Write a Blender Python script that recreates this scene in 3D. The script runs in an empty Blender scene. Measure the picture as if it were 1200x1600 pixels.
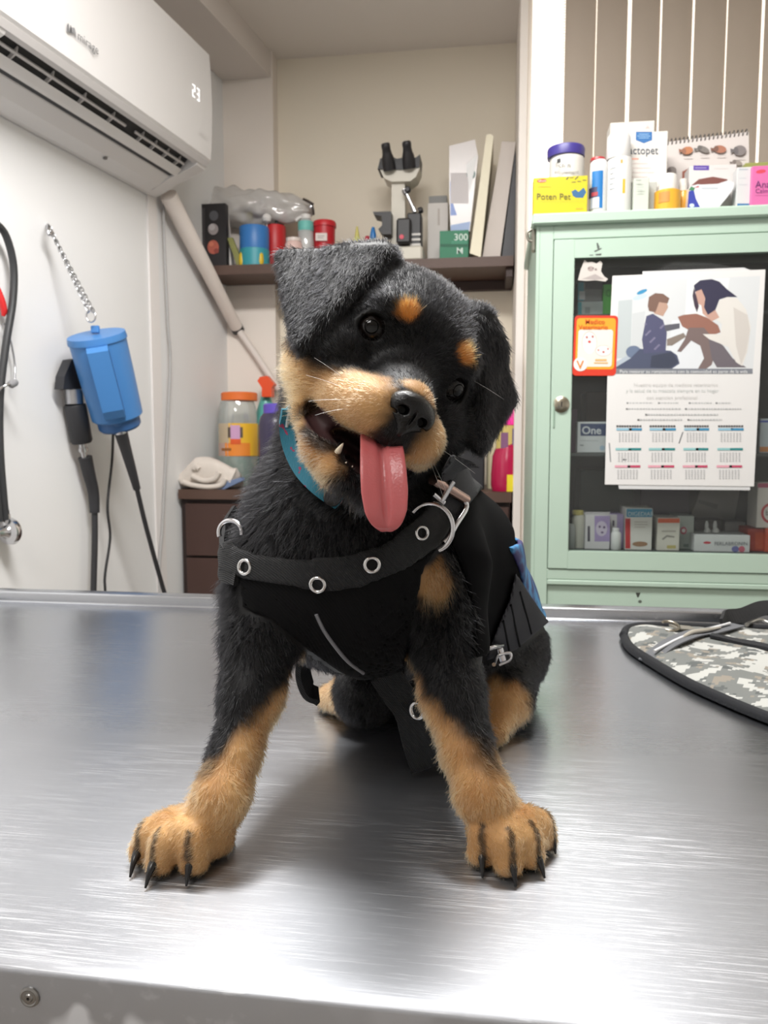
import bpy, bmesh, math, random
import numpy as np
from mathutils import Vector, Matrix
random.seed(7); np.random.seed(7)
rng = np.random.default_rng(7)
SC = bpy.context.scene
COL = SC.collection

# ------------------------------------------------------------------ camera
FPX = 1200.0
YAW, PITCH = math.radians(8.0), math.radians(5.24)
CAM = Vector((0.0, 0.0, 1.10))
FW = Vector((-math.sin(YAW)*math.cos(PITCH), math.cos(YAW)*math.cos(PITCH), -math.sin(PITCH)))
RT = Vector((math.cos(YAW), math.sin(YAW), 0.0))
UP = RT.cross(FW)
cam_data = bpy.data.cameras.new('camera')
cam = bpy.data.objects.new('camera', cam_data); COL.objects.link(cam)
cam.location = CAM
cam.rotation_euler = (math.pi/2-PITCH, 0.0, YAW)
cam_data.sensor_fit = 'VERTICAL'; cam_data.sensor_height = 36.0; cam_data.sensor_width = 27.0
cam_data.lens = 36.0*FPX/1600.0
cam_data.clip_start = 0.02; cam_data.clip_end = 50
cam_data.dof.use_dof = True; cam_data.dof.focus_distance = 0.45; cam_data.dof.aperture_fstop = 20.0
SC.camera = cam

# ------------------------------------------------------------------ world, lights, exposure
w = bpy.data.worlds.new('world'); SC.world = w; w.use_nodes = True
w.node_tree.nodes['Background'].inputs[0].default_value = (0.95, 0.97, 1.0, 1)
w.node_tree.nodes['Background'].inputs[1].default_value = 0.25
SC.view_settings.view_transform = 'Standard'; SC.view_settings.look = 'None'
SC.view_settings.exposure = 0.0; SC.view_settings.gamma = 1.0; SC.view_settings.use_curve_mapping = False

def area(name, loc, target, sx, sy, power, color=(1, 1, 1)):
    l = bpy.data.lights.new(name, 'AREA'); l.shape = 'RECTANGLE'; l.size = sx; l.size_y = sy
    l.energy = power; l.color = color
    o = bpy.data.objects.new(name, l); COL.objects.link(o); o.location = loc
    o.rotation_euler = (Vector(target)-Vector(loc)).to_track_quat('-Z', 'Y').to_euler()
    return o
area('ceiling_tube_light', (-0.18, 0.85, 2.40), (-0.18, 0.85, 0.0), 0.9, 0.30, 49, (1.0, 0.99, 0.975))
area('ceiling_panel_light', (-0.55, -0.45, 2.39), (-0.55, -0.45, 0.0), 0.6, 0.6, 15, (1.0, 0.985, 0.965))

# ------------------------------------------------------------------ pixel to point helpers
def ray(px, py): return RT*((px-600.0)/FPX) + UP*(-(py-800.0)/FPX) + FW
def at(px, py, d): return CAM + ray(px, py)*d
def onpl(px, py, p0, n):
    r = ray(px, py); t = (Vector(p0)-CAM).dot(n)/r.dot(n); return CAM + r*t
def onY(px, py, Y): return onpl(px, py, (0, Y, 0), Vector((0, 1, 0)))
def onZ(px, py, Z): return onpl(px, py, (0, 0, Z), Vector((0, 0, 1)))
def depth(p): return (Vector(p)-CAM).dot(FW)
def pxl(p): return depth(p)/FPX          # metres per pixel at p

# ------------------------------------------------------------------ materials
def lin(c):
    def f(v):
        v /= 255.0
        return v/12.92 if v <= 0.04045 else ((v+0.055)/1.055)**2.4
    return (f(c[0]), f(c[1]), f(c[2]), 1.0)
MATS = {}
def M(rgb, rough=0.5, metal=0.0, noise=0.0, scale=30.0, bump=0.0, spec=0.5, emit=0.0, trans=0.0, sheen=0.0):
    key = (tuple(rgb), rough, metal, noise, scale, bump, spec, emit, trans, sheen)
    if key in MATS: return MATS[key]
    m = bpy.data.materials.new('material_%d' % len(MATS)); m.use_nodes = True
    nt = m.node_tree; b = nt.nodes['Principled BSDF']
    col = lin(rgb)
    b.inputs['Base Color'].default_value = col
    b.inputs['Roughness'].default_value = rough
    b.inputs['Metallic'].default_value = metal
    b.inputs['Specular IOR Level'].default_value = spec
    b.inputs['Sheen Weight'].default_value = sheen
    if trans: b.inputs['Transmission Weight'].default_value = trans
    if emit:
        b.inputs['Emission Color'].default_value = col; b.inputs['Emission Strength'].default_value = emit
    if noise or bump:
        tc = nt.nodes.new('ShaderNodeTexCoord'); nz = nt.nodes.new('ShaderNodeTexNoise')
        nz.inputs['Scale'].default_value = scale; nz.inputs['Detail'].default_value = 4
        nt.links.new(tc.outputs['Object'], nz.inputs['Vector'])
        if noise:
            mr = nt.nodes.new('ShaderNodeMapRange')
            mr.inputs['To Min'].default_value = 1-noise; mr.inputs['To Max'].default_value = 1+noise
            nt.links.new(nz.outputs['Fac'], mr.inputs['Value'])
            mx = nt.nodes.new('ShaderNodeVectorMath'); mx.operation = 'SCALE'
            mx.inputs[0].default_value = col[:3]
            nt.links.new(mr.outputs[0], mx.inputs['Scale']); nt.links.new(mx.outputs[0], b.inputs['Base Color'])
        if bump:
            bp = nt.nodes.new('ShaderNodeBump'); bp.inputs['Strength'].default_value = bump; bp.inputs['Distance'].default_value = 0.002
            nt.links.new(nz.outputs['Fac'], bp.inputs['Height']); nt.links.new(bp.outputs[0], b.inputs['Normal'])
    MATS[key] = m
    return m
def glassM(tint=(1, 1, 1), gloss=0.08, alpha=0.9):
    key = ('glass', tint, gloss, alpha)
    if key in MATS: return MATS[key]
    m = bpy.data.materials.new('glass_%d' % len(MATS)); m.use_nodes = True
    nt = m.node_tree; nt.nodes.remove(nt.nodes['Principled BSDF'])
    out = nt.nodes['Material Output']
    tr = nt.nodes.new('ShaderNodeBsdfTransparent'); tr.inputs[0].default_value = (*tint, 1)
    df = nt.nodes.new('ShaderNodeBsdfDiffuse'); df.inputs[0].default_value = (*tint, 1)
    gl = nt.nodes.new('ShaderNodeBsdfGlossy'); gl.inputs['Roughness'].default_value = 0.05
    m1 = nt.nodes.new('ShaderNodeMixShader'); m1.inputs[0].default_value = 1-alpha
    nt.links.new(tr.outputs[0], m1.inputs[1]); nt.links.new(df.outputs[0], m1.inputs[2])
    lw = nt.nodes.new('ShaderNodeLayerWeight'); lw.inputs[0].default_value = 0.35
    mm = nt.nodes.new('ShaderNodeMath'); mm.operation = 'MULTIPLY_ADD'; mm.inputs[1].default_value = 0.5; mm.inputs[2].default_value = gloss
    nt.links.new(lw.outputs['Fresnel'], mm.inputs[0])
    m2 = nt.nodes.new('ShaderNodeMixShader'); nt.links.new(mm.outputs[0], m2.inputs[0])
    nt.links.new(m1.outputs[0], m2.inputs[1]); nt.links.new(gl.outputs[0], m2.inputs[2])
    nt.links.new(m2.outputs[0], out.inputs['Surface'])
    MATS[key] = m
    return m
CHROME = M((205, 205, 208), 0.16, 1.0)
STEELM = M((190, 190, 192), 0.3, 1.0)

# ------------------------------------------------------------------ object helpers
ORG = {}
def tag(o, label=None, cat=None, group=None, kind=None):
    if label: o['label'] = label
    if cat: o['category'] = cat
    if group: o['group'] = group
    if kind: o['kind'] = kind
    return o
def thing(name, label, cat, loc, group=None):
    o = bpy.data.objects.new(name, None); COL.objects.link(o); o.empty_display_size = 0.02
    o.location = Vector(loc); ORG[o.name] = Vector(loc)
    return tag(o, label, cat, group)
def obj(name, verts, faces, mat, parent=None, org=None, smooth=False, mats=None, midx=None, sharp=None):
    if parent is not None: org = ORG[parent.name]
    if org is None:
        a = np.array([tuple(v) for v in verts]); org = Vector((a[:, 0].mean(), a[:, 1].mean(), a[:, 2].min()))
    org = Vector(org)
    me = bpy.data.meshes.new(name)
    me.from_pydata([tuple(Vector(v)-org) for v in verts], [], [tuple(f) for f in faces])
    for mm in (mats or [mat]): me.materials.append(mm)
    if midx is not None: me.polygons.foreach_set('material_index', np.array(midx, dtype=np.int32))
    if smooth: me.polygons.foreach_set('use_smooth', np.ones(len(me.polygons), dtype=bool))
    if smooth and sharp:
        try: me.set_sharp_from_angle(angle=math.radians(sharp))
        except Exception: pass
    me.update()
    o = bpy.data.objects.new(name, me); COL.objects.link(o)
    if parent is not None: o.parent = parent
    else: o.location = org
    ORG[o.name] = org
    return o
def from_bm(name, bm, mat, parent=None, org=None, smooth=False, sharp=40):
    bm.verts.index_update()
    v = [tuple(x.co) for x in bm.verts]; f = [[x.index for x in p.verts] for p in bm.faces]
    bm.free()
    return obj(name, v, f, mat, parent, org, smooth, sharp=sharp)
def add_hull8(bm, c, bev=0.0, seg=1):
    """c: 8 corners, bottom ring 0-3 then top ring 4-7."""
    vs = [bm.verts.new(tuple(p)) for p in c]
    fs = [bm.faces.new([vs[i] for i in q]) for q in ((3, 2, 1, 0), (4, 5, 6, 7), (0, 1, 5, 4), (1, 2, 6, 5), (2, 3, 7, 6), (3, 0, 4, 7))]
    bmesh.ops.recalc_face_normals(bm, faces=fs)
    if bev > 0:
        es = list({e for f in fs for e in f.edges})
        bmesh.ops.bevel(bm, geom=es, offset=bev, segments=seg, affect='EDGES', profile=0.5)
def corners(lo, hi):
    x0, y0, z0 = lo; x1, y1, z1 = hi
    return [Vector(p) for p in ((x0, y0, z0), (x1, y0, z0), (x1, y1, z0), (x0, y1, z0), (x0, y0, z1), (x1, y0, z1), (x1, y1, z1), (x0, y1, z1))]
def box(name, lo, hi, mat, parent=None, bev=0.0015, rot=None, org=None):
    c = corners(lo, hi)
    if rot is not None:
        piv = Vector(((lo[0]+hi[0])/2, (lo[1]+hi[1])/2, lo[2])) if org is None else Vector(org)
        R = Matrix.Rotation(rot[1], 3, rot[0]); c = [piv + R@(p-piv) for p in c]
    bm = bmesh.new(); add_hull8(bm, c, bev)
    return from_bm(name, bm, mat, parent)
def hull(name, c8, mat, parent=None, bev=0.001):
    bm = bmesh.new(); add_hull8(bm, c8, bev); return from_bm(name, bm, mat, parent)
def frame_of(t):
    t = Vector(t).normalized(); a = Vector((0, 0, 1)) if abs(t.z) < 0.9 else Vector((1, 0, 0))
    u = t.cross(a).normalized(); return u, t.cross(u).normalized()
def tube_geo(pts, rad, n=10, closed=False, flat=None):
    pts = [Vector(p) for p in pts]; m = len(pts)
    V, Fc = [], []
    u = None
    for i, p in enumerate(pts):
        if closed: t = pts[(i+1) % m]-pts[i-1]
        else: t = pts[min(i+1, m-1)]-pts[max(i-1, 0)]
        t.normalize()
        if u is None: u, v = frame_of(t)
        else:
            u = (u - t*u.dot(t)).normalized(); v = t.cross(u)
        r = rad[i] if hasattr(rad, '__len__') else rad
        for k in range(n):
            a = 2*math.pi*k/n
            V.append(p + u*(r*math.cos(a)) + v*(r*math.sin(a)))
    for i in range(m if closed else m-1):
        j = (i+1) % m
        for k in range(n):
            l = (k+1) % n
            Fc.append((i*n+k, i*n+l, j*n+l, j*n+k))
    if not closed:
        Fc.append(tuple(range(n-1, -1, -1))); Fc.append(tuple(range((m-1)*n, m*n)))
    return V, Fc
def smooth_path(pts, per=8):
    """Catmull-Rom through the points"""
    P = [Vector(p) for p in pts]; P = [P[0]*2-P[1]] + P + [P[-1]*2-P[-2]]
    out = []
    for i in range(1, len(P)-2):
        for k in range(per):
            t = k/per; a, b, c, d = P[i-1], P[i], P[i+1], P[i+2]
            out.append(0.5*((2*b)+(c-a)*t+(2*a-5*b+4*c-d)*t*t+(3*b-a-3*c+d)*t**3))
    out.append(P[-2]); return out
def tube(name, pts, rad, mat, parent=None, n=10, closed=False, org=None):
    V, Fc = tube_geo(pts, rad, n, closed); return obj(name, V, Fc, mat, parent, org, smooth=True, sharp=50)
def lathe_geo(base, axis, prof, n=24, ratio=1.0):
    """prof: list of (height along axis, radius)"""
    axis = Vector(axis).normalized(); u, v = frame_of(axis); V, Fc = [], []
    for h, r in prof:
        for k in range(n):
            a = 2*math.pi*k/n; V.append(Vector(base)+axis*h+u*(r*math.cos(a))+v*(r*math.sin(a)*ratio))
    for i in range(len(prof)-1):
        for k in range(n):
            l = (k+1) % n; Fc.append((i*n+k, i*n+l, (i+1)*n+l, (i+1)*n+k))
    Fc.append(tuple(range(n-1, -1, -1))); Fc.append(tuple(range((len(prof)-1)*n, len(prof)*n)))
    return V, Fc
def lathe(name, base, axis, prof, mat, parent=None, n=24, org=None, ratio=1.0):
    V, Fc = lathe_geo(base, axis, prof, n, ratio); return obj(name, V, Fc, mat, parent, org, smooth=True, sharp=35)
def prism(name, front, vec, mat, parent=None, org=None, smooth=False):
    """extrude a polygon (list of points) by vec"""
    n = len(front); V = [Vector(p) for p in front] + [Vector(p)+Vector(vec) for p in front]
    nrm = Vector((0, 0, 0))
    for i in range(n): nrm += (V[i]-V[0]).cross(V[(i+1) % n]-V[0])
    F1 = list(range(n)); F2 = list(range(2*n-1, n-1, -1))
    if nrm.dot(Vector(vec)) > 0: F1.reverse(); F2.reverse(); side = [(i, (i+1) % n, n+(i+1) % n, n+i) for i in range(n)]
    else: side = [(i, n+i, n+(i+1) % n, (i+1) % n) for i in range(n)]
    return obj(name, V, [F1, F2]+side, mat, parent, org, smooth=smooth, sharp=30)
def decal(name, parent, pf, polys, eps=0.00012, rough=0.55):
    """flat print: polys = [(rgb, [(px,py)...])], pf maps (px,py,offset) to a point just in front of the surface"""
    V, Fc, mats, mi, idx = [], [], [], [], {}
    for k, (rgb, pts) in enumerate(polys):
        if rgb not in idx: idx[rgb] = len(mats); mats.append(M(rgb, rough))
        b = len(V)
        off = eps*(1+0.35*k) if k < 70 else eps*25
        q = [pf(x, y, off) for x, y in pts]
        V += q; Fc.append(tuple(range(b, b+len(q)))); mi.append(idx[rgb])
    # orient towards the camera
    for i, f in enumerate(Fc):
        n = Vector((0, 0, 0)); p0 = V[f[0]]
        for a in range(1, len(f)-1): n += (V[f[a]]-p0).cross(V[f[a+1]]-p0)
        if n.dot(CAM-p0) < 0: Fc[i] = tuple(reversed(f))
    return obj(name, V, Fc, None, parent, mats=mats, midx=mi)
def R4(x0, y0, x1, y1): return [(x0, y0), (x1, y0), (x1, y1), (x0, y1)]
def EL(cx, cy, rx, ry, n=16, rot=0):
    c, s = math.cos(rot), math.sin(rot)
    return [(cx+rx*math.cos(t)*c-ry*math.sin(t)*s, cy+rx*math.cos(t)*s+ry*math.sin(t)*c) for t in [2*math.pi*k/n for k in range(n)]]
def text(name, parent, pf, s, px, py, size, rgb, ang=0.0, off=0.0007, bold=0.0, squeeze=1.0, align='LEFT', emit=0.0):
    """lettering: converted to mesh, placed at pixel (px,py) baseline start, cap height about 0.7*size px"""
    cu = bpy.data.curves.new('font', 'FONT'); cu.body = s; cu.size = 1.0; cu.offset = bold; cu.align_x = align
    cu.resolution_u = 3
    to = bpy.data.objects.new('font', cu); COL.objects.link(to)
    bpy.context.view_layer.update()
    me = to.evaluated_get(bpy.context.evaluated_depsgraph_get()).to_mesh()
    V = []; c, sn = math.cos(ang), math.sin(ang)
    for v in me.vertices:
        x, y = v.co.x*squeeze*size, v.co.y*size
        V.append(pf(px + x*c + y*sn, py + x*sn - y*c, off))
    Fc = [tuple(p.vertices) for p in me.polygons]
    to.to_mesh_clear() if hasattr(to, 'to_mesh_clear') else None
    bpy.data.objects.remove(to); bpy.data.curves.remove(cu)
    if not Fc: return None
    return obj(name, V, Fc, M(rgb, 0.5, emit=emit), parent)
def pfY(Y): return lambda x, y, off=0.0: onY(x, y, Y-off)
def pfP(p0, n):
    n = Vector(n).normalized()
    return lambda x, y, off=0.0: onpl(x, y, Vector(p0)+n*off, n)
def pxbox(name, label, cat, x0, y0, x1, y1, Y, dep, rgb, zb=None, group=None, rough=0.5, bev=0.001, rot=None, mat=None):
    """an upright box whose front face covers that pixel rectangle on plane Y"""
    xm, ym = (x0+x1)/2, (y0+y1)/2
    X0, X1 = onY(x0, ym, Y).x, onY(x1, ym, Y).x
    z0 = onY(xm, y1, Y).z if zb is None else zb
    z1 = onY(xm, y0, Y).z
    o = box(name, (X0, Y, z0), (X1, Y+dep, z1), mat or M(rgb, rough, noise=0.03), None, bev, rot)
    return tag(o, label, cat, group)
def pxlathe(name, cx, Y, prof, mat, parent=None, n=24, zb=None, ratio=1.0):
    """prof: list of (py, half width px), bottom to top; axis vertical through pixel cx at depth plane Y"""
    base = onY(cx, prof[0][0], Y); s = pxl(base)
    z0 = base.z if zb is None else zb
    pr = []
    for i, (py, hw) in enumerate(prof):
        z = onY(cx, py, Y).z
        pr.append(((z0 if i == 0 else z)-z0, max(hw*s, 0.0004)))
    return lathe(name, (base.x, base.y, z0), (0, 0, 1), pr, mat, parent, n, org=(base.x, base.y, z0), ratio=ratio)

# ================================================================== SETTING
YB = 2.72                                   # back wall of the recess
A8 = math.radians(8)
CW = Vector((-0.9352, 2.66, 0.0))           # foot of the corner between the side wall and the corner column
DW = Vector((math.sin(A8), math.cos(A8), 0)); NW = Vector((math.cos(A8), -math.sin(A8), 0))
def onW(px, py, u=0.0): return onpl(px, py, CW+NW*u, NW)
def pfW(u): return lambda x, y, off=0.0: onW(x, y, u+off)
def wp(s, u, z): return CW + DW*s + NW*u + Vector((0, 0, z))
ZC, ZF = 2.42, 0.0
WALL = M((233, 232, 231), 0.75, noise=0.015, scale=3.0, bump=0.03)
WALLB = M((236, 226, 208), 0.8, noise=0.02, scale=3.0, bump=0.03)
CEIL = M((232, 224, 216), 0.85, noise=0.02, scale=2.0)
def struct(o): o['kind'] = 'structure'; return o
def quad(name, pts, mat, dirv, t=0.05):
    return struct(prism(name, pts, Vector(dirv)*t, mat))
quad('floor', [(-3, -2.2, 0), (2.6, -2.2, 0), (2.6, 3, 0), (-3, 3, 0)], M((150, 140, 130), 0.4, noise=0.08, scale=8), (0, 0, -1))
quad('ceiling', [(-3, -2.2, ZC), (2.6, -2.2, ZC), (2.6, 3, ZC), (-3, 3, ZC)], CEIL, (0, 0, 1))
quad('wall_left', [wp(-4.9, 0, 0), wp(0.1, 0, 0), wp(0.1, 0, ZC), wp(-4.9, 0, ZC)], WALL, -NW)
quad('wall_back', [(-1.2, YB, 0), (1.6, YB, 0), (1.6, YB, ZC), (-1.2, YB, ZC)], WALLB, (0, 1, 0))
quad('wall_right', [(1.9, -2.2, 0), (1.9, 3, 0), (1.9, 3, ZC), (1.9, -2.2, ZC)], WALL, (1, 0, 0))
quad('wall_front', [(-3, -2.1, 0), (2.6, -2.1, 0), (2.6, -2.1, ZC), (-3, -2.1, ZC)], WALL, (0, -1, 0))
# corner column and the beam over the side wall
xc = onY(428, 300, 2.66).x
struct(prism('trim_1', [CW, Vector((xc, 2.66, 0)), Vector((xc, YB+0.01, 0)), CW+DW*0.07], (0, 0, ZC), M((236, 226, 216), 0.8, noise=0.015, scale=3)))
struct(prism('trim_2', [wp(-4.9, 0.001, 2.335), wp(-4.9, 0.17, 2.335), wp(0.03, 0.17, 2.335), wp(0.03, 0.001, 2.335)], (0, 0, ZC-2.335), M((222, 213, 206), 0.8, noise=0.015, scale=3)))
# cable channel on the side wall
q0, q1 = onW(236, 600), onW(250, 600)
s0, s1 = (q0-CW).dot(DW), (q1-CW).dot(DW)
struct(prism('trim_3', [wp(s0, 0.0005, 0.02), wp(s0, 0.006, 0.02), wp(s1, 0.006, 0.02), wp(s1, 0.0005, 0.02)], (0, 0, 1.8), M((236, 231, 228), 0.6)))
# end of the recess, the window and its blind
XJ = 0.0625
struct(box('wall_recess', (XJ, 2.28, 0), (XJ+0.022, YB, ZC), M((240, 232, 224), 0.7)))
struct(box('wall_window', (XJ+0.022, 2.29, 0), (1.9, 2.36, 0.55), WALL))
struct(box('trim_4', (XJ+0.022, 2.285, 2.355), (1.9, 2.36, ZC), M((216, 198, 186), 0.7)))
win = struct(box('window_1', (XJ+0.022, 2.30, 0.55), (XJ+0.034, 2.34, 2.355), M((246, 240, 232), 0.4)))
box('window_frame', (XJ+0.034, 2.30, 0.55), (1.9, 2.34, 0.575), M((246, 240, 232), 0.4), win)
box('window_frame', (0.95, 2.30, 0.575), (0.98, 2.34, 2.355), M((246, 240, 232), 0.4), win)
PANE = M((255, 249, 238), 0.3, emit=1.25)
box('pane', (XJ+0.034, 2.315, 0.575), (0.95, 2.325, 2.355), PANE, win, 0)
box('pane', (0.98, 2.315, 0.575), (1.9, 2.325, 2.355), PANE, win, 0)

bl = thing('vertical_blind', 'pale beige vertical blind drawn across the bright window behind the green cabinet', 'blind', (0.55, 2.25, 2.33))
box('headrail', (onY(884, 0, 2.25).x, 2.235, 2.335), (1.75, 2.275, 2.372), M((222, 200, 188), 0.5), bl, 0.003)
SL = M((178, 164, 150), 0.8, noise=0.02, scale=8)
edges = [884, 932.5, 982, 1033, 1083.5, 1137, 1192, 1242, 1292, 1342, 1392, 1442]
gaps = [0, 1.0, 5.5, 2.2, 2.6, 1.2, 3.6, 2, 2, 2, 2, 2]
for i in range(len(edges)-1):
    x0 = onY(edges[i]+gaps[i], 0, 2.25).x; x1 = onY(edges[i+1], 0, 2.25).x
    V, Fc = [], []
    nseg = 6
    for j in range(nseg+1):
        t = j/nseg; bow = 0.006*(1-(2*t-1)**2)
        X = x0+(x1-x0)*t
        for zz in (0.62, 2.335):
            V += [Vector((X, 2.25-bow+0.004*t, zz)), Vector((X, 2.2506-bow+0.004*t, zz))]
    for j in range(nseg):
        b, c = j*4, j*4+4
        Fc += [(b, c, c+2, b+2), (b+1, b+3, c+3, c+1), (b, b+1, c+1, c), (b+2, c+2, c+3, b+3)]
    Fc += [(0, 2, 3, 1), (nseg*4, nseg*4+1, nseg*4+3, nseg*4+2)]
    obj('slat', V, Fc, SL, bl, smooth=True, sharp=30)
bm = bmesh.new(); X, Yc_ = onY(880, 100, 2.24).x, 2.24
for k in range(150):
    bmesh.ops.create_icosphere(bm, subdivisions=1, radius=0.0024, matrix=Matrix.Translation((X, Yc_, 2.36-k*0.0075)))
ch = from_bm('bead_chain', bm, M((235, 228, 215), 0.4), bl, smooth=True); ch['kind'] = 'stuff'

# ================================================================== EXAMINATION TABLE
ZT = 0.85
TX0, TX1, TY0, TY1 = -0.815, 1.0, 0.318, 1.115
def steel_material():
    m = bpy.data.materials.new('brushed_steel'); m.use_nodes = True; nt = m.node_tree; b = nt.nodes['Principled BSDF']
    N = nt.nodes.new; L = nt.links.new
    b.inputs['Metallic'].default_value = 1.0
    tc = N('ShaderNodeTexCoord')
    def noise(rot, sc, scale, det=3, thr=None):
        mp = N('ShaderNodeMapping'); mp.inputs['Rotation'].default_value = (0, 0, rot); mp.inputs['Scale'].default_value = sc
        L(tc.outputs['Object'], mp.inputs['Vector'])
        nz = N('ShaderNodeTexNoise'); nz.inputs['Scale'].default_value = scale; nz.inputs['Detail'].default_value = det
        L(mp.outputs[0], nz.inputs['Vector'])
        if thr is None: return nz.outputs['Fac']
        mr = N('ShaderNodeMapRange'); mr.inputs['From Min'].default_value = thr[0]; mr.inputs['From Max'].default_value = thr[1]
        L(nz.outputs['Fac'], mr.inputs['Value']); return mr.outputs[0]
    def math_(op, a, c):
        n = N('ShaderNodeMath'); n.operation = op
        for i, x in enumerate((a, c)):
            if isinstance(x, (int, float)): n.inputs[i].default_value = x
            else: L(x, n.inputs[i])
        return n.outputs[0]
    s1 = noise(0.30, (1.0, 75, 1), 22, 2, (0.62, 0.67)); s2 = noise(0.12, (1.0, 95, 1), 17, 2, (0.63, 0.68))
    s3 = noise(-0.45, (1.0, 70, 1), 15, 2, (0.66, 0.74)); s4 = noise(0.2, (1, 12, 1), 110, 3, (0.60, 0.78))
    scr = math_('MAXIMUM', math_('MAXIMUM', s1, s2), math_('MAXIMUM', s3, math_('MULTIPLY', s4, 0.6)))
    patch = noise(0, (1, 1, 1), 7, 4, (0.42, 0.6))
    scr = math_('MULTIPLY', scr, math_('ADD', 0.25, patch))
    sep = N('ShaderNodeSeparateXYZ'); L(tc.outputs['Object'], sep.inputs[0])          # worn most where animals stand, near the front
    wear = N('ShaderNodeMapRange'); wear.inputs['From Min'].default_value = 0.02; wear.inputs['From Max'].default_value = -0.24
    wear.inputs['To Min'].default_value = 0.10; wear.inputs['To Max'].default_value = 0.85
    L(math_('ADD', sep.outputs[1], math_('MULTIPLY', noise(0, (1, 1, 1), 4, 2), 0.12)), wear.inputs['Value'])
    scr = math_('MULTIPLY', scr, wear.outputs[0])
    fine = noise(0.2, (2, 60, 1), 60, 3)
    cloud = noise(0, (1, 1, 1), 5, 4)
    r = math_('ADD', math_('ADD', 0.17, math_('MULTIPLY', wear.outputs[0], 0.21)), math_('MULTIPLY', cloud, 0.08)); r = math_('ADD', r, math_('MULTIPLY', fine, 0.05))
    r = math_('ADD', r, math_('MULTIPLY', scr, 0.22))
    L(r, b.inputs['Roughness'])
    mx = N('ShaderNodeMix'); mx.data_type = 'RGBA'; L(scr, mx.inputs['Factor'])
    mx.inputs['A'].default_value = (0.46, 0.475, 0.505, 1); mx.inputs['B'].default_value = (0.68, 0.69, 0.71, 1)
    L(mx.outputs['Result'], b.inputs['Base Color'])
    bp = N('ShaderNodeBump'); bp.inputs['Strength'].default_value = 0.10; bp.inputs['Distance'].default_value = 0.0006
    h = math_('ADD', math_('MULTIPLY', fine, 0.25), scr); L(h, bp.inputs['Height'])
    wv = N('ShaderNodeBump'); wv.inputs['Strength'].default_value = 0.25; wv.inputs['Distance'].default_value = 0.004
    L(noise(0, (1, 1, 1), 6, 1), wv.inputs['Height']); L(wv.outputs[0], bp.inputs['Normal'])
    L(bp.outputs[0], b.inputs['Normal'])
    b.inputs['Anisotropic'].default_value = 0.60          # brushed across: reflections stretch towards and away from the viewer
    tg = N('ShaderNodeTangent'); tg.direction_type = 'RADIAL'; tg.axis = 'X'; L(tg.outputs[0], b.inputs['Tangent'])
    return m
STEELT = steel_material()
tb = thing('examination_table', 'scratched stainless steel examination table the puppy sits on', 'table', (0.1, 0.72, 0.0))
# pressed top: section from the front apron over the rounded edge to the upstand at the back
sec = [(TY0+0.002, ZT-0.075), (TY0, ZT-0.070)]
for k in range(7):
    t = math.pi*(1-k/12.0); sec.append((TY0+0.006+0.006*math.cos(t), ZT-0.004+0.004*math.sin(t)))
sec += [(TY0+0.02, ZT), (1.088, ZT)]
for k in range(1, 7):
    t = -math.pi/2 + k*math.pi/13; sec.append((1.088+0.0035*math.cos(t), ZT+0.0035+0.0035*math.sin(t)))
sec += [(1.0918, ZT+0.0140), (1.0926, ZT+0.0156), (1.0945, ZT+0.0165), (1.116, ZT+0.0165), (1.118, ZT+0.013), (1.118, ZT-0.06)]
V, Fc = [], []
n = len(sec)
xs = [TX0+0.02, TX1]
for X in xs: V += [Vector((X, y, z)) for y, z in sec]
for i in range(n-1): Fc.append((i, n+i, n+i+1, i+1))
obj('tabletop', V, Fc, STEELT, tb, smooth=True, sharp=60)
box('end_upstand', (TX0, TY0, ZT-0.06), (TX0+0.02, 1.118, ZT+0.0155), STEELT, tb, 0.003)
box('underside', (TX0+0.02, TY0+0.006, ZT-0.06), (TX1, 1.112, ZT-0.004), M((150, 150, 152), 0.5, 1.0), tb, 0)
LEGM = M((185, 185, 188), 0.3, 1.0)
for x, y in ((TX0+0.1, TY0+0.1), (TX1-0.1, TY0+0.1), (TX0+0.1, 1.03), (TX1-0.1, 1.03)):
    tube('leg', [(x, y, 0.001), (x, y, ZT-0.06)], 0.019, LEGM, tb, 14)
tube('stretcher', [(TX0+0.1, TY0+0.1, 0.2), (TX0+0.1, 1.03, 0.2)], 0.012, LEGM, tb)
tube('stretcher', [(TX1-0.1, TY0+0.1, 0.2), (TX1-0.1, 1.03, 0.2)], 0.012, LEGM, tb)
sp = onY(47, 1557, TY0)
V, Fc = lathe_geo(sp, (0, -1, 0), [(0, 0.0052), (0.0008, 0.0050), (0.0014, 0.0040), (0.0010, 0.0034), (0.0012, 0.0022), (0.0018, 0.0018), (0.0018, 0.0008), (0.0006, 0.0006)], 20)
obj('screw', V, Fc, M((150, 148, 145), 0.35, 1.0), tb, smooth=True, sharp=30)

# ================================================================== AIR CONDITIONER
S0, S1 = -1.262, -0.455
AW = M((224, 221, 219), 0.35); AG = M((196, 192, 190), 0.4); AD = M((48, 48, 50), 0.6)
ac = thing('air_conditioner', 'white wall-mounted air conditioner with open louvre high on the white wall', 'air conditioner', wp((S0+S1)/2, 0, 1.81))
def acprism(name, prof, s0, s1, mat, smooth=False):
    return prism(name, [wp(s0, u, z) for u, z in prof], DW*(s1-s0), mat, ac, smooth=smooth)
acprism('casing', [(0.003, 2.20), (0.15, 2.20), (0.178, 2.17), (0.178, 1.915), (0.155, 1.915), (0.128, 1.888), (0.10, 1.866), (0.088, 1.848), (0.055, 1.826), (0.02, 1.812), (0.003, 1.812)], S0+0.012, S1-0.012, AW)
fp = [(0.178, 2.19)]
for k in range(9):
    t = k/8; fp.append((0.192+0.010*math.sin(math.pi*(0.15+0.75*t)), 2.185-t*0.285))
fp += [(0.188, 1.893), (0.176, 1.893)]
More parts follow.
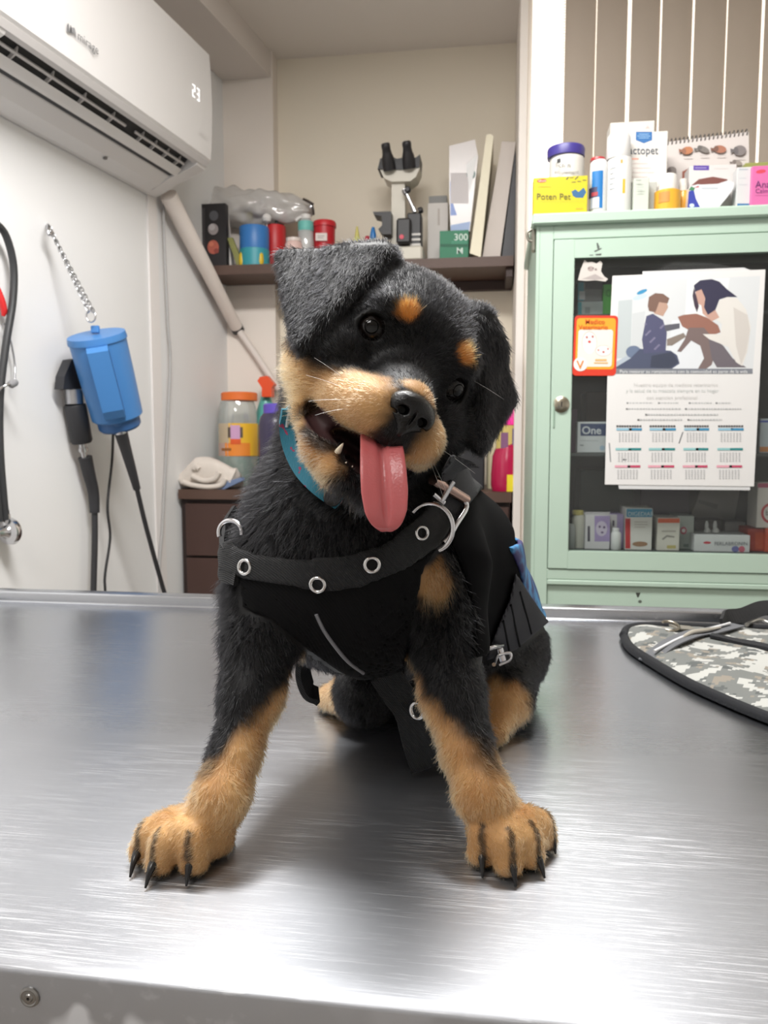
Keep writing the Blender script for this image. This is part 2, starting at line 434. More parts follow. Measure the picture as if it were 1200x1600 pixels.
panel = acprism('front_panel', fp, S0, S1, AW, True)
acprism('panel_lip', [(0.176, 1.896), (0.190, 1.8925), (0.183, 1.879), (0.170, 1.876), (0.166, 1.884)], S0+0.01, S1-0.004, AG)
# end cheeks frame the outlet
for s0, s1 in ((S0, S0+0.04), (S1-0.05, S1-0.003)):
    ck = [(0.176, 1.9), (0.186, 1.888), (0.176, 1.872), (0.15, 1.862), (0.12, 1.852), (0.088, 1.842), (0.04, 1.818), (0.01, 1.810), (0.01, 1.9)]
    acprism('end_cheek', ck, s0, s1, AW, True)
acprism('outlet', [(0.170, 1.889), (0.158, 1.912), (0.128, 1.884), (0.10, 1.862), (0.09, 1.850), (0.101, 1.852), (0.13, 1.871), (0.15, 1.890)], S0+0.03, S1-0.04, AD)
# louvre flap and directing vanes
acprism('louvre', [(0.128, 1.858), (0.134, 1.861), (0.119, 1.849), (0.112, 1.845)], S0+0.045, S1-0.055, AW)
sm = (S0+S1)/2+0.09
for s0, s1 in ((S0+0.05, sm-0.02), (sm+0.02, S1-0.06)):
    acprism('vane_rail', [(0.142, 1.870), (0.147, 1.873), (0.145, 1.877), (0.140, 1.874)], s0, s1, AG)
    for k in range(4):
        s = s0+(s1-s0)*(k+0.5)/4
        acprism('vane', [(0.150, 1.885), (0.146, 1.872), (0.122, 1.858), (0.118, 1.866)], s, s+0.004, AG)
for s in (S0+0.10, S0+0.52):
    c = wp(s, 0.05, 1.822)
    lathe('bottom_screw', c, (0.2, 0, -1), [(0, 0.006), (0.003, 0.005)], M((120, 115, 112), 0.4, 0.5), ac, 12)
pfA = pfW(0.2026)
def acp(px, py, off=0.0): return onW(px, py, 0.2028+off)
# badge and lettering on the panel, following the panel's own direction
def pfpan(s_org, z_org):
    return lambda x, y, off=0.0: wp(s_org+x, 0.2028+off, z_org-y)
so = (onW(104, 36, 0.2028)-CW).dot(DW); zo = onW(104, 48, 0.2028).z
pf_l = pfpan(so, zo)
decal('badge', panel, pf_l, [((120, 120, 122), [(0.0, 0), (0.001, -0.012), (0.006, -0.019), (0.008, -0.012), (0.007, 0.0)]), ((90, 90, 92), [(0.008, -0.001), (0.012, -0.018), (0.017, -0.014), (0.017, -0.003)]),
      ((140, 140, 142), [(0.018, -0.003), (0.018, -0.016), (0.025, -0.018), (0.029, -0.010), (0.028, 0.0), (0.026, 0.0), (0.024, -0.008)])])
text('lettering', panel, pf_l, 'mirage', 0.033, 0.0, 0.026, (110, 110, 112))
s2 = (onW(301, 150, 0.2028)-CW).dot(DW); z2 = onW(301, 150, 0.2028).z
pf_d = pfpan(s2, z2)
DIG = M((255, 255, 255), 0.5, emit=1.2)
def digit(segs, x0):
    w, h, t = 0.0130, 0.032, 0.0023
    S = {'a': (0, -h, w, -h+t), 'g': (0, -h/2-t/2, w, -h/2+t/2), 'd': (0, -t, w, 0), 'b': (w-t, -h, w, -h/2), 'c': (w-t, -h/2, w, 0), 'f': (0, -h, t, -h/2), 'e': (0, -h/2, t, 0)}
    V, Fc = [], []
    for c in segs:
        a, b_, c_, d_ = S[c]; k = len(V); V += [pf_d(x0+x, y, 0.0006) for x, y in R4(a, b_, c_, d_)]; Fc.append((k+3, k+2, k+1, k))
    obj('display_digit', V, Fc, DIG, panel)
digit('abged', 0.0); digit('abcdg', 0.0235)
s3 = (onW(311, 207, 0.2028)-CW).dot(DW); z3 = onW(311, 207, 0.2028).z
text('lettering', panel, pfpan(s3, z3), 'Life12', 0, 0, 0.018, (222, 219, 217))

# ================================================================== ON THE SIDE WALL
# grey cable running down
cab = [(256, 296), (256, 360), (262, 500), (266, 556), (264, 620), (258, 740), (254, 820), (250, 940)]
c = tube('wall_cable', smooth_path([onW(x, y, 0.012) for x, y in cab]+[wp(-0.42, 0.012, 0.03)]), 0.0042, M((178, 176, 175), 0.45), None, 8)
tag(c, 'thin grey cable running down the white wall from the air conditioner', 'cable')
# drain hose
P0, P1, P2 = onW(263, 305, 0.042), onW(370, 512, 0.045), onY(436, 610, 2.643)
dr = thing('drain_hose', 'white insulated drain hose slanting down across the corner under the air conditioner', 'hose', P0)
tube('insulation', [P0, P0.lerp(P1, 0.33), P0.lerp(P1, 0.66), P1], [0.026, 0.025, 0.023, 0.0215], M((236, 226, 218), 0.55, bump=0.2, scale=40), dr, 16)
tube('tape_band', [P1+(P1-P0).normalized()*-0.004, P1+(P1-P0).normalized()*0.014], 0.0222, M((40, 38, 38), 0.4), dr, 16)
tube('tube', [P1, P1.lerp(P2, 0.5)+Vector((0, 0, 0.004)), P2], 0.0125, M((222, 212, 204), 0.5), dr, 12)

# blue flexible-shaft motor
BL = M((70, 128, 190), 0.38, noise=0.04, scale=12); BLD = M((52, 96, 150), 0.45); BK = M((46, 46, 49), 0.5)
u0 = 0.115
pt, pb = onW(150, 522, u0), onW(184, 652, u0)
ax = (pb-pt); ln = ax.length; axn = ax.normalized()
mo = thing('hanging_motor', 'blue cylindrical flexible-shaft motor hanging by a chain on the white wall', 'motor', pb)
s = pxl(pt)
bodyp = lathe('housing', pt, axn, [(0.0, 0.02), (0.0005, 44*s), (0.012, 45.5*s), (0.016, 45.5*s), (0.018, 43.5*s), (ln*0.5, 42.5*s), (ln-0.004, 40.5*s), (ln, 38*s), (ln+0.001, 0.03)], BL, mo, 40)
lathe('end_cap', pb, axn, [(-0.002, 34*s), (0.022, 34*s), (0.028, 31*s)], BLD, mo, 36)
# carrying handle on the side towards the room
hd = (NW*0.5-DW*0.85); hd = (hd-axn*hd.dot(axn)).normalized(); sd = axn.cross(hd).normalized()
def hp(t, r, k): return pt+axn*(ln*t)+hd*r+sd*k
hw = 0.024
prof_h = [(0.08, 40*s), (0.08, 52*s), (0.12, 60*s), (0.80, 60*s), (0.90, 54*s), (0.93, 40*s)]
prism('handle', [hp(t, r, -hw) for t, r in prof_h], sd*(2*hw), BL, mo)
prism('handle_slot', [hp(t, r, -hw-0.0008) for t, r in ((0.14, 44*s), (0.14, 53*s), (0.84, 53*s), (0.86, 44*s))], sd*0.001, BLD, mo)
# hanger lug, ring, chain, hook
lug = pt+axn*-0.006
box('lug', lug-Vector((0.010, 0.005, 0.004)), lug+Vector((0.010, 0.005, 0.014)), BL, mo, 0.002)
rg = onW(142, 494, u0)
tube('ring', [rg+RT*(0.011*math.cos(t))+UP*(0.014*math.sin(t)) for t in np.linspace(0, 2*math.pi, 20, endpoint=False)], 0.0022, CHROME, mo, 8, closed=True)
hk = onW(76, 354, 0.03)
tube('wall_hook', smooth_path([onW(74, 352, 0.0), onW(75, 352, 0.03), onW(76, 366, 0.038), onW(82, 362, 0.04)]), 0.004, CHROME, mo, 8)
bm = bmesh.new()
for side in (-1, 1):
    A = hk+Vector((0, 0, 0)); B = rg+UP*0.01+RT*(0.007*side)
    L_ = (B-A).length; nlk = int(L_/0.0085); d = (B-A).normalized(); uu, vv = frame_of(d)
    for k in range(nlk):
        c = A+d*(L_*(k+0.5)/nlk) + uu*(0.003*side)
        a = uu if k % 2 else vv
        V, Fc = tube_geo([c+d*(0.0068*math.cos(t))+a*(0.0042*math.sin(t)) for t in np.linspace(0, 2*math.pi, 8, endpoint=False)], 0.0013, 4, True)
        vs = [bm.verts.new(v) for v in V]
        for f in Fc: bm.faces.new([vs[i] for i in f])
cn = from_bm('chain', bm, STEELM, mo, smooth=True); cn['kind'] = 'stuff'
# outlet, collar, sheath and flexible shaft
c0, c1 = onW(183, 650, u0+0.02), onW(188, 668, u0+0.02)
lathe('outlet_boss', c0, (c1-c0), [(0, 0.022), (0.018, 0.021), (0.026, 0.015)], BLD, mo, 20)
c2 = onW(190, 682, u0+0.02)
lathe('collar', c1, (c2-c1), [(0, 0.0155), (0.018, 0.0155), (0.020, 0.012), (0.026, 0.012)], CHROME, mo, 20)
tube('sheath', smooth_path([onW(189, 676, u0+0.02), onW(196, 700, u0+0.02), onW(206, 735, u0+0.02), onW(214, 764, u0+0.018)]), list(np.linspace(0.0165, 0.0095, 25)), BK, mo, 14)
tube('flexible_shaft', smooth_path([onW(213, 760, u0+0.018), onW(230, 830, u0+0.01), onW(258, 930, u0), wp(-0.50, 0.115, 0.40)]), 0.0062, BK, mo, 10)
tube('power_cord', smooth_path([onW(177, 664, u0), onW(175, 720, 0.05), onW(168, 790, 0.05), onW(172, 840, 0.05), onW(164, 900, 0.05), onW(165, 940, 0.05), wp(-0.80, 0.05, 0.3)]), 0.0034, M((38, 38, 40), 0.5), mo, 8)

# black handpiece beside it
hpn = thing('rotary_handpiece', 'black motor handpiece with a steel band hanging half behind the blue motor', 'tool', onW(128, 700, 0.035))
uh = 0.030
a0, a1 = onW(108, 566, uh), onW(114, 612, uh)
sw = pxl(a0)
V = []
prof = [(99, 608), (101, 588), (112, 562), (124, 560), (128, 580), (130, 610)]
prism('head', [onW(x, y, uh+0.012) for x, y in prof], -NW*0.026, BK, hpn)
b0, b1 = onW(115, 608, uh), onW(117, 632, uh)
lathe('steel_band', b0, (b1-b0), [(0, 0.021), (0.001, 0.0225), (0.036, 0.0225), (0.037, 0.021)], STEELM, hpn, 24)
b2 = onW(128, 692, uh)
lathe('body', b1, (b2-b1), [(0, 0.0245), (0.004, 0.0265), ((b2-b1).length-0.006, 0.0265), ((b2-b1).length, 0.023)], BK, hpn, 24)
b3 = onW(132, 716, uh)
lathe('coupling', b2, (b3-b2), [(0, 0.009), (0.012, 0.009), (0.0125, 0.012), (0.022, 0.012), (0.023, 0.007), ((b3-b2).length, 0.007)], CHROME, hpn, 18)
tube('sheath', smooth_path([onW(133, 714, uh), onW(139, 740, uh), onW(146, 770, uh), onW(148, 801, uh)]), list(np.linspace(0.0175, 0.0125, 25)), BK, hpn, 14)
tube('flexible_shaft', smooth_path([onW(148, 798, uh), onW(148, 850, uh), onW(146, 930, uh), wp(-0.87, 0.04, 0.3)]), 0.0078, BK, hpn, 10)

# stethoscope hung at the edge of the wall
st = thing('stethoscope', 'black stethoscope hanging on the white wall with a chrome chestpiece', 'stethoscope', onW(14, 850, 0.02))
TB = M((50, 51, 53), 0.4)
tube('tubing', smooth_path([onW(x, y, 0.03) for x, y in [(-25, 345), (-6, 350), (10, 370), (21, 415), (20, 470), (9, 540), (0, 620), (0, 700), (5, 770), (9, 812)]]), 0.0082, TB, st, 12)
tube('tubing', smooth_path([onW(x, y, 0.026) for x, y in [(-14, 640), (-8, 720), (-2, 790), (0, 815)]]), 0.0075, TB, st, 12)
cc = onW(2, 832, 0.03)
lathe('chestpiece', cc, (DW*1.0+NW*0.1), [(-0.012, 0.010), (0.004, 0.011), (0.012, 0.016), (0.016, 0.0285), (0.026, 0.030), (0.030, 0.028), (0.031, 0.012)], CHROME, st, 28)
lathe('stem', onW(11, 825, 0.03), (0, 0, 1), [(0, 0.009), (0.03, 0.008), (0.032, 0.0065), (0.04, 0.0065)], CHROME, st, 16)
tube('ear_tube', smooth_path([onW(-12, 618, 0.045), onW(2, 606, 0.045), onW(12, 601, 0.05), onW(18, 600, 0.05)]), 0.0028, CHROME, st, 8)
lathe('ear_tip', onW(15, 602, 0.05), onW(30, 594, 0.05)-onW(15, 602, 0.05), [(0, 0.005), (0.004, 0.0085), (0.017, 0.0085), (0.022, 0.006)], M((140, 140, 142), 0.5), st, 14)
tube('ear_tube', smooth_path([onW(6, 505, 0.02), onW(17, 535, 0.02), onW(23, 570, 0.02), onW(23, 596, 0.03)]), 0.0022, M((185, 185, 188), 0.3, 1.0), st, 8)
rh = onW(-4, 478, 0.02)
r_ = tube('red_clip', smooth_path([onW(-8, 440, 0.012), onW(0, 462, 0.016), onW(6, 484, 0.018), onW(5, 494, 0.016)]), [0.004+0.004*math.sin(math.pi*k/24) for k in range(25)], M((205, 38, 40), 0.4), None, 10)
tag(r_, 'small red clip on the white wall beside the stethoscope tubing', 'clip')

# ================================================================== WALL SHELF AND WHAT STANDS ON IT
WOOD = M((88, 66, 56), 0.5, noise=0.18, scale=9); WOODD = M((62, 46, 42), 0.55, noise=0.15, scale=9)
ZS = 1.675
def shelf_x(Y): return CW.x + (Y-2.66)*math.tan(A8) + 0.004
sh = thing('wall_shelf', 'dark brown wooden wall shelf in the recess carrying the microscope', 'shelf', (-0.42, 2.72, ZS-0.03))
V = [Vector((shelf_x(2.48), 2.48, ZS-0.03)), Vector((0.058, 2.48, ZS-0.03)), Vector((0.058, 2.717, ZS-0.03)), Vector((xc+0.003, 2.717, ZS-0.03)), Vector((xc+0.003, 2.657, ZS-0.03)), Vector((shelf_x(2.657), 2.657, ZS-0.03))]
prism('board', V, (0, 0, 0.03), WOOD, sh)
box('cleat', (xc+0.01, 2.69, ZS-0.062), (0.058, 2.717, ZS-0.0305), WOODD, sh)
box('bracket', (0.035, 2.50, ZS-0.06), (0.057, 2.69, ZS-0.0305), WOODD, sh)
z = ZS+0.0008
def polybox(name, label, cat, pts, Y, dep, mat, group=None, zb=None):
    """object whose front silhouette is the pixel polygon on plane Y; its lowest point is put on zb"""
    F_ = [onY(x, y, Y) for x, y in pts]
    if zb is not None:
        lo = min(p.z for p in F_)
        for p in F_:
            if p.z < lo+0.006: p.z = zb
    o = prism(name, F_, (0, dep, 0), mat)
    return tag(o, label, cat, group)

Y = 2.50
f = pxbox('black_gift_box', 'black box with flower picture on its front at the end of the shelf', 'box', 309, 318, 353, 409, Y, 0.028, (38, 35, 37), zb=z)
pf = pfY(Y)
decal('front_print', f, pf, [((70, 66, 68), R4(315, 325, 320, 402)), ((165, 155, 155), EL(333, 358, 8, 9)), ((196, 190, 190), EL(331, 355, 5, 5)), ((92, 92, 96), EL(334, 337, 7, 8)), ((190, 100, 82), EL(333, 386, 9, 11)), ((214, 126, 100), EL(330, 381, 4, 4)), ((150, 70, 60), EL(338, 392, 4, 4))])
b = polybox('white_folder', 'white folder standing upright just beside the black flower-picture box', 'folder', [(346, 326), (352, 325), (362, 402), (356, 404)], 2.535, 0.03, M((226, 220, 214), 0.5), zb=z)
b = polybox('olive_booklet', 'olive green booklet leaning between the white folder and blue cup', 'booklet', [(355, 372), (363, 371), (381, 407), (371, 409)], 2.515, 0.012, M((140, 140, 82), 0.5), zb=z)
# pen cups
def cup(name, label, cx, x0, x1, y0, y1, mat, Y):
    t = thing(name, label, 'cup', (onY(cx, y1, Y).x, Y, z), 'plastic pen cups on the shelf')
    h = (x1-x0)/2
    b = onY(cx, y1, Y); s = pxl(b); H = onY(cx, y0, Y).z-z
    lathe('cup_body', (b.x, Y, z), (0, 0, 1), [(0, h*s*0.9), (0.004, h*s*0.96), (H*0.6, h*s), (H-0.003, h*s), (H, h*s*0.97), (H-0.001, h*s*0.90), (0.01, h*s*0.8)], mat, t, 28)
    return t, b, s, H, h*s
CUPB = M((58, 122, 190), 0.4)
t, b0_, s_, H_, r_ = cup('pen_cup', 'blue and teal plastic pen cup on the shelf beside a red one', 398, 376, 422, 356, 408, CUPB, 2.55)
lathe('teal_band', (b0_.x, 2.55, z+0.003), (0, 0, 1), [(0, r_*0.965), (0.001, r_*1.012), (H_*0.42, r_*1.02), (H_*0.43, r_*0.98)], M((60, 158, 170), 0.4), t, 28)
for dx in (-0.034, 0.030):
    p = b0_+Vector((dx, -0.035, 0)); p.z = z
    lathe('yellow_foot', p+Vector((0, 0.004, 0.004)), (0, 0, 1), [(0, 0.008), (0.012, 0.011), (0.035, 0.009), (0.045, 0.004)], M((224, 190, 46), 0.4), t, 12)
t2, b1_, s1_, H1_, r1_ = cup('pen_cup', 'plain red plastic pen cup holding scissors beside the blue cup', 430, 413, 447, 354, 408, M((206, 46, 50), 0.4), 2.625)
# things sticking out of the cups
sc = thing('scissors', 'red-handled scissors standing handles up in the red pen cup', 'scissors', onY(418, 360, 2.595))
RH = M((120, 32, 34), 0.35)
for cx, cy, rx, ry in ((404, 328, 8.5, 11), (422, 327, 9, 10)):
    c = onY(cx, cy, 2.595); s = pxl(c)
    tube('handle', [c+Vector((rx*s*math.cos(t), 0, ry*s*math.sin(t))) for t in np.linspace(0, 2*math.pi, 18, endpoint=False)], 0.0042, RH, sc, 8, closed=True)
hull('blade', corners(onY(411, 372, 2.597), onY(414, 336, 2.597)+Vector((0, 0.003, 0))), STEELM, sc, 0)
hull('blade', corners(onY(417, 372, 2.600), onY(421, 336, 2.600)+Vector((0, 0.003, 0))), STEELM, sc, 0)
o = tube('black_pen', [onY(431, 385, 2.60), onY(432.5, 334, 2.60)], 0.005, M((36, 34, 36), 0.4), None, 10); tag(o, 'black pen standing in the red pen cup', 'pen')
o = lathe('cotton_ball', onY(417, 349, 2.575), (0, 0, 1), [(0, 0.004), (0.006, 0.013), (0.016, 0.0165), (0.026, 0.013), (0.032, 0.004)], M((230, 226, 222), 0.9, bump=0.6, scale=80), None, 16); tag(o, 'white cotton ball on a stick above the pen cups', 'cotton')
o = tube('cotton_stick', [onY(417, 385, 2.576), onY(417, 350, 2.576)], 0.0016, M((230, 226, 222), 0.7), o, 6)
o = prism('yellow_note', [onY(x, y, 2.61) for x, y in [(383, 334), (394, 329), (397, 341), (392, 346), (386, 342)]], (0, 0.006, 0), M((214, 200, 70), 0.6)); tag(o, 'yellow star-shaped tag sticking up above the blue pen cup', 'tag')
o = tube('tag_stick', [onY(390, 380, 2.613), onY(390, 343, 2.613)], 0.0016, M((214, 200, 70), 0.6), o, 6)
o = lathe('red_pompom', onY(443, 346, 2.62), (0.1, 0, 1), [(0, 0.003), (0.008, 0.010), (0.02, 0.014), (0.032, 0.009), (0.04, 0.003)], M((170, 50, 56), 0.6), None, 16); tag(o, 'dark red bud ornament beside the scissors handles', 'ornament')
o = tube('stem', [onY(443, 390, 2.625), onY(443, 346, 2.62)], 0.002, M((70, 60, 50), 0.6), o, 6)
# plastic wrap on top
V, Fc = [], []
rngb = np.random.default_rng(3)
nu, nv = 60, 28
A, B_ = onY(268, 306, 2.61), onY(488, 330, 2.62)
ph = rngb.uniform(0, 6, 8)
for i in range(nu+1):
    t = i/nu; c = A.lerp(B_, t); env = math.sqrt(max(0.0, 1-(2*t-1)**4))
    sag = Vector((0, 0, -0.012*math.sin(math.pi*t)+0.006*math.sin(t*9+1)))
    ry, rz = 0.05*env+0.003, (0.040+0.018*math.sin(math.pi*t))*env+0.003
    for k in range(nv):
        a = 2*math.pi*k/nv; wob = 1+0.12*math.sin(3*a+t*8+ph[0])+0.08*math.sin(5*a-t*17+ph[1])+0.06*math.sin(9*a+t*31+ph[2])+0.05*math.sin(4*a-t*47+ph[3])
        V.append(c+sag+Vector((0.006*math.sin(7*a+t*9), ry*wob*math.cos(a), rz*wob*math.sin(a))))
for i in range(nu):
    for k in range(nv):
        l = (k+1) % nv; Fc.append((i*nv+k, i*nv+l, (i+1)*nv+l, (i+1)*nv+k))
Fc += [tuple(range(nv-1, -1, -1)), tuple(range(nu*nv, (nu+1)*nv))]
o = obj('plastic_bag', V, Fc, glassM((0.84, 0.81, 0.78), 0.05, 0.42), smooth=True); tag(o, 'long crumpled translucent plastic bag lying over the things on the shelf', 'bag')
cl = thing('bag_clip', 'small dark clip closing the end of the translucent plastic bag', 'clip', onY(484, 318, 2.58))
tube('jaw', smooth_path([onY(474, 311, 2.575), onY(482, 315, 2.57), onY(490, 320, 2.575)]), 0.0045, M((62, 52, 46), 0.4), cl, 8)
lathe('rivet', onY(485, 323, 2.57), (0, -1, 0), [(0, 0.006), (0.003, 0.006), (0.004, 0.004)], CHROME, cl, 12)
tube('jaw', smooth_path([onY(486, 316, 2.575), onY(489, 326, 2.575), onY(490, 336, 2.58)]), 0.004, M((62, 52, 46), 0.4), cl, 8)

# clear bottle with teal label, pinkish jar, red container
CLR = glassM((0.93, 0.95, 0.95), 0.08, 0.55)
t = thing('pump_bottle', 'clear plastic bottle with a pale teal label beside the red tub', 'bottle', (onY(478, 400, 2.56).x, 2.56, z))
pxlathe('bottle_body', 478, 2.56, [(402, 10), (399, 12), (352, 12), (345, 9), (342, 6)], CLR, t, 24, zb=z)
pxlathe('label', 478, 2.56, [(362, 12.2), (361.5, 12.4), (348, 12.4), (347.5, 12.2)], M((112, 190, 180), 0.5), t, 24)
pxlathe('pump_cap', 478, 2.56, [(343, 7), (342, 8), (336, 8), (335, 4)], M((224, 220, 216), 0.45), t, 18)
tube('spout', smooth_path([onY(478, 338, 2.56), onY(468, 340, 2.55), onY(462, 345, 2.545)]), 0.005, M((224, 220, 216), 0.45), t, 8)
t = thing('pink_jar', 'low pinkish translucent jar in front of the clear pump bottle', 'jar', (onY(459, 402, 2.53).x, 2.53, z))
pxlathe('jar_body', 459, 2.53, [(405, 12), (402, 13.5), (382, 13.5), (378, 11)], M((222, 190, 182), 0.3), t, 24, zb=z)
pxlathe('lid', 459, 2.53, [(378.5, 11.5), (378, 12), (373, 12), (372, 8)], M((228, 214, 206), 0.4), t, 24)
t = thing('red_tub', 'red plastic tub with a white paper label on the shelf', 'container', (onY(507, 400, 2.58).x, 2.58, z))
pxlathe('tub_body', 507, 2.58, [(404, 15), (402, 16), (360, 17), (356, 17)], M((186, 28, 40), 0.4), t, 28, zb=z)
pxlathe('lid', 507, 2.58, [(356.5, 17.5), (356, 18.5), (350, 18.5), (347, 17), (346, 10)], M((196, 34, 44), 0.4), t, 28)
decal('paper_label', t, pfY(2.58-0.0405), [((224, 212, 206), R4(493, 364, 511, 376)), ((160, 150, 150), R4(496, 368, 507, 369.2)), ((160, 150, 150), R4(496, 371, 505, 372.2))])
# nozzle bottles near the microscope
t = thing('dropper_bottle', 'yellow-green dropper bottle with pointed tip on the shelf', 'bottle', (onY(558, 400, 2.56).x, 2.56, z))
pxlathe('bottle_body', 558, 2.56, [(402, 7), (400, 8), (378, 8), (373, 5), (370, 4)], M((206, 204, 128), 0.35), t, 20, zb=z)
pxlathe('tip', 558, 2.56, [(370.5, 4), (366, 3.4), (354, 1.4)], M((206, 196, 110), 0.35), t, 16)
t = thing('small_bottle', 'small bottle with blue cap just in front of the microscope', 'bottle', (onY(583, 402, 2.53).x, 2.53, z), 'small capped bottles by the microscope')
pxlathe('bottle_body', 583, 2.53, [(405, 6), (404, 7), (378, 7), (373, 4.5)], M((92, 140, 150), 0.35), t, 18, zb=z)
pxlathe('cap', 583, 2.53, [(373.5, 5), (367, 5), (358, 3), (355, 2)], M((42, 118, 184), 0.35), t, 16)
t = thing('small_bottle', 'small bottle with red cap between the dropper bottle and microscope', 'bottle', (onY(574, 402, 2.56).x, 2.56, z), 'small capped bottles by the microscope')
pxlathe('bottle_body', 574, 2.56, [(404, 4.5), (403, 5), (382, 5), (380, 4)], M((210, 200, 196), 0.35), t, 16, zb=z)
pxlathe('cap', 574, 2.56, [(380.5, 4.2), (372, 4.2), (369, 3)], M((176, 40, 60), 0.35), t, 14)

# microscope
YM = 2.56
mi = thing('microscope', 'cream and black binocular microscope standing on the wooden shelf', 'microscope', (onY(625, 400, YM).x, YM, z))
CR = M((214, 208, 194), 0.45); BKM = M((38, 36, 38), 0.45)
def pbox(name, x0, y0, x1, y1, Yf, dep, mat, parent, bev=0.003, zb=None):
    xm, ym = (x0+x1)/2, (y0+y1)/2
    return box(name, (onY(x0, ym, Yf).x, Yf, onY(xm, y1, Yf).z if zb is None else zb), (onY(x1, ym, Yf).x, Yf+dep, onY(xm, y0, Yf).z), mat, parent, bev)
pbox('base', 603, 384, 660, 400, YM-0.06, 0.13, CR, mi, 0.006, zb=z)
prism('arm', [onY(x, y, YM-0.025) for x, y in [(611, 386), (612, 280), (632, 280), (633, 345), (636, 386)]], (0, 0.055, 0), CR, mi)
prism('head', [onY(x, y, YM-0.04) for x, y in [(593, 263), (656, 262), (650, 276), (641, 283), (612, 284), (600, 278)]], (0, 0.08, 0), CR, mi)
prism('prism_housing', [onY(x, y, YM-0.045) for x, y in [(590, 264), (594, 248), (600, 245), (616, 246), (620, 248), (630, 246), (650, 246), (656, 241), (655, 261), (626, 265)]], (0, 0.085, 0), BKM, mi)
for xa, ya, xb, yb in ((608, 260, 602, 224), (639, 256, 635, 221)):
    a_, b_ = onY(xa, ya, YM-0.05), onY(xb, yb, YM-0.085); s = pxl(a_); L_ = (b_-a_).length
    lathe('eyepiece', a_, b_-a_, [(-0.01, 10*s), (L_*0.35, 9.5*s), (L_*0.55, 7.5*s), (L_*0.75, 6.5*s), (L_*0.80, 7.0*s), (L_-0.003, 6.8*s), (L_, 5.8*s), (L_-0.004, 4.5*s)], BKM, mi, 22)
prism('stage', [onY(x, y, YM-0.07) for x, y in [(583, 331), (611, 330), (611, 366), (598, 366), (591, 358), (597, 352), (596, 338), (584, 335)]], (0, 0.07, 0), BKM, mi)
pbox('lamp_housing', 619, 340, 642, 380, YM-0.075, 0.05, BKM, mi, 0.006)
lathe('power_dot', onY(627.5, 370, YM-0.0755), (0, -1, 0), [(0, 0.0075), (0.0015, 0.007)], M((206, 40, 70), 0.4), mi, 14)
pbox('focus_block', 636, 332, 658, 390, YM-0.05, 0.06, BKM, mi, 0.004)
for yy in (366, 374, 382):
    pbox('focus_scale', 640, yy-1.6, 657, yy+1.8, YM-0.052, 0.003, M((206, 202, 196), 0.4), mi, 0.0004)
a_, b_ = onY(634, 300, YM-0.05), onY(647, 328, YM-0.05)
lathe('objective', a_, b_-a_, [(-0.008, 0.011), (0.006, 0.011), (0.008, 0.006), (0.05, 0.006), (0.052, 0.0085), (0.07, 0.008)], CHROME, mi, 18)
lathe('focus_knob', onY(659, 328, YM-0.02), (1, 0, 0.3), [(-0.012, 0.010), (0.0, 0.010), (0.004, 0.006)], BKM, mi, 16)
lathe('focus_knob', onY(637, 297, YM-0.055), (0, -1, 0), [(0, 0.011), (0.008, 0.010), (0.012, 0.006)], BKM, mi, 16)

b = pxbox('white_carton', 'tall white carton standing between the microscope and green box', 'box', 668, 317, 700, 392, 2.61, 0.04, (214, 208, 202), zb=z)
decal('print_line', b, pfY(2.61), [((186, 176, 168), R4(684, 326, 687, 352))])
pxbox('grey_carton', 'grey carton peeking over the top of the tall white carton', 'box', 670, 306, 698, 392, 2.665, 0.04, (142, 142, 140), zb=z)
b = pxbox('glove_box', 'green glove box lying under the white plastic pack on the shelf', 'box', 687, 360, 732, 397, 2.495, 0.11, (24, 118, 82), zb=z)
decal('print_edge', b, pfY(2.495), [((16, 92, 64), R4(687, 381, 732, 386)), ((70, 150, 120), R4(705, 377, 730, 378.5)), ((70, 150, 120), R4(705, 380, 730, 381))])
text('lettering', b, pfY(2.495), '300', 709, 375.5, 15, (206, 222, 212), bold=0.01); text('lettering', b, pfY(2.495), 'M', 713, 396.5, 14, (206, 222, 212), bold=0.01)
zg = onY(714, 360, 2.495).z
t = polybox('medical_pack', 'white and blue sealed plastic pack standing on the green glove box', 'package', [(704, 361.5), (702, 300), (702, 228), (742, 218), (747, 245), (736, 345), (734, 361.5)], 2.52, 0.035, M((222, 216, 214), 0.25))
for v in t.data.vertices: pass
decal('print', t, pfY(2.52), [((150, 170, 222), [(703, 280), (708, 318), (714, 336), (704, 337)]), ((206, 200, 200), R4(704, 270, 732, 318)), ((168, 186, 222), [(704, 352), (735, 346), (733, 360), (704, 360)]), ((118, 140, 138), EL(736, 272, 7, 8, 14)), ((222, 222, 222), EL(736, 272, 4.5, 5, 14)), ((118, 140, 138), R4(733, 269, 739, 271)), ((118, 140, 138), R4(733, 273, 739, 275)), ((240, 240, 240), [(728, 258), (745, 242), (742, 262), (734, 300)])])
# binders leaning to the wall end
for nm, lb, pts, Yf, dp, c in (
    ('cream_binder', 'cream binder leaning at the front of the shelf end', [(734, 395.5), (751, 398), (771, 213), (766, 209), (760, 211)], 2.49, 0.2, (240, 232, 206)),
    ('grey_binder', 'pale grey binder leaning behind the cream one', [(753, 398), (781, 398), (806, 222), (784, 221)], 2.52, 0.18, (206, 196, 188)),
    ('dark_binder', 'dark grey binder squeezed between pale grey binder and recess end', [(784, 398), (803, 398), (805.5, 300), (805.5, 240), (805, 236)], 2.52, 0.16, (72, 72, 76))):
    polybox(nm, lb, 'binder', pts, Yf, dp, M(c, 0.5, noise=0.02), zb=z, group='binders at the end of the shelf')
bpy.data.objects['cream_binder']; 

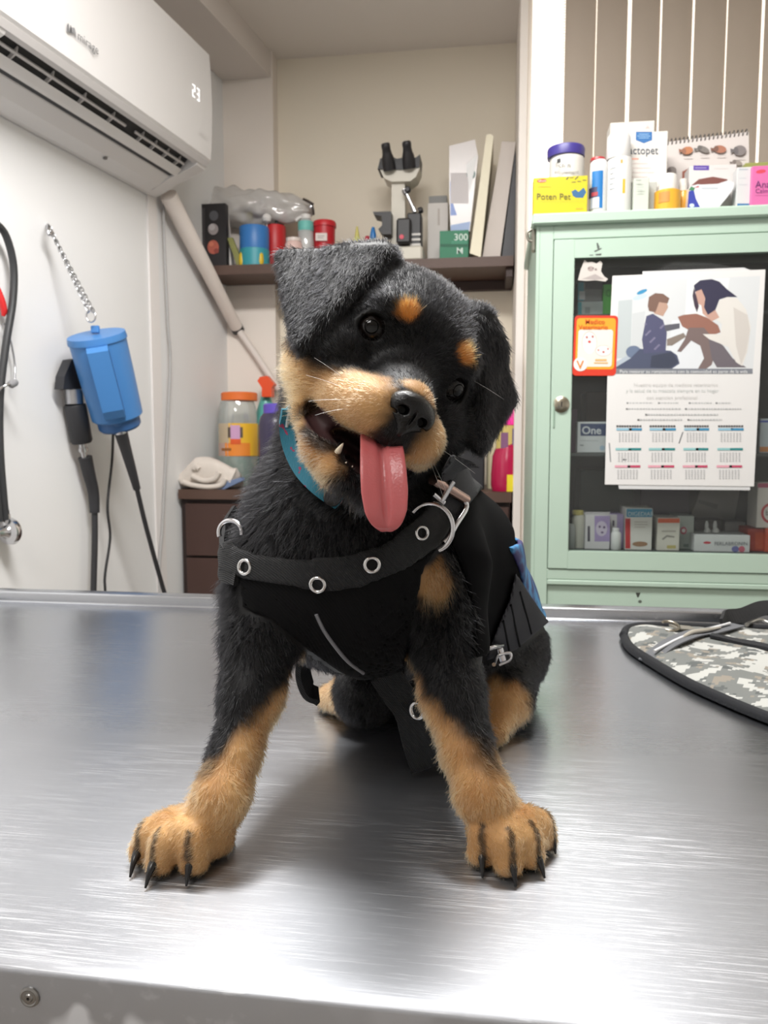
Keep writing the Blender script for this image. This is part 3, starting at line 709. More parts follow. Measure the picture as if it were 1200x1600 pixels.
# ================================================================== DARK LOW CABINET AND WHAT STANDS ON IT
ZL, YL = 0.95, 2.30
CB = M((70, 48, 42), 0.55, noise=0.12, scale=6); CBD = M((46, 32, 29), 0.6)
lc = thing('dark_sideboard', 'dark brown wooden sideboard along the back of the recess', 'sideboard', (-0.42, 2.5, 0.0))
def lx(Y): return CW.x + (Y-2.66)*math.tan(A8) + 0.008
prism('worktop', [Vector((lx(YL)-0.0, YL, ZL-0.03)), Vector((0.104 if False else 0.0585, YL, ZL-0.03)), Vector((0.0585, 2.71, ZL-0.03)), Vector((xc+0.004, 2.71, ZL-0.03)), Vector((xc+0.004, 2.655, ZL-0.03)), Vector((lx(2.655), 2.655, ZL-0.03))], (0, 0, 0.03), WOOD, lc)
prism('carcass', [Vector((lx(YL+0.02)+0.0, YL+0.02, 0.001)), Vector((0.055, YL+0.02, 0.001)), Vector((0.055, 2.65, 0.001)), Vector((lx(2.65), 2.65, 0.001))], (0, 0, ZL-0.0305), CBD, lc)
xx0 = lx(YL)+0.016; wdr = (0.055-xx0)/2
for k in range(2):
    a_ = xx0+wdr*k+0.004; c_ = xx0+wdr*(k+1)-0.004
    d = box('drawer', (a_, YL+0.004, 0.74), (c_, YL+0.0195, ZL-0.045), CB, lc)
    lathe('knob', ((a_+c_)/2, YL+0.004, 0.82), (0, -1, 0), [(0, 0.006), (0.012, 0.006), (0.014, 0.012), (0.022, 0.011)], STEELM, d, 16)
    d = box('door', (a_, YL+0.004, 0.06), (c_, YL+0.0195, 0.732), CB, lc)
    lathe('knob', (c_-0.04, YL+0.004, 0.60), (0, -1, 0), [(0, 0.006), (0.012, 0.006), (0.014, 0.012), (0.022, 0.011)], STEELM, d, 16)
zl = ZL+0.0006
# towel: folded and rolled
def towel(name, label, cx, cy0, w_, hgt, Y, dep, mat):
    b = onY(cx, cy0, Y); s = pxl(b)
    V, Fc = [], []
    nu, nv = 30, 28
    rb = np.random.default_rng(5)
    for i in range(nu+1):
        t = i/nu
        x = (t-0.5)*w_*s
        prof = (0.62+0.38*math.sin(math.pi*min(1, t*0.95+0.12)))
        if t < 0.3: prof *= 0.55+0.45*t/0.3
        for k in range(nv):
            a = 2*math.pi*k/nv
            rx = dep*(0.5+0.03*math.sin(4*a+6*t)); rz = hgt*s*0.5*prof*(1+0.05*math.sin(3*a+9*t))
            fold = 0.07*max(0, math.sin(2*a*2+5*t))*math.sin(math.pi*t)
            e = 0.75
            ca, sa = math.cos(a), math.sin(a)
            V.append(b+Vector((x+0.015*math.sin(2*a)*(1 if t < 0.5 else -1)*0.6, rx*(1-fold)*math.copysign(abs(ca)**e, ca), hgt*s*0.5*prof+rz*(1-fold)*math.copysign(abs(sa)**e, sa))))
    for i in range(nu):
        for k in range(nv):
            l = (k+1) % nv; Fc.append((i*nv+k, i*nv+l, (i+1)*nv+l, (i+1)*nv+k))
    Fc += [tuple(range(nv-1, -1, -1)), tuple(range(nu*nv, (nu+1)*nv))]
    zmin = min(v.z for v in V)
    for v in V: v.z += zl+0.001-zmin
    o = obj(name, V, Fc, mat, smooth=True)
    return tag(o, label, 'towel')
TW = M((214, 204, 194), 0.95, noise=0.05, scale=60, bump=0.35, sheen=0.3)
tw = towel('folded_towel', 'cream rolled towel on the end of the dark sideboard', 330, 762, 84, 48, 2.365, 0.10, TW)
# visible rolled folds on the front end of the towel
for pts in ([(286, 753), (300, 758), (325, 761), (345, 758), (352, 748)], [(300, 744), (318, 751), (335, 748), (342, 738)], [(303, 733), (306, 729), (311, 733)]):
    o = tube('fold', smooth_path([onY(x, y, 2.312) for x, y in pts]), 0.0085, TW, tw, 8)
o = polybox('blue_cloth', 'folded blue cloth tucked under the cream towel', 'cloth', [(338, 764), (344, 755), (376, 746), (379, 751), (350, 765)], 2.315, 0.03, M((112, 128, 160), 0.9), zb=zl)
# clear jar with orange lid
YJ = 2.51
t = thing('treat_jar', 'clear plastic jar with an orange lid and yellow label', 'jar', (onY(373, 750, YJ).x, YJ, zl))
pxlathe('jar_body', 373, YJ, [(752, 27), (748, 30), (712, 31), (664, 31), (650, 30), (636, 28), (626, 25)], glassM((0.90, 0.93, 0.91), 0.10, 0.72), t, 32, zb=zl)
pxlathe('contents', 373, YJ, [(750, 27), (746, 28.5), (700, 29), (698, 20)], M((44, 132, 100), 0.6, noise=0.25, scale=60), t, 24, zb=zl+0.003)
pxlathe('lid', 374, YJ, [(626.5, 27), (626, 28), (615, 28), (613.5, 26), (613, 18)], M((232, 116, 48), 0.45), t, 32)
s = pxl(onY(373, 690, YJ)); cJ = onY(373, 690, YJ)
def cyl_patch(name, parent, cx, Y, rpx, x0, x1, y0, y1, rgb, off=0.0005, n=12):
    """curved label on a round body, spanning pixel columns x0..x1"""
    c = onY(cx, (y0+y1)/2, Y); s = pxl(c); r = rpx*s+off
    a0, a1 = math.asin(max(-1, min(1, (x0-cx)/rpx))), math.asin(max(-1, min(1, (x1-cx)/rpx)))
    zt_, zb_ = onY(cx, y0, Y).z, onY(cx, y1, Y).z
    va = math.atan2((c-CAM).x, (c-CAM).y)
    V, Fc = [], []
    for i in range(n+1):
        a = a0+(a1-a0)*i/n
        d = Vector((math.sin(a+0), -math.cos(a+0), 0)); d = Matrix.Rotation(-va, 3, 'Z')@d
        V += [Vector((c.x, Y, zb_))+d*r, Vector((c.x, Y, zt_))+d*r]
    for i in range(n): Fc.append((2*i, 2*i+2, 2*i+3, 2*i+1))
    return obj(name, V, Fc, M(rgb, 0.5), parent, smooth=True)
cyl_patch('label', t, 373, YJ, 31, 343, 402, 662, 712, (238, 186, 50))
cyl_patch('label_band', t, 373, YJ, 31, 343, 402, 692, 712, (236, 140, 52), 0.0009)
cyl_patch('label_print', t, 373, YJ, 31, 357, 379, 668, 684, (92, 78, 66), 0.0013)
cyl_patch('label_print', t, 373, YJ, 31, 361, 375, 665, 686, (206, 160, 196), 0.0017)
cyl_patch('label_print', t, 373, YJ, 31, 361, 376, 686, 694, (222, 90, 34), 0.0019)
cyl_patch('label_print', t, 373, YJ, 31, 348, 362, 700, 704, (150, 92, 40), 0.0017)
# spray bottle behind
t = thing('spray_bottle', 'teal spray bottle with an orange trigger nozzle behind the jar', 'bottle', (onY(414, 745, 2.605).x, 2.605, zl))
pxlathe('bottle_body', 417, 2.605, [(748, 15), (745, 16), (660, 16), (640, 14), (622, 8), (619, 7)], M((98, 182, 172), 0.3), t, 24, zb=zl)
prism('trigger_nozzle', [onY(x, y, 2.565) for x, y in [(402, 595), (406, 589), (417, 587), (428, 600), (424, 606), (424, 620), (409, 620), (409, 606)]], (0, 0.035, 0), M((234, 84, 38), 0.4), t)
# bottle with purple lid
t = thing('purple_lid_bottle', 'dark bottle with a violet screw lid beside the treat jar', 'bottle', (onY(432, 748, 2.42).x, 2.42, zl))
pxlathe('bottle_body', 432, 2.42, [(754, 25), (750, 27), (665, 27), (652, 24), (646, 19)], M((66, 60, 84), 0.25), t, 24, zb=zl)
pxlathe('lid', 432, 2.42, [(646.5, 19.5), (646, 20.5), (633, 20.5), (631, 18)], M((104, 84, 190), 0.4), t, 28)
# right-hand side of the sideboard
t = thing('bench_device', 'small black bench device with a grey panel behind the puppy', 'device', (onY(735, 745, 2.45).x, 2.45, zl))
pbox('housing', 712, 692, 757, 760, 2.42, 0.12, M((44, 44, 47), 0.4), t, 0.004, zb=zl)
pbox('column', 718, 632, 746, 694, 2.44, 0.07, M((66, 64, 64), 0.45), t, 0.004)
pbox('panel', 721, 669, 738, 693, 2.435, 0.004, M((176, 180, 178), 0.4), t, 0.001)
lathe('knob', onY(729, 657, 2.44), (0, -1, 0), [(0, 0.0095), (0.01, 0.009), (0.012, 0.006)], M((206, 206, 204), 0.35), t, 16)
tube('rod', [onY(716, 700, 2.425), onY(716, 632, 2.425)], 0.004, STEELM, t, 8)
t = thing('glass_jar', 'pale green glass jar beside the black bench device', 'jar', (onY(697, 748, 2.46).x, 2.46, zl))
pxlathe('jar_body', 697, 2.46, [(752, 16), (748, 18), (690, 18), (682, 15), (678, 15)], glassM((0.80, 0.88, 0.85), 0.1, 0.5), t, 24, zb=zl)
pxlathe('lid', 697, 2.46, [(678.5, 15.5), (678, 16.5), (668, 16.5), (667, 13)], M((150, 160, 156), 0.4), t, 24)
t = thing('cream_bottle', 'cream plastic bottle half behind the pink bottle', 'bottle', (onY(771, 748, 2.48).x, 2.48, zl))
pxlathe('bottle_body', 771, 2.48, [(752, 10), (750, 11), (690, 11), (682, 9), (676, 7)], M((216, 206, 172), 0.35), t, 20, zb=zl)
pxlathe('cap', 771, 2.48, [(676.5, 7), (676, 7.6), (668, 7), (667, 5)], M((236, 232, 226), 0.4), t, 18)
YP = 2.37
t = thing('pink_bottle', 'bottle of magenta liquid with a hot pink cap near the bright window', 'bottle', (onY(793, 748, YP).x, YP, zl))
pxlathe('bottle_body', 793, YP, [(762, 24), (758, 26), (742, 26), (712, 24), (700, 19), (690, 17.5), (664, 17)], M((176, 22, 70), 0.2), t, 28, zb=zl)
cyl_patch('label', t, 793, YP, 18.2, 776, 810, 665, 711, (206, 186, 110))
cyl_patch('label_print', t, 793, YP, 18.2, 800, 808, 670, 705, (96, 84, 140), 0.001)
cyl_patch('label_print', t, 793, YP, 18.2, 783, 794, 676, 702, (130, 84, 120), 0.001)
pxlathe('cap', 801, YP-0.005, [(664.5, 13), (664, 13.5), (646, 12), (636, 8), (624, 6.5), (622, 5)], M((236, 16, 150), 0.35), t, 20)
tube('handle', smooth_path([onY(812, 742, YP), onY(820, 728, YP), onY(821, 706, YP), onY(814, 694, YP), onY(808, 698, YP)]), 0.008, M((214, 150, 110), 0.35), t, 10)
b = pxbox('yellow_carton', 'small yellow carton in front of the pink bottle', 'box', 792, 742, 819, 770, 2.315, 0.035, (232, 214, 46), zb=zl)
decal('print', b, pfY(2.315), [((196, 176, 60), EL(806, 763, 5, 4)), ((150, 120, 50), EL(806, 763, 2.5, 2))])

# ================================================================== GREEN STEEL CABINET
YC = 1.60
_M_full = M
def M(rgb, *a, **k):          # cabinet and its items coloured darker to offset overexposure from the lamps
    return _M_full(tuple(round(v*0.9) for v in rgb), *a, **k)
GR = M((190, 212, 194), 0.42, noise=0.025, scale=5, bump=0.02); GRD = M((150, 175, 156), 0.5); INT = M((36, 36, 42), 0.6)
ZTOP = 1.548
XL = onY(838, 400, YC).x; XR = 0.98; YCB = YC+0.40
gc = thing('medicine_cabinet', 'pale green painted steel cabinet with a glazed door and medicine boxes', 'cabinet', ((XL+XR)/2, YC+0.2, 0.0))
zslab = onY(832, 351, YC-0.012).z
box('top_slab', (onY(832, 345, YC-0.012).x, YC-0.012, zslab), (XR+0.01, YCB, ZTOP), GR, gc, 0.003)
zg1, zg0 = onY(902, 403, YC).z, onY(885, 861, YC).z       # glass top and bottom
zd1, zd0 = onY(868, 375, YC).z, onY(854, 888, YC).z       # door top and bottom
xg0 = onY(893, 630, YC).x; xd0 = onY(861, 630, YC).x; xd1 = XR-0.04; xg1 = xd1-0.045
th = 0.018
box('side_panel', (XL, YC, 0.02), (XL+0.006, YCB, zslab), GR, gc, 0)
box('side_panel', (XR-0.006, YC, 0.02), (XR, YCB, zslab), GR, gc, 0)
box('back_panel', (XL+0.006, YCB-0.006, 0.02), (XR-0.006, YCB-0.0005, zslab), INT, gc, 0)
# front stile and rails around the door
box('front_stile', (XL+0.006, YC+0.0005, 0.02), (xd0-0.0012, YC+0.02, zslab), GR, gc, 0.001)
box('front_stile', (xd1+0.0012, YC+0.0005, 0.02), (XR-0.006, YC+0.02, zslab), GR, gc, 0.001)
box('front_rail', (xd0-0.0012, YC+0.0005, zd1+0.0015), (xd1+0.0012, YC+0.02, zslab), GR, gc, 0.001)
zr0 = onY(860, 905, YC).z
box('front_rail', (xd0-0.0012, YC+0.0005, zr0), (xd1+0.0012, YC+0.02, zd0-0.0015), GR, gc, 0.001)
# drawer front below, set back with its own shadow gap
xw0 = onY(852, 915, YC).x
box('drawer_front', (xd0-0.001, YC+0.006, zr0-0.16), (xd1, YC+0.02, zr0-0.0115), GR, gc, 0.002)
box('drawer_lip', (xd0-0.001, YC-0.0015, zr0-0.011), (xd1, YC+0.018, zr0-0.0008), GR, gc, 0.0015)
box('lower_front', (xd0-0.001, YC+0.001, 0.02), (xd1, YC+0.02, zr0-0.164), GR, gc, 0.002)
cp = onY(996, 929, YC+0.0055)
decal('chipped_paint', bpy.data.objects['drawer_front'], pfY(YC+0.006), [((60, 66, 58), [(993, 926), (1001, 926), (998, 933), (996, 934)]), ((92, 100, 90), EL(1000, 940, 3, 2.5))])
# door: four frame members in one welded frame, glass, lock
door = thing('door_tmp', None, None, gc.location)
bpy.data.objects.remove(door)
bm = bmesh.new()
add_hull8(bm, corners((xd0, YC-0.002, zd0), (xg0, YC+th, zd1)), 0.0015)
add_hull8(bm, corners((xg1, YC-0.002, zd0), (xd1, YC+th, zd1)), 0.0015)
add_hull8(bm, corners((xg0-0.001, YC-0.0019, zg1), (xg1+0.001, YC+th, zd1-0.0005)), 0)
add_hull8(bm, corners((xg0-0.001, YC-0.0019, zd0+0.0005), (xg1+0.001, YC+th, zg0)), 0)
door = from_bm('door', bm, GR, gc)
box('pane', (xg0+0.0003, YC+0.006, zg0+0.0003), (xg1-0.0003, YC+0.009, zg1-0.0003), glassM((0.95, 0.97, 0.96), 0.015, 0.993), door, 0)
lk = onY(877, 632, YC-0.002)
lathe('lock', lk, (0, -1, 0), [(0, 0.0165), (0.001, 0.0165), (0.003, 0.012), (0.006, 0.0115), (0.007, 0.009), (0.0075, 0.003)], M((196, 188, 168), 0.25, 1.0), door, 28)
box('keyhole', (lk.x-0.0012, lk.y-0.0085, lk.z-0.005), (lk.x+0.0012, lk.y-0.007, lk.z+0.005), M((40, 36, 30), 0.5), door, 0)
hxx = onY(866, 620, YC-0.001).x
box('hinge_pin', (hxx-0.0015, YC-0.004, onY(866, 668, YC).z), (hxx+0.0015, YC+0.001, onY(866, 628, YC).z), GRD, gc, 0.0005)
# latch on the side near the top
lp = onY(831, 368, YC+0.03)
lt = box('side_latch', (XL-0.008, YC+0.02, onY(830, 392, YC+0.02).z), (XL-0.0005, YC+0.04, onY(830, 355, YC+0.02).z), M((176, 172, 160), 0.35, 1.0), gc, 0.002)
tube('latch_hook', smooth_path([Vector((XL-0.008, YC+0.03, lp.z+0.012)), Vector((XL-0.017, YC+0.03, lp.z+0.006)), Vector((XL-0.015, YC+0.03, lp.z-0.008)), Vector((XL-0.007, YC+0.03, lp.z-0.012))]), 0.0028, M((176, 172, 160), 0.35, 1.0), lt, 8)
# interior shelves
zsh = [zg0-0.002, onY(924, 708, YC+0.03).z, onY(924, 492, YC+0.03).z]
for zz in zsh: box('shelf', (XL+0.0065, YC+0.022, zz-0.006), (XR-0.0065, YCB-0.0065, zz), M((70, 74, 74), 0.5), gc, 0)
# scribble and stickers
decal('pen_scribble', door, pfY(YC-0.002), [((92, 98, 92), [(932, 380), (934, 379), (937, 386), (936, 391), (933, 388)]), ((92, 98, 92), [(928, 392), (940, 387), (940, 389), (930, 394)]), ((92, 98, 92), R4(921, 398, 927, 399.2)), ((92, 98, 92), [(930, 397), (940, 396), (939, 399), (931, 399)])])
pg = pfY(YC+0.006)
cs = prism('cat_sticker', [pg(x, y, 0.0002) for x, y in [(903, 438), (907, 422), (911, 412), (913, 406), (918, 410), (925, 409), (932, 412), (938, 407), (941, 412), (939, 424), (944, 432), (950, 436), (946, 440), (930, 438), (916, 439)]], (0, -0.0008, 0), M((216, 208, 200), 0.5))
tag(cs, 'white cat-shaped sticker stuck on the glass of the green cabinet', 'sticker')
pc = pfY(YC+0.005)
decal('print', cs, pc, [((176, 160, 154), EL(923, 420, 5, 4)), ((150, 136, 130), EL(931, 421, 2, 2)), ((180, 170, 166), [(909, 436), (930, 428), (944, 436), (930, 437)]), ((120, 104, 100), EL(920, 419, 1.2, 1.2)), ((120, 104, 100), EL(927, 419, 1.2, 1.2))])
# orange reminder sticker: partly over the door frame
def rrect(x0, y0, x1, y1, r, skew=0.0, n=5):
    out = []
    for cx, cy, a0 in ((x1-r, y0+r, -90), (x1-r, y1-r, 0), (x0+r, y1-r, 90), (x0+r, y0+r, 180)):
        for k in range(n+1):
            a = math.radians(a0+90*k/n); x, y = cx+r*math.cos(a), cy+r*math.sin(a)
            out.append((x-skew*(y-y0), y))
    return out
ps = pfY(YC-0.0032)
ss = prism('reminder_sticker', [ps(x, y, 0) for x, y in rrect(898, 493, 966, 587, 6, 0.04)], (0, 0.001, 0), M((226, 62, 40), 0.4))
tag(ss, 'orange and red rounded sticker overlapping the cabinet door frame and glass', 'sticker')
decal('print', ss, ps, [((250, 170, 40), rrect(901.5, 497, 962.5, 577, 5, 0.04)), ((250, 238, 226), rrect(904, 515, 958, 573, 4, 0.04)), ((232, 206, 196), EL(921, 535, 12, 18)), ((250, 246, 240), EL(921, 536, 11, 17)), ((232, 206, 196), EL(943, 548, 13, 9)), ((252, 244, 238), EL(943, 548, 12, 8)),
    ((190, 90, 80), EL(917, 527, 1.6, 2)), ((190, 90, 80), EL(926, 526, 1.6, 2)), ((214, 70, 70), EL(921, 534, 2.4, 2)), ((214, 120, 110), EL(935, 547, 1.3, 1.5)), ((214, 120, 110), EL(950, 545, 1.3, 1.5)), ((200, 80, 80), EL(943, 550, 1.8, 1.5)),
    ((250, 240, 234), EL(907, 569, 11, 11, 22)), ((240, 190, 120), R4(930, 561, 948, 564)), ((240, 190, 120), R4(928, 566, 950, 568))])
text('lettering', ss, ps, 'Medico', 914, 506, 10.5, (214, 84, 30), off=0.0012, bold=0.01); text('lettering', ss, ps, 'Veterinario', 904, 514.5, 10, (214, 84, 30), off=0.0012, bold=0.01)
text('lettering', ss, ps, 'V', 901, 576, 18, (236, 140, 40), off=0.0014, bold=0.01)

# wall calendar taped to the glass
YK = YC-0.0026
pk = pfY(YK)
cal = prism('wall_calendar', [pk(x, y, 0) for x, y in [(957, 431), (1196, 421), (1191, 520), (1178, 760), (945, 757), (949, 590)]], (0, 0.0008, 0), M((238, 236, 232), 0.6))
tag(cal, 'white wall calendar with a family photo hung on the cabinet glass', 'calendar')
prism('backing_sheet', [pfY(YC-0.0016)(x, y, 0) for x, y in [(1004, 424), (1162, 418), (1178, 424), (1172, 766), (967, 764), (965, 748), (1000, 748)]], (0, 0.0006, 0), M((226, 226, 224), 0.6), cal)
P = []
P.append(((226, 228, 228), [(968, 440), (1188, 431), (1176, 584), (961, 584)]))
P.append(((200, 208, 208), [(966, 470), (988, 468), (985, 560), (962, 560)]))
P.append(((214, 218, 218), [(988, 490), (1008, 486), (1004, 550), (986, 556)]))
P.append(((240, 242, 240), [(1074, 437), (1140, 434), (1130, 500), (1070, 500)]))
P.append(((232, 236, 238), [(1050, 500), (1100, 500), (1110, 580), (1040, 580)]))
P.append(((186, 196, 206), [(962, 566), (986, 552), (1010, 584), (961, 584)]))
P.append(((60, 150, 196), EL(1003, 456, 9, 3, 10, -0.4))); P.append(((206, 222, 232), EL(1000, 464, 12, 4, 10, -0.3)))
P.append(((110, 124, 150), EL(990, 550, 12, 10)))
# child
P.append(((78, 84, 108), [(962, 574), (985, 560), (1000, 545), (1048, 548), (1058, 555), (1062, 568), (1050, 576), (1000, 582), (962, 584)]))
P.append(((62, 68, 86), [(1018, 556), (1050, 550), (1060, 566), (1046, 576), (1016, 574)]))
P.append(((84, 86, 116), [(1010, 494), (1020, 490), (1036, 500), (1042, 520), (1040, 550), (1006, 552), (1003, 530)]))
for k in range(16):
    x = 1007+(k*7) % 30; y = 505+(k*11) % 42; P.append(((132, 128, 156), R4(x, y, x+3, y+2.5)))
P.append(((96, 96, 104), [(1038, 508), (1062, 505), (1062, 513), (1040, 518)]))
P.append(((196, 160, 140), [(1018, 470), (1040, 468), (1044, 480), (1036, 494), (1022, 490)]))
P.append(((128, 98, 84), [(1012, 478), (1014, 464), (1024, 458), (1036, 459), (1046, 466), (1043, 474), (1030, 472), (1024, 488), (1014, 486)]))
# dog
P.append(((156, 108, 92), [(1059, 495), (1068, 492), (1088, 490), (1104, 496), (1122, 508), (1126, 519), (1108, 526), (1088, 522), (1066, 510)]))
P.append(((126, 108, 104), [(1076, 512), (1100, 512), (1110, 524), (1120, 545), (1112, 570), (1104, 576), (1090, 577), (1100, 560), (1094, 540), (1080, 532), (1064, 550), (1058, 549), (1070, 530)]))
P.append(((140, 128, 118), [(1042, 530), (1068, 520), (1072, 526), (1050, 540), (1042, 540)]))
P.append(((112, 104, 110), [(1106, 524), (1130, 540), (1145, 560), (1166, 574), (1120, 574), (1112, 560)]))
# woman
P.append(((232, 228, 220), [(1124, 470), (1136, 464), (1152, 466), (1166, 484), (1173, 510), (1168, 548), (1160, 572), (1150, 566), (1138, 542), (1108, 530), (1098, 522), (1126, 522), (1128, 506), (1114, 496)]))
P.append(((214, 208, 200), [(1146, 480), (1168, 492), (1172, 516), (1166, 550), (1158, 570), (1150, 540)]))
P.append(((206, 164, 148), [(1086, 452), (1096, 450), (1102, 466), (1098, 478), (1090, 474)]))
P.append(((206, 164, 148), [(1094, 466), (1112, 474), (1124, 496), (1112, 502), (1098, 490)]))
P.append(((52, 50, 74), [(1086, 456), (1084, 446), (1094, 438), (1112, 436), (1124, 440), (1136, 452), (1152, 464), (1136, 464), (1124, 468), (1118, 484), (1106, 492), (1100, 480), (1102, 466), (1096, 452)]))
P.append(((70, 56, 70), [(1084, 450), (1088, 462), (1092, 478), (1089, 488), (1085, 478), (1082, 462)]))
P.append(((132, 136, 142), [(961, 576), (1176, 576), (1176, 584), (961, 584)]))
decal('photo_print', cal, pk, P, eps=0.00002)
text('lettering', cal, pk, 'Para mejorar su rompimiento con la comunidad es parte de la vida', 968, 583, 7.4, (244, 244, 244), off=0.0012)
text('lettering', cal, pk, 'Nuestro equipo de medicos veterinarios', 990, 604, 8, (214, 212, 208), off=0.0005)
text('lettering', cal, pk, 'y la salud de tu mascota siempre en tu hogar', 978, 613, 8, (206, 210, 206), off=0.0005)
text('lettering', cal, pk, 'con atencion profesional', 1010, 624, 8, (214, 212, 208), off=0.0005)
Lp = []
for y, segs in ((630, ((979, 1020), (1028, 1061), (1076, 1112), (1118, 1142))), (639, ((978, 1064), (1070, 1158))), (648, ((1008, 1122),)), (656, ((996, 1066), (1074, 1128)))):
    for a_, b_ in segs:
        x = a_
        while x < b_:
            wd = 2.2+((x*7) % 3); Lp.append(((196, 196, 194), R4(x, y-1.2, min(x+wd, b_), y+0.8))); x += wd+1.1
        Lp.append(((140, 140, 140), R4(a_, y-1.4, a_+3, y+1)))
cols = [(963, 1003), (1015, 1056), (1069, 1108), (1122, 1162)]
for ri, (yy, cs_) in enumerate(((668, ((150, 200, 222), (52, 146, 190))), (699, ((150, 206, 206), (40, 140, 140))), (726, ((240, 170, 184), (204, 70, 104))))):
    for ci, (a_, b_) in enumerate(cols):
        dx = -ri*1.2; a_ += dx; b_ += dx
        if ri == 0:
            for k in range(10): Lp.append(((64, 64, 66), R4(a_+k*(b_-a_)/10, yy-3.5, a_+(k+0.8)*(b_-a_)/10, yy-0.8)))
        Lp.append((cs_[0], R4(a_, yy+1, a_+(b_-a_)*0.6, yy+4.5))); Lp.append((cs_[1], R4(a_+(b_-a_)*0.5, yy+1, b_, yy+4.5)))
        for r_ in range(5):
            for k in range(7):
                x = a_+4+k*(b_-a_-6)/7; y = yy+8+r_*3.1; Lp.append(((204, 204, 204), R4(x, y, x+2.6, y+1.5)))
decal('month_print', cal, pk, Lp, eps=0.00003)
decal('ink_marks', cal, pk, [((110, 110, 112), [(1066, 675), (1068, 675), (1062, 693), (1060, 693)]), ((150, 150, 150), [(951, 692), (953, 692), (955, 722), (953, 722)]), ((90, 90, 90), R4(973, 717, 979, 719))], eps=0.00005)
tp = prism('tape', [pfY(YC+0.0055)(x, y, 0) for x, y in [(1028, 421), (1050, 410), (1110, 411), (1150, 418), (1150, 424), (1030, 427)]], (0, -0.0004, 0), glassM((0.97, 0.98, 0.98), 0.0, 0.985), cal)

# boxes standing behind the glass
zb = zsh[0]+0.0006
def cb(name, label, x0, y0, x1, rgb, prints=(), Y=YC+0.045, dep=0.07, zb=zb, group='medicine boxes on the cabinet floor', cat='box'):
    o = pxbox(name, label, cat, x0, y0, x1, 858, Y, dep, rgb, zb=zb, group=group)
    if prints: decal('print', o, pfY(Y), list(prints))
    return o
t = thing('clear_vial', 'clear plastic vial at the hinge end of the cabinet floor', 'vial', (onY(893, 850, YC+0.05).x, YC+0.05, zb))
pxlathe('vial_body', 892, YC+0.05, [(858, 6), (856, 6.6), (826, 6.6), (818, 4)], M((178, 180, 178), 0.3), t, 16, zb=zb)
t = thing('yellow_cap_bottle', 'white bottle with yellow cap beside the first lilac box', 'bottle', (onY(903, 850, YC+0.075).x, YC+0.075, zb))
pxlathe('bottle_body', 903, YC+0.075, [(858, 9), (856, 10), (810, 10), (804, 8)], M((222, 220, 208), 0.35), t, 20, zb=zb)
pxlathe('cap', 903, YC+0.075, [(804.5, 8), (804, 8.6), (798, 8.6), (797, 7)], M((212, 198, 110), 0.4), t, 20)
cb('lilac_box', 'white and lilac box with a pet face on the cabinet floor', 914, 804, 953, (226, 222, 226), [((176, 156, 204), R4(929, 806, 953, 846)), ((214, 202, 226), EL(940, 826, 9, 12)), ((110, 90, 130), EL(937, 823, 1.8, 2)), ((110, 90, 130), EL(944, 824, 1.8, 2)), ((110, 90, 130), EL(941, 832, 2.2, 1.6)), ((80, 74, 90), R4(918, 822, 922, 846)), ((200, 196, 200), R4(915, 800, 953, 803))])
cb('lilac_box', 'narrow lilac box behind the small white bottle', 953, 804, 974, (178, 160, 206), [((226, 222, 226), R4(953, 804, 964, 855)), ((90, 84, 100), R4(957, 813, 960, 822))], Y=YC+0.065)
t = thing('white_bottle', 'small plain white bottle in front of the narrow lilac box', 'bottle', (onY(963, 850, YC+0.045).x, YC+0.045, zb))
pxlathe('bottle_body', 962, YC+0.045, [(858, 7), (857, 7.8), (834, 7.8), (831, 6)], M((232, 232, 232), 0.35), t, 18, zb=zb)
pxlathe('cap', 962, YC+0.045, [(831.5, 5), (831, 5.4), (826, 5.4), (825, 4.4)], M((240, 240, 240), 0.4), t, 16)
b = cb('teal_top_box', 'white box with teal top and red side on the cabinet floor', 977, 794, 1019, (236, 232, 228), [((42, 150, 190), R4(979, 795, 1019, 808)), ((208, 44, 50), R4(977, 810, 985, 857)), ((196, 186, 180), R4(991, 815, 1012, 816.2)), ((196, 186, 180), R4(991, 819, 1012, 820.2)), ((196, 186, 180), R4(991, 823, 1008, 824.2)), ((170, 130, 100), EL(1000, 850, 12, 4))])
text('lettering', b, pfY(YC+0.045), 'DIGEDIAR', 981, 806, 9, (220, 236, 242), off=0.001)
b = cb('orange_top_box', 'white box with an orange top on the cabinet floor', 1027, 809, 1062, (230, 224, 214), [((232, 96, 44), R4(1028, 810, 1062, 817)), ((150, 144, 140), [(1034, 842), (1042, 836), (1054, 838), (1054, 840), (1042, 839), (1036, 844)]), ((206, 190, 120), R4(1042, 852, 1056, 857)), ((180, 172, 166), R4(1034, 829, 1056, 831))])
b = cb('grey_box', 'pale grey-green box behind the orange-topped box', 1057, 806, 1084, (186, 192, 188), [((206, 96, 120), EL(1068, 829, 5, 6)), ((236, 236, 236), EL(1068, 829, 3, 3)), ((130, 140, 136), R4(1068, 850, 1076, 855))], Y=YC+0.075)
for i, (x, wd) in enumerate(((1104, 3.2), (1117, 3.6))):
    t = thing('glass_ampoule', ['slim white ampoule standing behind the low white box, nearer the grey box', 'slim white ampoule behind the low white box, next to the first ampoule'][i], 'ampoule', (onY(x, 840, YC+0.09).x, YC+0.09, zb), 'white ampoules behind the low box')
    pxlathe('ampoule_body', x, YC+0.09, [(858, wd*1.5), (857, wd*1.6), (829, wd*1.6), (825, wd*0.8)], M((224, 224, 224), 0.3), t, 14, zb=zb)
    pxlathe('tip', x, YC+0.09, [(825.5, wd*0.8), (820, wd*0.9), (814, wd*0.5)], M((230, 230, 230), 0.3), t, 12)
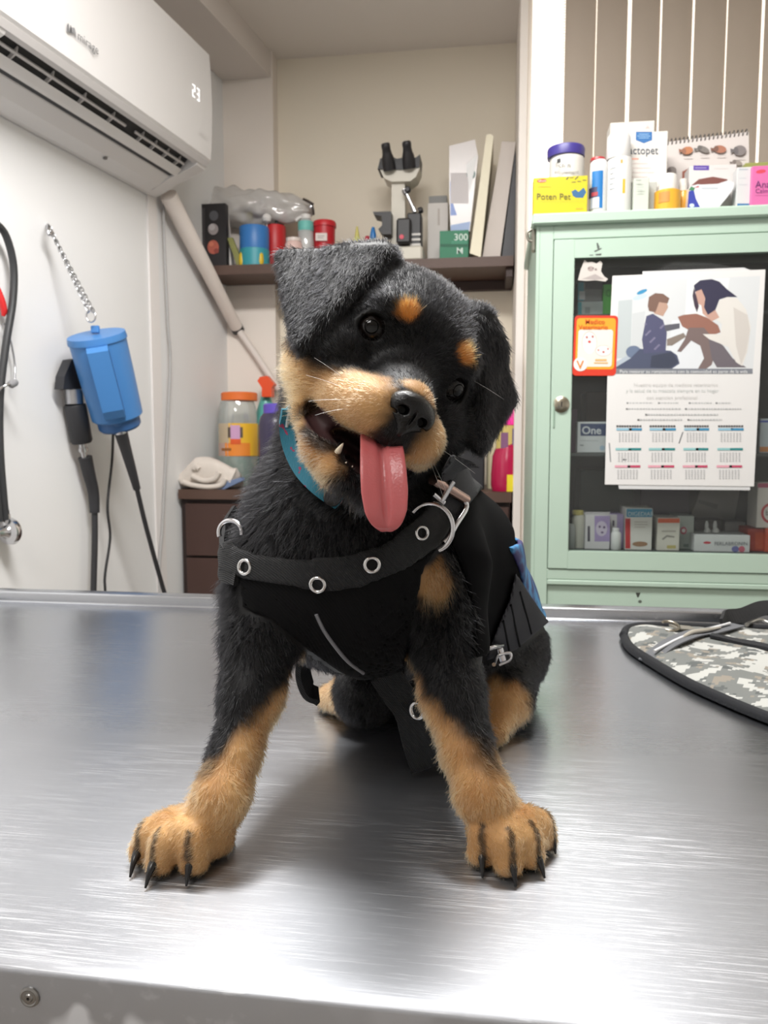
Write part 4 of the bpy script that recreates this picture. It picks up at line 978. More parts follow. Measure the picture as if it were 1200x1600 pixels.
b = cb('low_white_box', 'low wide white box with red and blue marks on the cabinet floor', 1085, 836, 1172, (228, 228, 230), [((206, 60, 80), EL(1105, 848, 6, 2)), ((120, 120, 180), EL(1149, 858, 6, 5)), ((214, 110, 130), EL(1159, 858, 5, 5))], Y=YC+0.04)
text('lettering', b, pfY(YC+0.04), 'FERLABRONIN', 1116, 852, 8, (120, 120, 128), off=0.001)
cb('grey_carton_small', 'dark grey carton lying behind the white ampoules', 1085, 812, 1130, (104, 98, 98), Y=YC+0.14)
cb('grey_carton_small', 'mid grey carton behind the end of the low white box', 1132, 815, 1164, (128, 124, 124), Y=YC+0.12)
cb('red_box', 'dark red box at the far end of the cabinet floor', 1168, 826, 1196, (178, 62, 52), [((206, 90, 60), R4(1180, 832, 1196, 858))], Y=YC+0.06)
b = cb('orange_box', 'orange-red box below the white box with a red ring', 1196, 826, 1236, (206, 84, 58), Y=YC+0.05)
zb2 = onY(1200, 826, YC+0.05).z+0.0006
b = pxbox('red_ring_box', 'white box with a red ring mark standing on the orange-red box', 'box', 1183, 754, 1234, 826, YC+0.055, 0.06, (222, 214, 210), zb=zb2, group='medicine boxes on the cabinet floor')
decal('print', b, pfY(YC+0.055), [((190, 60, 70), EL(1204, 802, 15, 16, 20)), ((226, 220, 216), EL(1204, 802, 11, 12, 20)), ((186, 70, 110), R4(1184, 755, 1234, 762))])
text('lettering', b, pfY(YC+0.055), 'boo', 1196, 805, 12, (60, 50, 60), off=0.001)
# leaning sheet and dark shapes at the back
sht = polybox('leaning_sheet', 'grey printed card leaning at the back below the calendar', 'card', [(1078, 812), (1096, 762), (1156, 764), (1142, 820)], YC+0.2, 0.004, M((150, 144, 140), 0.6), zb=zb)
decal('print', sht, pfY(YC+0.2), [((100, 96, 96), [(1092, 781), (1122, 788), (1120, 796), (1092, 786)])])
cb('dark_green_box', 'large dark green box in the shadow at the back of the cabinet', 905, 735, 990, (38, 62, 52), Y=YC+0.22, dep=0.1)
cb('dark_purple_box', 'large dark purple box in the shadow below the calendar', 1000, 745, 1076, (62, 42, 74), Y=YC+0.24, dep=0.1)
# upper shelves
zm = zsh[1]+0.0006
b = pxbox('navy_label_box', 'white box with a navy label on the middle cabinet shelf', 'box', 902, 659, 950, 707, YC+0.045, 0.09, (222, 226, 228), zb=zm)
decal('print', b, pfY(YC+0.045), [((44, 66, 112), R4(907, 662, 950, 681)), ((180, 206, 226), EL(941, 700, 4, 4)), ((130, 134, 140), R4(906, 695, 912, 696.5)), ((196, 200, 204), R4(906, 688, 935, 689))])
text('lettering', b, pfY(YC+0.045), 'One', 909, 678, 17, (226, 230, 236), off=0.001, bold=0.02)
pxbox('purple_box', 'narrow dull purple box on the middle shelf beside the navy-labelled box', 'box', 885, 640, 901, 707, YC+0.08, 0.08, (112, 72, 104), zb=zm)
pxbox('brown_box', 'dark brown box at the back of the middle shelf', 'box', 915, 612, 958, 707, YC+0.2, 0.1, (84, 60, 54), zb=zm)
b = pxbox('blue_edge_box', 'pale blue and orange box on the middle shelf past the calendar', 'box', 1187, 654, 1236, 707, YC+0.05, 0.08, (206, 214, 222), zb=zm)
decal('print', b, pfY(YC+0.05), [((60, 80, 190), R4(1187, 657, 1236, 660)), ((222, 140, 70), R4(1187, 698, 1236, 706))])
zu = zsh[2]+0.0006
b = pxbox('teal_box', 'pale box with a teal edge on the top cabinet shelf', 'box', 903, 471, 942, 492, YC+0.05, 0.08, (186, 196, 196), zb=zu)
decal('print', b, pfY(YC+0.05), [((60, 160, 172), R4(903, 472, 909, 491)), ((150, 160, 160), R4(914, 480, 922, 490))])
zt2 = onY(922, 471, YC+0.05).z+0.0006
b = pxbox('grey_teal_box', 'grey box with teal edge lying on the pale teal-edged box', 'box', 903, 440, 941, 471, YC+0.055, 0.07, (128, 128, 130), zb=zt2)
decal('print', b, pfY(YC+0.055), [((54, 150, 168), R4(903, 441, 912, 470)), ((200, 200, 204), R4(905, 455, 914, 468)), ((72, 72, 78), R4(914, 441, 941, 452))])
b = pxbox('bright_green_box', 'bright green box on the top shelf behind the calendar edge', 'box', 942, 444, 972, 492, YC+0.05, 0.08, (72, 176, 58), zb=zu)
decal('print', b, pfY(YC+0.05), [((40, 130, 40), EL(951, 458, 4, 6)), ((72, 176, 58), EL(951, 458, 2.6, 4.4))])

# ================================================================== ON TOP OF THE CABINET
zc = ZTOP+0.0006
YT = YC+0.02
pt_ = pfY(YT)
b = pxbox('yellow_medicine_box', 'bright yellow medicine box with handwriting at the corner of the cabinet top', 'box', 833, 276, 918, 331, YT, 0.035, (206, 190, 6), zb=zc)
pxm = pxl(b.location)
decal('print', b, pt_, [((214, 60, 44), EL(846.5, 282.5, 7.5, 2.8, 14, -0.1)), ((40, 96, 140), [(893, 299), (899, 296), (904, 300), (912, 293), (916, 300), (911, 309), (900, 309), (895, 306)]), ((206, 190, 40), R4(838, 314.5, 914, 315.2)), ((60, 70, 60), [(884, 280), (888, 276), (889, 277), (886, 281)]),
    ((60, 70, 60), R4(890, 277, 896, 278)), ((60, 70, 60), [(898, 280), (903, 275), (904, 276), (899, 281)]), ((60, 70, 60), R4(893, 284, 900, 285)), ((60, 70, 60), R4(902, 283, 908, 284)), ((60, 70, 60), R4(910, 281, 916, 282)), ((222, 170, 40), R4(900, 325, 911, 327)), ((208, 190, 50), R4(841, 291, 860, 292))])
text('lettering', b, pt_, 'Poten Pet', 838, 311.5, 13.5, (96, 92, 40), off=0.001)
text('lettering', b, pt_, 'labyes', 841, 284, 5, (250, 226, 200), off=0.0015)
t = thing('purple_lid_jar', 'white supplement jar with a deep purple lid behind the yellow box', 'jar', (onY(884, 330, YT+0.09).x, YT+0.09, zc))
pxlathe('jar_body', 884, YT+0.09, [(330, 26), (328, 27), (256, 27), (250, 26), (248, 25)], M((226, 222, 214), 0.35), t, 32, zb=zc)
pxlathe('lid', 884, YT+0.09, [(248.5, 27), (248, 28.5), (236, 29), (233, 28), (232, 24)], M((66, 54, 140), 0.4), t, 32)
cyl_patch('label_print', t, 884, YT+0.09, 27, 871, 876, 256, 262, (50, 50, 56))
pj = pfY(YT+0.09-0.038)
text('lettering', t, pj, 'lich n', 868, 261.5, 11, (60, 58, 62), off=0.0); text('lettering', t, pj, 'supplement', 866, 271.5, 8.2, (70, 68, 72), off=0.0)
t = thing('blue_tube', 'white and blue bottle with a red top beside the yellow box', 'bottle', (onY(934, 330, YT+0.03).x, YT+0.03, zc))
pxlathe('bottle_body', 934, YT+0.03, [(331, 12), (329, 13.5), (268, 13.5), (256, 13), (252, 11)], M((226, 226, 224), 0.35), t, 28, zb=zc)
pxlathe('cap', 934, YT+0.03, [(252.5, 10.5), (252, 11.5), (248, 11), (247, 8)], M((184, 52, 56), 0.4), t, 24)
cyl_patch('label', t, 934, YT+0.03, 13.5, 925, 947.4, 271, 329, (28, 120, 190), 0.0004)
cyl_patch('label_print', t, 934, YT+0.03, 13.5, 921, 933, 296, 312, (60, 60, 96), 0.0008)
cyl_patch('label_print', t, 934, YT+0.03, 13.5, 922, 936, 312, 329, (214, 214, 218), 0.0008)
cyl_patch('label_print', t, 934, YT+0.03, 13.5, 925, 934, 304, 310, (176, 60, 70), 0.0011)
t = thing('spray_can', 'tall white spray can with an orange spot on the cabinet top', 'can', (onY(966, 330, YT+0.03).x, YT+0.03, zc))
pxlathe('can_body', 966, YT+0.03, [(329, 18), (328, 19), (254, 19), (250, 18)], M((232, 230, 226), 0.3), t, 32, zb=zc)
pxlathe('cap', 966, YT+0.03, [(250.5, 18.3), (250, 18.6), (216, 17.6), (213, 16), (212, 10)], M((238, 236, 232), 0.4), t, 32)
cyl_patch('label_print', t, 966, YT+0.03, 19, 972, 984.2, 286, 308, (240, 190, 60), 0.0004)
cyl_patch('label_print', t, 966, YT+0.03, 19, 969, 983.5, 256, 262, (240, 170, 90), 0.0004)
for k in range(5): cyl_patch('label_print', t, 966, YT+0.03, 19, 953, 962-(k % 2)*3, 266+k*8, 267.6+k*8, (196, 200, 206), 0.0004)
b = pxbox('supplement_box', 'tall white box with a blue shield badge on the cabinet top', 'box', 981, 206, 1042, 327, YT+0.045, 0.05, (228, 222, 214), zb=zc)
pb_ = pfY(YT+0.045)
decal('badge', b, pb_, [((46, 108, 170), [(993.5, 205.8), (1019, 205.8), (1019, 219), (1006, 224), (993.5, 219)]), ((150, 190, 222), R4(998, 209, 1014, 210)), ((150, 190, 222), R4(996, 212, 1016, 213)), ((150, 190, 222), R4(998, 215, 1014, 216)), ])
decal('print', b, pb_, [((240, 170, 150), R4(986, 247, 998, 249.5))]+[((214, 196, 190), R4(986, 255+k*7, 1012+(k % 3)*5, 256.2+k*7)) for k in range(4)])
text('lettering', b, pb_, 'lactopet', 979, 240.5, 17.5, (78, 88, 100), off=0.001, squeeze=0.86)
b = pxbox('cream_carton', 'cream carton standing behind the tall white spray can', 'box', 952, 190, 1021, 327, YT+0.12, 0.05, (226, 220, 210), zb=zc)
decal('print', b, pfY(YT+0.12), [((96, 98, 106), [(962, 214), (969, 206), (970, 213)]), ((236, 190, 184), [(1008, 201), (1012, 196), (1016, 201)])])
b = pxbox('small_grey_carton', 'small pale green-grey carton before the shield-badge box', 'box', 990, 278, 1014, 328, YT+0.006, 0.03, (206, 210, 198), zb=zc)
decal('print', b, pt_, [((150, 154, 146), R4(994, 281, 1002, 282.5)), ((180, 184, 176), R4(995, 292, 1006, 293)), ((180, 184, 176), R4(995, 296, 1004, 297))], eps=0.00005)
pxbox('small_grey_carton', 'second small grey carton, tucked behind the pale green-grey one', 'box', 1012, 284, 1026, 328, YT+0.03, 0.02, (190, 190, 182), zb=zc)
t = thing('orange_bottle', 'white-capped bottle with an orange label on the cabinet top', 'bottle', (onY(1042, 328, YT+0.03).x, YT+0.03, zc))
pxlathe('bottle_body', 1042, YT+0.03, [(327, 19), (326, 20), (301, 20), (298, 14)], M((240, 178, 58), 0.3), t, 28, zb=zc)
pxlathe('cap', 1043, YT+0.03, [(298.5, 13.5), (298, 14), (277, 13.5), (274, 12), (273, 8)], M((240, 236, 228), 0.35), t, 28)
cyl_patch('label_print', t, 1042, YT+0.03, 20, 1030, 1046, 305, 321, (200, 140, 60), 0.0005)
t = thing('orange_bottle', 'narrow white and orange bottle beside the white-capped orange one', 'bottle', (onY(1067, 328, YT+0.045).x, YT+0.045, zc))
pxlathe('bottle_body', 1067, YT+0.045, [(326, 6), (325, 7), (301, 7), (299, 6)], M((236, 170, 60), 0.3), t, 18, zb=zc)
pxlathe('cap', 1067, YT+0.045, [(299.5, 6), (299, 6.4), (282, 6.2), (280, 4)], M((232, 226, 216), 0.35), t, 18)
# spiral desk calendar
YD = YT+0.10
dc = thing('desk_calendar', 'spiral-bound desk calendar with beetle pictures on the cabinet top', 'calendar', (onY(1105, 326, YD).x, YD, zc))
pd = pfY(YD)
fr = [onY(1040, 326, YD), onY(1172, 326, YD), onY(1170, 206, YD+0.03), onY(1040, 222, YD+0.03)]
fr[0].z = fr[1].z = zc
bk = [p+Vector((0, 0.0015, 0)) for p in fr]
hull('front_page', [fr[0], fr[1], bk[1], bk[0], fr[3], fr[2], bk[2], bk[3]], M((214, 206, 200), 0.6), dc, 0)
br = [Vector((fr[0].x, YD+0.10, zc)), Vector((fr[1].x, YD+0.10, zc))]
bb = [p+Vector((0, 0.0015, 0)) for p in br]
hull('back_page', [br[0], br[1], bb[1], bb[0], fr[3]+Vector((0, 0.003, 0)), fr[2]+Vector((0, 0.003, 0)), bk[2]+Vector((0, 0.003, 0)), bk[3]+Vector((0, 0.003, 0))], M((206, 198, 192), 0.6), dc, 0)
nd = (fr[1]-fr[0]).cross(fr[3]-fr[0]).normalized()
if nd.dot(CAM-fr[0]) < 0: nd = -nd
pdc = lambda x, y, off=0.0: onpl(x, y, fr[0]+nd*(off+0.005), nd)
def insect(cx, cy, rx, ry, rot, c1, c2):
    return [(c1, EL(cx, cy, rx, ry, 16, rot)), (c2, EL(cx-rx*0.6*math.cos(rot), cy-rx*0.6*math.sin(rot), rx*0.4, ry*0.8, 12, rot)), (c2, [(cx-rx*1.5, cy-ry*0.4), (cx-rx*0.7, cy-1), (cx-rx*0.7, cy+0.5), (cx-rx*1.4, cy+ry*0.6)])]
decal('insect_print', dc, pdc, insect(1074, 235, 9, 6, -0.2, (186, 120, 80), (150, 100, 76))+insect(1099, 233, 10, 4.5, 0.4, (124, 118, 112), (100, 96, 92))+insect(1125, 233, 10, 6, 0.1, (170, 112, 88), (120, 84, 70))+insect(1156, 235, 10, 8, -0.1, (130, 122, 120), (106, 100, 100))+insect(1050, 266, 7, 6, 0, (140, 130, 124), (110, 100, 98))+insect(1152, 254, 8, 4, 0.3, (150, 140, 132), (120, 110, 104))
      + [((186, 178, 172), R4(x, y, x+14, y+1)) for x, y in ((1068, 244), (1094, 243), (1120, 243), (1150, 246))] + [((150, 84, 66), [(1066, 268), (1078, 262), (1074, 280), (1066, 285)])])
for k in range(20):
    p = fr[3].lerp(fr[2], (k+0.5)/20)
    cc_ = p+Vector((0, 0.003, -0.001))
    tube('ring', [cc_+Vector((0, 0.006*math.cos(t_), 0.0075*math.sin(t_))) for t_ in np.linspace(0, 2*math.pi, 10, endpoint=False)], 0.0012, M((120, 116, 112), 0.4, 0.6), dc, 5, closed=True)
b = pxbox('purple_label_box', 'white box with a small violet label before the desk calendar', 'box', 1076, 258, 1150, 327, YT+0.05, 0.04, (222, 216, 212), zb=zc)
pq = pfY(YT+0.05)
decal('print', b, pq, [((92, 66, 160), R4(1083.5, 258.5, 1108, 266)), ((160, 150, 196), R4(1086, 261.5, 1104, 263)), ((120, 70, 62), [(1080, 290), (1092, 280), (1114, 276), (1136, 280), (1140, 286), (1100, 288)]), ((206, 200, 196), R4(1116, 263, 1138, 264))])
# crumpled clear pack in front of it
V, Fc = [], []
gp = [(1074, 326), (1078, 291), (1090, 288), (1106, 289), (1122, 287), (1137, 282), (1147, 285), (1146, 294), (1138, 306), (1128, 318), (1118, 326)]
pk2 = polybox('clear_pack', 'shiny clear plastic pack with a blue corner on the cabinet top', 'package', gp, YT+0.012, 0.03, M((232, 232, 234), 0.12), zb=zc)
decal('print', pk2, pfY(YT+0.012), [((50, 62, 160), [(1074, 326), (1076, 299), (1084, 296), (1087, 310), (1094, 324), (1096, 326)]), ((70, 130, 90), [(1076, 297), (1080, 291), (1086, 294), (1084, 298)]), ((190, 90, 96), [(1084, 293), (1092, 290), (1092, 293)]), ((206, 220, 236), EL(1081, 321, 4, 3)), ((196, 200, 208), R4(1096, 293, 1122, 295)), ((214, 220, 226), EL(1106, 310, 12, 12, 16))])
b = pxbox('white_side_box', 'white carton with fine print beside the pink medicine box', 'box', 1151, 261, 1174, 323, YT+0.015, 0.03, (216, 216, 214), zb=zc)
decal('print', b, pfY(YT+0.015), [((170, 180, 190), R4(1155, 264, 1169, 265.5)), ((196, 200, 204), R4(1155, 278, 1166, 279)), ((196, 200, 204), R4(1155, 288, 1168, 289)), ((60, 120, 170), R4(1152, 318, 1174, 322))])
b = pxbox('pink_medicine_box', 'pink medicine box with dark lettering on the cabinet top', 'box', 1174.5, 258, 1240, 321, YT+0.005, 0.05, (222, 112, 170), zb=zc)
decal('print', b, pfY(YT+0.005), [((220, 70, 90), EL(1189, 268, 8, 3, 14, -0.15)), ((186, 84, 140), R4(1180, 305, 1230, 306))])
text('lettering', b, pfY(YT+0.005), 'Ana', 1180, 293, 15, (110, 50, 110), off=0.001); text('lettering', b, pfY(YT+0.005), 'Calm', 1180, 301.5, 10, (130, 60, 120), off=0.001)
pxbox('olive_carton', 'flat olive green carton behind the pink medicine box', 'box', 1163, 253, 1232, 323, YT+0.09, 0.03, (156, 160, 90), zb=zc)
M = _M_full

# ================================================================== PUPPY: body as one distance field
VX = 0.0020
GO = np.array([-0.26, 0.33, ZT-0.006]); GN = np.array([228, 262, 204])
DF = np.full(GN, 0.06, dtype=np.float32)
def A3(p): return np.array([p[0], p[1], p[2]], dtype=np.float64)
def sub(lo, hi, pad):
    i0 = np.clip(np.floor((np.minimum(lo, hi)-pad-GO)/VX).astype(int), 0, GN-1)
    i1 = np.clip(np.ceil((np.maximum(lo, hi)+pad-GO)/VX).astype(int)+1, 1, GN)
    sl = tuple(slice(a, b) for a, b in zip(i0, i1))
    ax_ = [(GO[k]+VX*np.arange(i0[k], i1[k])).astype(np.float32) for k in range(3)]
    return sl, np.meshgrid(*ax_, indexing='ij', sparse=True)
def blend(sl, d, k, G=None, op='add'):
    G = DF if G is None else G
    a = G[sl]
    if op == 'add':
        h = np.maximum(k-np.abs(a-d), 0)/k; G[sl] = np.minimum(a, d)-h*h*k*0.25
    else:
        d = -d; h = np.maximum(k-np.abs(a-d), 0)/k; G[sl] = np.maximum(a, d)+h*h*k*0.25
def cone(a, b, r1, r2, k=0.012, op='add', G=None):
    a, b = A3(a), A3(b); R_ = max(r1, r2)
    sl, (X, Y_, Z) = sub(np.minimum(a, b)-R_, np.maximum(a, b)+R_, 0.03 if op == 'add' else k+0.004)
    ba = b-a; L2 = float(ba@ba)+1e-12
    t = np.clip(((X-a[0])*ba[0]+(Y_-a[1])*ba[1]+(Z-a[2])*ba[2])/L2, 0, 1)
    d = np.sqrt((X-a[0]-t*ba[0])**2+(Y_-a[1]-t*ba[1])**2+(Z-a[2]-t*ba[2])**2)-(r1+(r2-r1)*t)
    blend(sl, d, k, G, op)
def ell(c, axes, r, k=0.012, op='add', G=None):
    c = A3(c); R_ = max(r)
    sl, (X, Y_, Z) = sub(c-R_, c+R_, 0.03 if op == 'add' else k+0.004)
    q = []
    for ax__ in axes:
        a = A3(ax__); q.append((X-c[0])*a[0]+(Y_-c[1])*a[1]+(Z-c[2])*a[2])
    k0 = np.sqrt(sum((q[i]/r[i])**2 for i in range(3))); k1 = np.sqrt(sum((q[i]/r[i]**2)**2 for i in range(3)))
    d = k0*(k0-1)/np.maximum(k1, 1e-6)
    blend(sl, d.astype(np.float32), k, G, op)
def tri(a, b, c, th, k=0.006):
    a, b, c = A3(a), A3(b), A3(c)
    sl, (X, Y_, Z) = sub(np.minimum(np.minimum(a, b), c), np.maximum(np.maximum(a, b), c), 0.03)
    P = np.stack(np.broadcast_arrays(X, Y_, Z), -1)
    ba, cb_, ac_ = b-a, c-b, a-c; nor = np.cross(ba, ac_)
    pa, pb_, pc_ = P-a, P-b, P-c
    inside = (np.sign(pa@np.cross(ba, nor))+np.sign(pb_@np.cross(cb_, nor))+np.sign(pc_@np.cross(ac_, nor))) < 2.0
    def seg(e, q): 
        t = np.clip((q@e)/(e@e), 0, 1)[..., None]; v = e*t-q; return (v*v).sum(-1)
    d2 = np.where(inside, np.minimum(np.minimum(seg(ba, pa), seg(cb_, pb_)), seg(ac_, pc_)), (pa@nor)**2/(nor@nor))
    blend(sl, (np.sqrt(d2)-th).astype(np.float32), k)
WAX = (Vector((1, 0, 0)), Vector((0, 1, 0)), Vector((0, 0, 1)))
CAX = (RT, UP, FW)

# head frame: x towards the puppy's own left, y out of the muzzle, z up
TH, PH = math.radians(20), math.radians(32.6)
def roll(v): 
    r, u, f_ = v.dot(RT), v.dot(UP), v.dot(FW)
    return RT*(r*math.cos(PH)+u*math.sin(PH)) + UP*(u*math.cos(PH)-r*math.sin(PH)) + FW*f_
HX = roll(RT*math.cos(TH)+FW*math.sin(TH)); HY = roll(-FW*math.cos(TH)+RT*math.sin(TH)); HZ = roll(UP)
HO = at(650, 560, 0.445)
def H(x, y, z_): return HO + HX*(x*0.01)+HY*(y*0.01)+HZ*(z_*0.01)
HAX = (HX, HY, HZ)
def hell(c, r, k=0.8, op='add'): ell(H(*c), HAX, [q*0.01 for q in r], k*0.01, op)
def hcone(a, b, r1, r2, k=0.8, op='add'): cone(H(*a), H(*b), r1*0.01, r2*0.01, k*0.01, op)

# trunk, neck, chest
cone(at(590, 600, 0.520), at(556, 800, 0.535), 0.050, 0.064, 0.03)
ell(at(553, 872, 0.550), CAX, (0.080, 0.078, 0.078), 0.03)
cone(at(575, 820, 0.57), at(690, 872, 0.66), 0.068, 0.062, 0.03)
cone(at(578, 892, 0.57), at(706, 965, 0.72), 0.066, 0.070, 0.03)
rc = onZ(745, 1075, ZT); rump = Vector((rc.x-0.052, 0.785, ZT+0.068))
cone(at(702, 960, 0.72), rump, 0.068, 0.066, 0.03)
# haunches and hind feet
for (hx, hy, fx, fy, toe) in ((780, 1056, 786, 1088, (770, 1148)), (610, 1050, 570, 1085, (516, 1098))):
    hp_ = at(hx, hy, 0.745); hp_.z = ZT+0.05
    kn = onZ(fx, fy, ZT+0.03); ft = onZ(toe[0], toe[1]-8, ZT+0.013)
    cone(rump+Vector((0, 0, 0.0)), hp_, 0.05, 0.045, 0.02); cone(hp_, kn, 0.042, 0.026, 0.015); cone(kn, ft, 0.022, 0.013, 0.012)
# fore legs
LL = [(432, 905, 0.535, 0.038), (407, 1000, 0.512, 0.0232), (393, 1085, 0.494, 0.0185), (368, 1175, 0.474, 0.0132), (346, 1245, 0.457, 0.0145)]
RL = [(676, 900, 0.535, 0.038), (695, 1000, 0.512, 0.0228), (706, 1085, 0.494, 0.0188), (729, 1170, 0.476, 0.0140), (753, 1240, 0.460, 0.0148)]
for leg, heel in ((LL, (318, 1300)), (RL, (783, 1290))):
    for p, q in zip(leg[:-1], leg[1:]): cone(at(*p[:3]), at(*q[:3]), p[3], q[3], 0.012)
    hl = onZ(heel[0], heel[1], ZT+0.017); cone(at(*leg[-1][:3]), hl, leg[-1][3], 0.0155, 0.010)
# paws: (knuckle px, tip px, radius)
PAW_L = [((258, 1288), (222, 1330), 0.0082), ((277, 1300), (250, 1345), 0.0090), ((305, 1305), (303, 1343), 0.0096), ((330, 1292), (344, 1316), 0.0086)]
PAW_R = [((765, 1292), (752, 1332), 0.0092), ((786, 1296), (794, 1346), 0.0096), ((810, 1292), (829, 1336), 0.0090), ((826, 1280), (851, 1310), 0.0082)]
CLAW_L = [(203, 1371), (227, 1388), (291, 1385), (366, 1313)]
CLAW_R = [(754, 1372), (806, 1386), (851, 1372), (868, 1334)]
ell(onZ(293, 1300, ZT+0.014), (Vector((1, 0, 0)), Vector((0, 1, 0)), Vector((0, 0, 1))), (0.026, 0.020, 0.0145), 0.010)
ell(onZ(795, 1298, ZT+0.014), (Vector((1, 0, 0)), Vector((0, 1, 0)), Vector((0, 0, 1))), (0.025, 0.020, 0.0145), 0.010)
TOES = []
for toes, cl in ((PAW_L, CLAW_L), (PAW_R, CLAW_R)):
    for (kp, tp_, r), c in zip(toes, cl):
        a, b = onZ(kp[0], kp[1], ZT+0.024), onZ(tp_[0], tp_[1], ZT+r)
        m_ = a.lerp(b, 0.62)+Vector((0, 0, 0.0045))
        cone(a, m_, r*0.95, r*1.02, 0.003); cone(m_, b, r*1.02, r*0.95, 0.003)
        TOES.append((b, onZ(c[0], c[1], ZT+0.0015), r))

# skull and face (centimetres in the head frame)
hell((0, -4.6, 0.9), (5.4, 5.5, 4.8), 1.2)
hcone((0, -5.5, -1.5), (0, -7.5, -3.5), 4.2, 4.4, 2.0)
hell((0, -0.4, 1.4), (3.6, 1.3, 1.6), 1.0)
for s_ in (-1, 1):
    hell((s_*3.7, -2.4, -2.7), (2.5, 3.2, 2.9), 1.2)
    hell((s_*2.1, 0.0, 1.6), (1.3, 0.8, 0.8), 0.7)
hcone((0, -1.2, -1.7), (0, 3.5, -3.1), 2.35, 1.55, 0.9)
for s_ in (-1, 1):
    hell((s_*1.45, 2.8, -4.1), (1.75, 2.3, 1.6), 0.6)
    hell((s_*2.3, 0.6, -4.2), (1.7, 2.4, 1.7), 0.8)
hell((0, 4.0, -4.4), (1.3, 1.1, 1.2), 0.5)
# lower jaw, open
for s_ in (-1, 1):
    hcone((s_*2.7, -1.8, -5.6), (s_*2.1, 0.9, -7.4), 1.5, 1.05, 0.8)
    hcone((s_*2.1, 0.9, -7.4), (s_*0.75, 3.0, -8.2), 1.0, 0.8, 0.6)
hell((0, 0.6, -7.9), (2.1, 2.8, 0.8), 0.6)
hcone((0, -4.2, -4.5), (0, -1.2, -7.0), 3.2, 1.9, 1.2)
# mouth opening
hell((0, 1.6, -6.15), (2.3, 3.6, 0.62), 0.25, 'sub')
hell((0, 2.2, -6.5), (1.35, 3.2, 0.95), 0.25, 'sub')
for s_ in (-1, 1): hcone((s_*2.1, 1.2, -6.45), (s_*3.3, -0.6, -5.75), 0.85, 0.60, 0.2, 'sub')
# eyes: rounded lids, then the opening
EYES = []
for s_ in (-1, 1):
    c = (s_*2.85, -0.75, -0.05); dr = Vector((s_*0.42, 1, -0.03)).normalized()
    hell(c, (1.26, 1.22, 1.20), 0.5)
    o_ = tuple(c[i]+dr[i]*2.2 for i in range(3))
    hcone(tuple(c[i]+dr[i]*0.55 for i in range(3)), o_, 0.74, 0.92, 0.15, 'sub')
    EYES.append((c, dr))
# ears: soft triangular flaps
tri(at(440, 402, 0.470), at(596, 398, 0.458), at(470, 540, 0.424), 0.0048, 0.006)
tri(at(520, 400, 0.462), at(606, 402, 0.456), at(508, 496, 0.432), 0.0048, 0.006)
cone(at(596, 405, 0.466), at(545, 400, 0.474), 0.010, 0.008, 0.010)
tri(at(757, 505, 0.478), at(797, 622, 0.496), at(750, 697, 0.470), 0.0050, 0.007)
tri(at(748, 520, 0.472), at(765, 560, 0.484), at(748, 690, 0.468), 0.0048, 0.006)
cone(at(748, 500, 0.480), at(772, 545, 0.487), 0.010, 0.008, 0.010)

# flat where it rests on the table
zz_ = (ZT+0.0005-(GO[2]+VX*np.arange(GN[2]))).astype(np.float32)
DF = np.maximum(DF, zz_[None, None, :])
def sample(G, P):
    q = (np.asarray(P)-GO)/VX; i = np.clip(np.floor(q).astype(int), 0, GN-2); t = np.clip(q-i, 0, 1)
    o = 0
    for dx in (0, 1):
        for dy in (0, 1):
            for dz in (0, 1):
                wt = (t[:, 0] if dx else 1-t[:, 0])*(t[:, 1] if dy else 1-t[:, 1])*(t[:, 2] if dz else 1-t[:, 2])
                o = o+wt*G[i[:, 0]+dx, i[:, 1]+dy, i[:, 2]+dz]
    return o
def surf(px, py, off=0.0, G=None, d0=0.36, d1=0.95):
    """where the ray through a pixel meets the body surface raised by off"""
    G = DF if G is None else G
    ds = np.arange(d0, d1, 0.0008); r_ = ray(px, py)
    P = np.array(CAM)[None]+np.array(r_)[None]*ds[:, None]
    ok = ((P > GO) & (P < GO+VX*(GN-1))).all(1); v = np.where(ok, sample(G, P), 1.0)-off
    hit = np.nonzero(v < 0)[0]
    return at(px, py, ds[hit[0]]) if len(hit) else None
def grad(P, e=0.003, G=None):
    G = DF if G is None else G
    P = np.asarray(P); g = np.zeros_like(P)
    for k in range(3):
        d = np.zeros(3); d[k] = e; g[:, k] = sample(G, P+d)-sample(G, P-d)
    return g/np.maximum(np.linalg.norm(g, axis=1, keepdims=True), 1e-9)
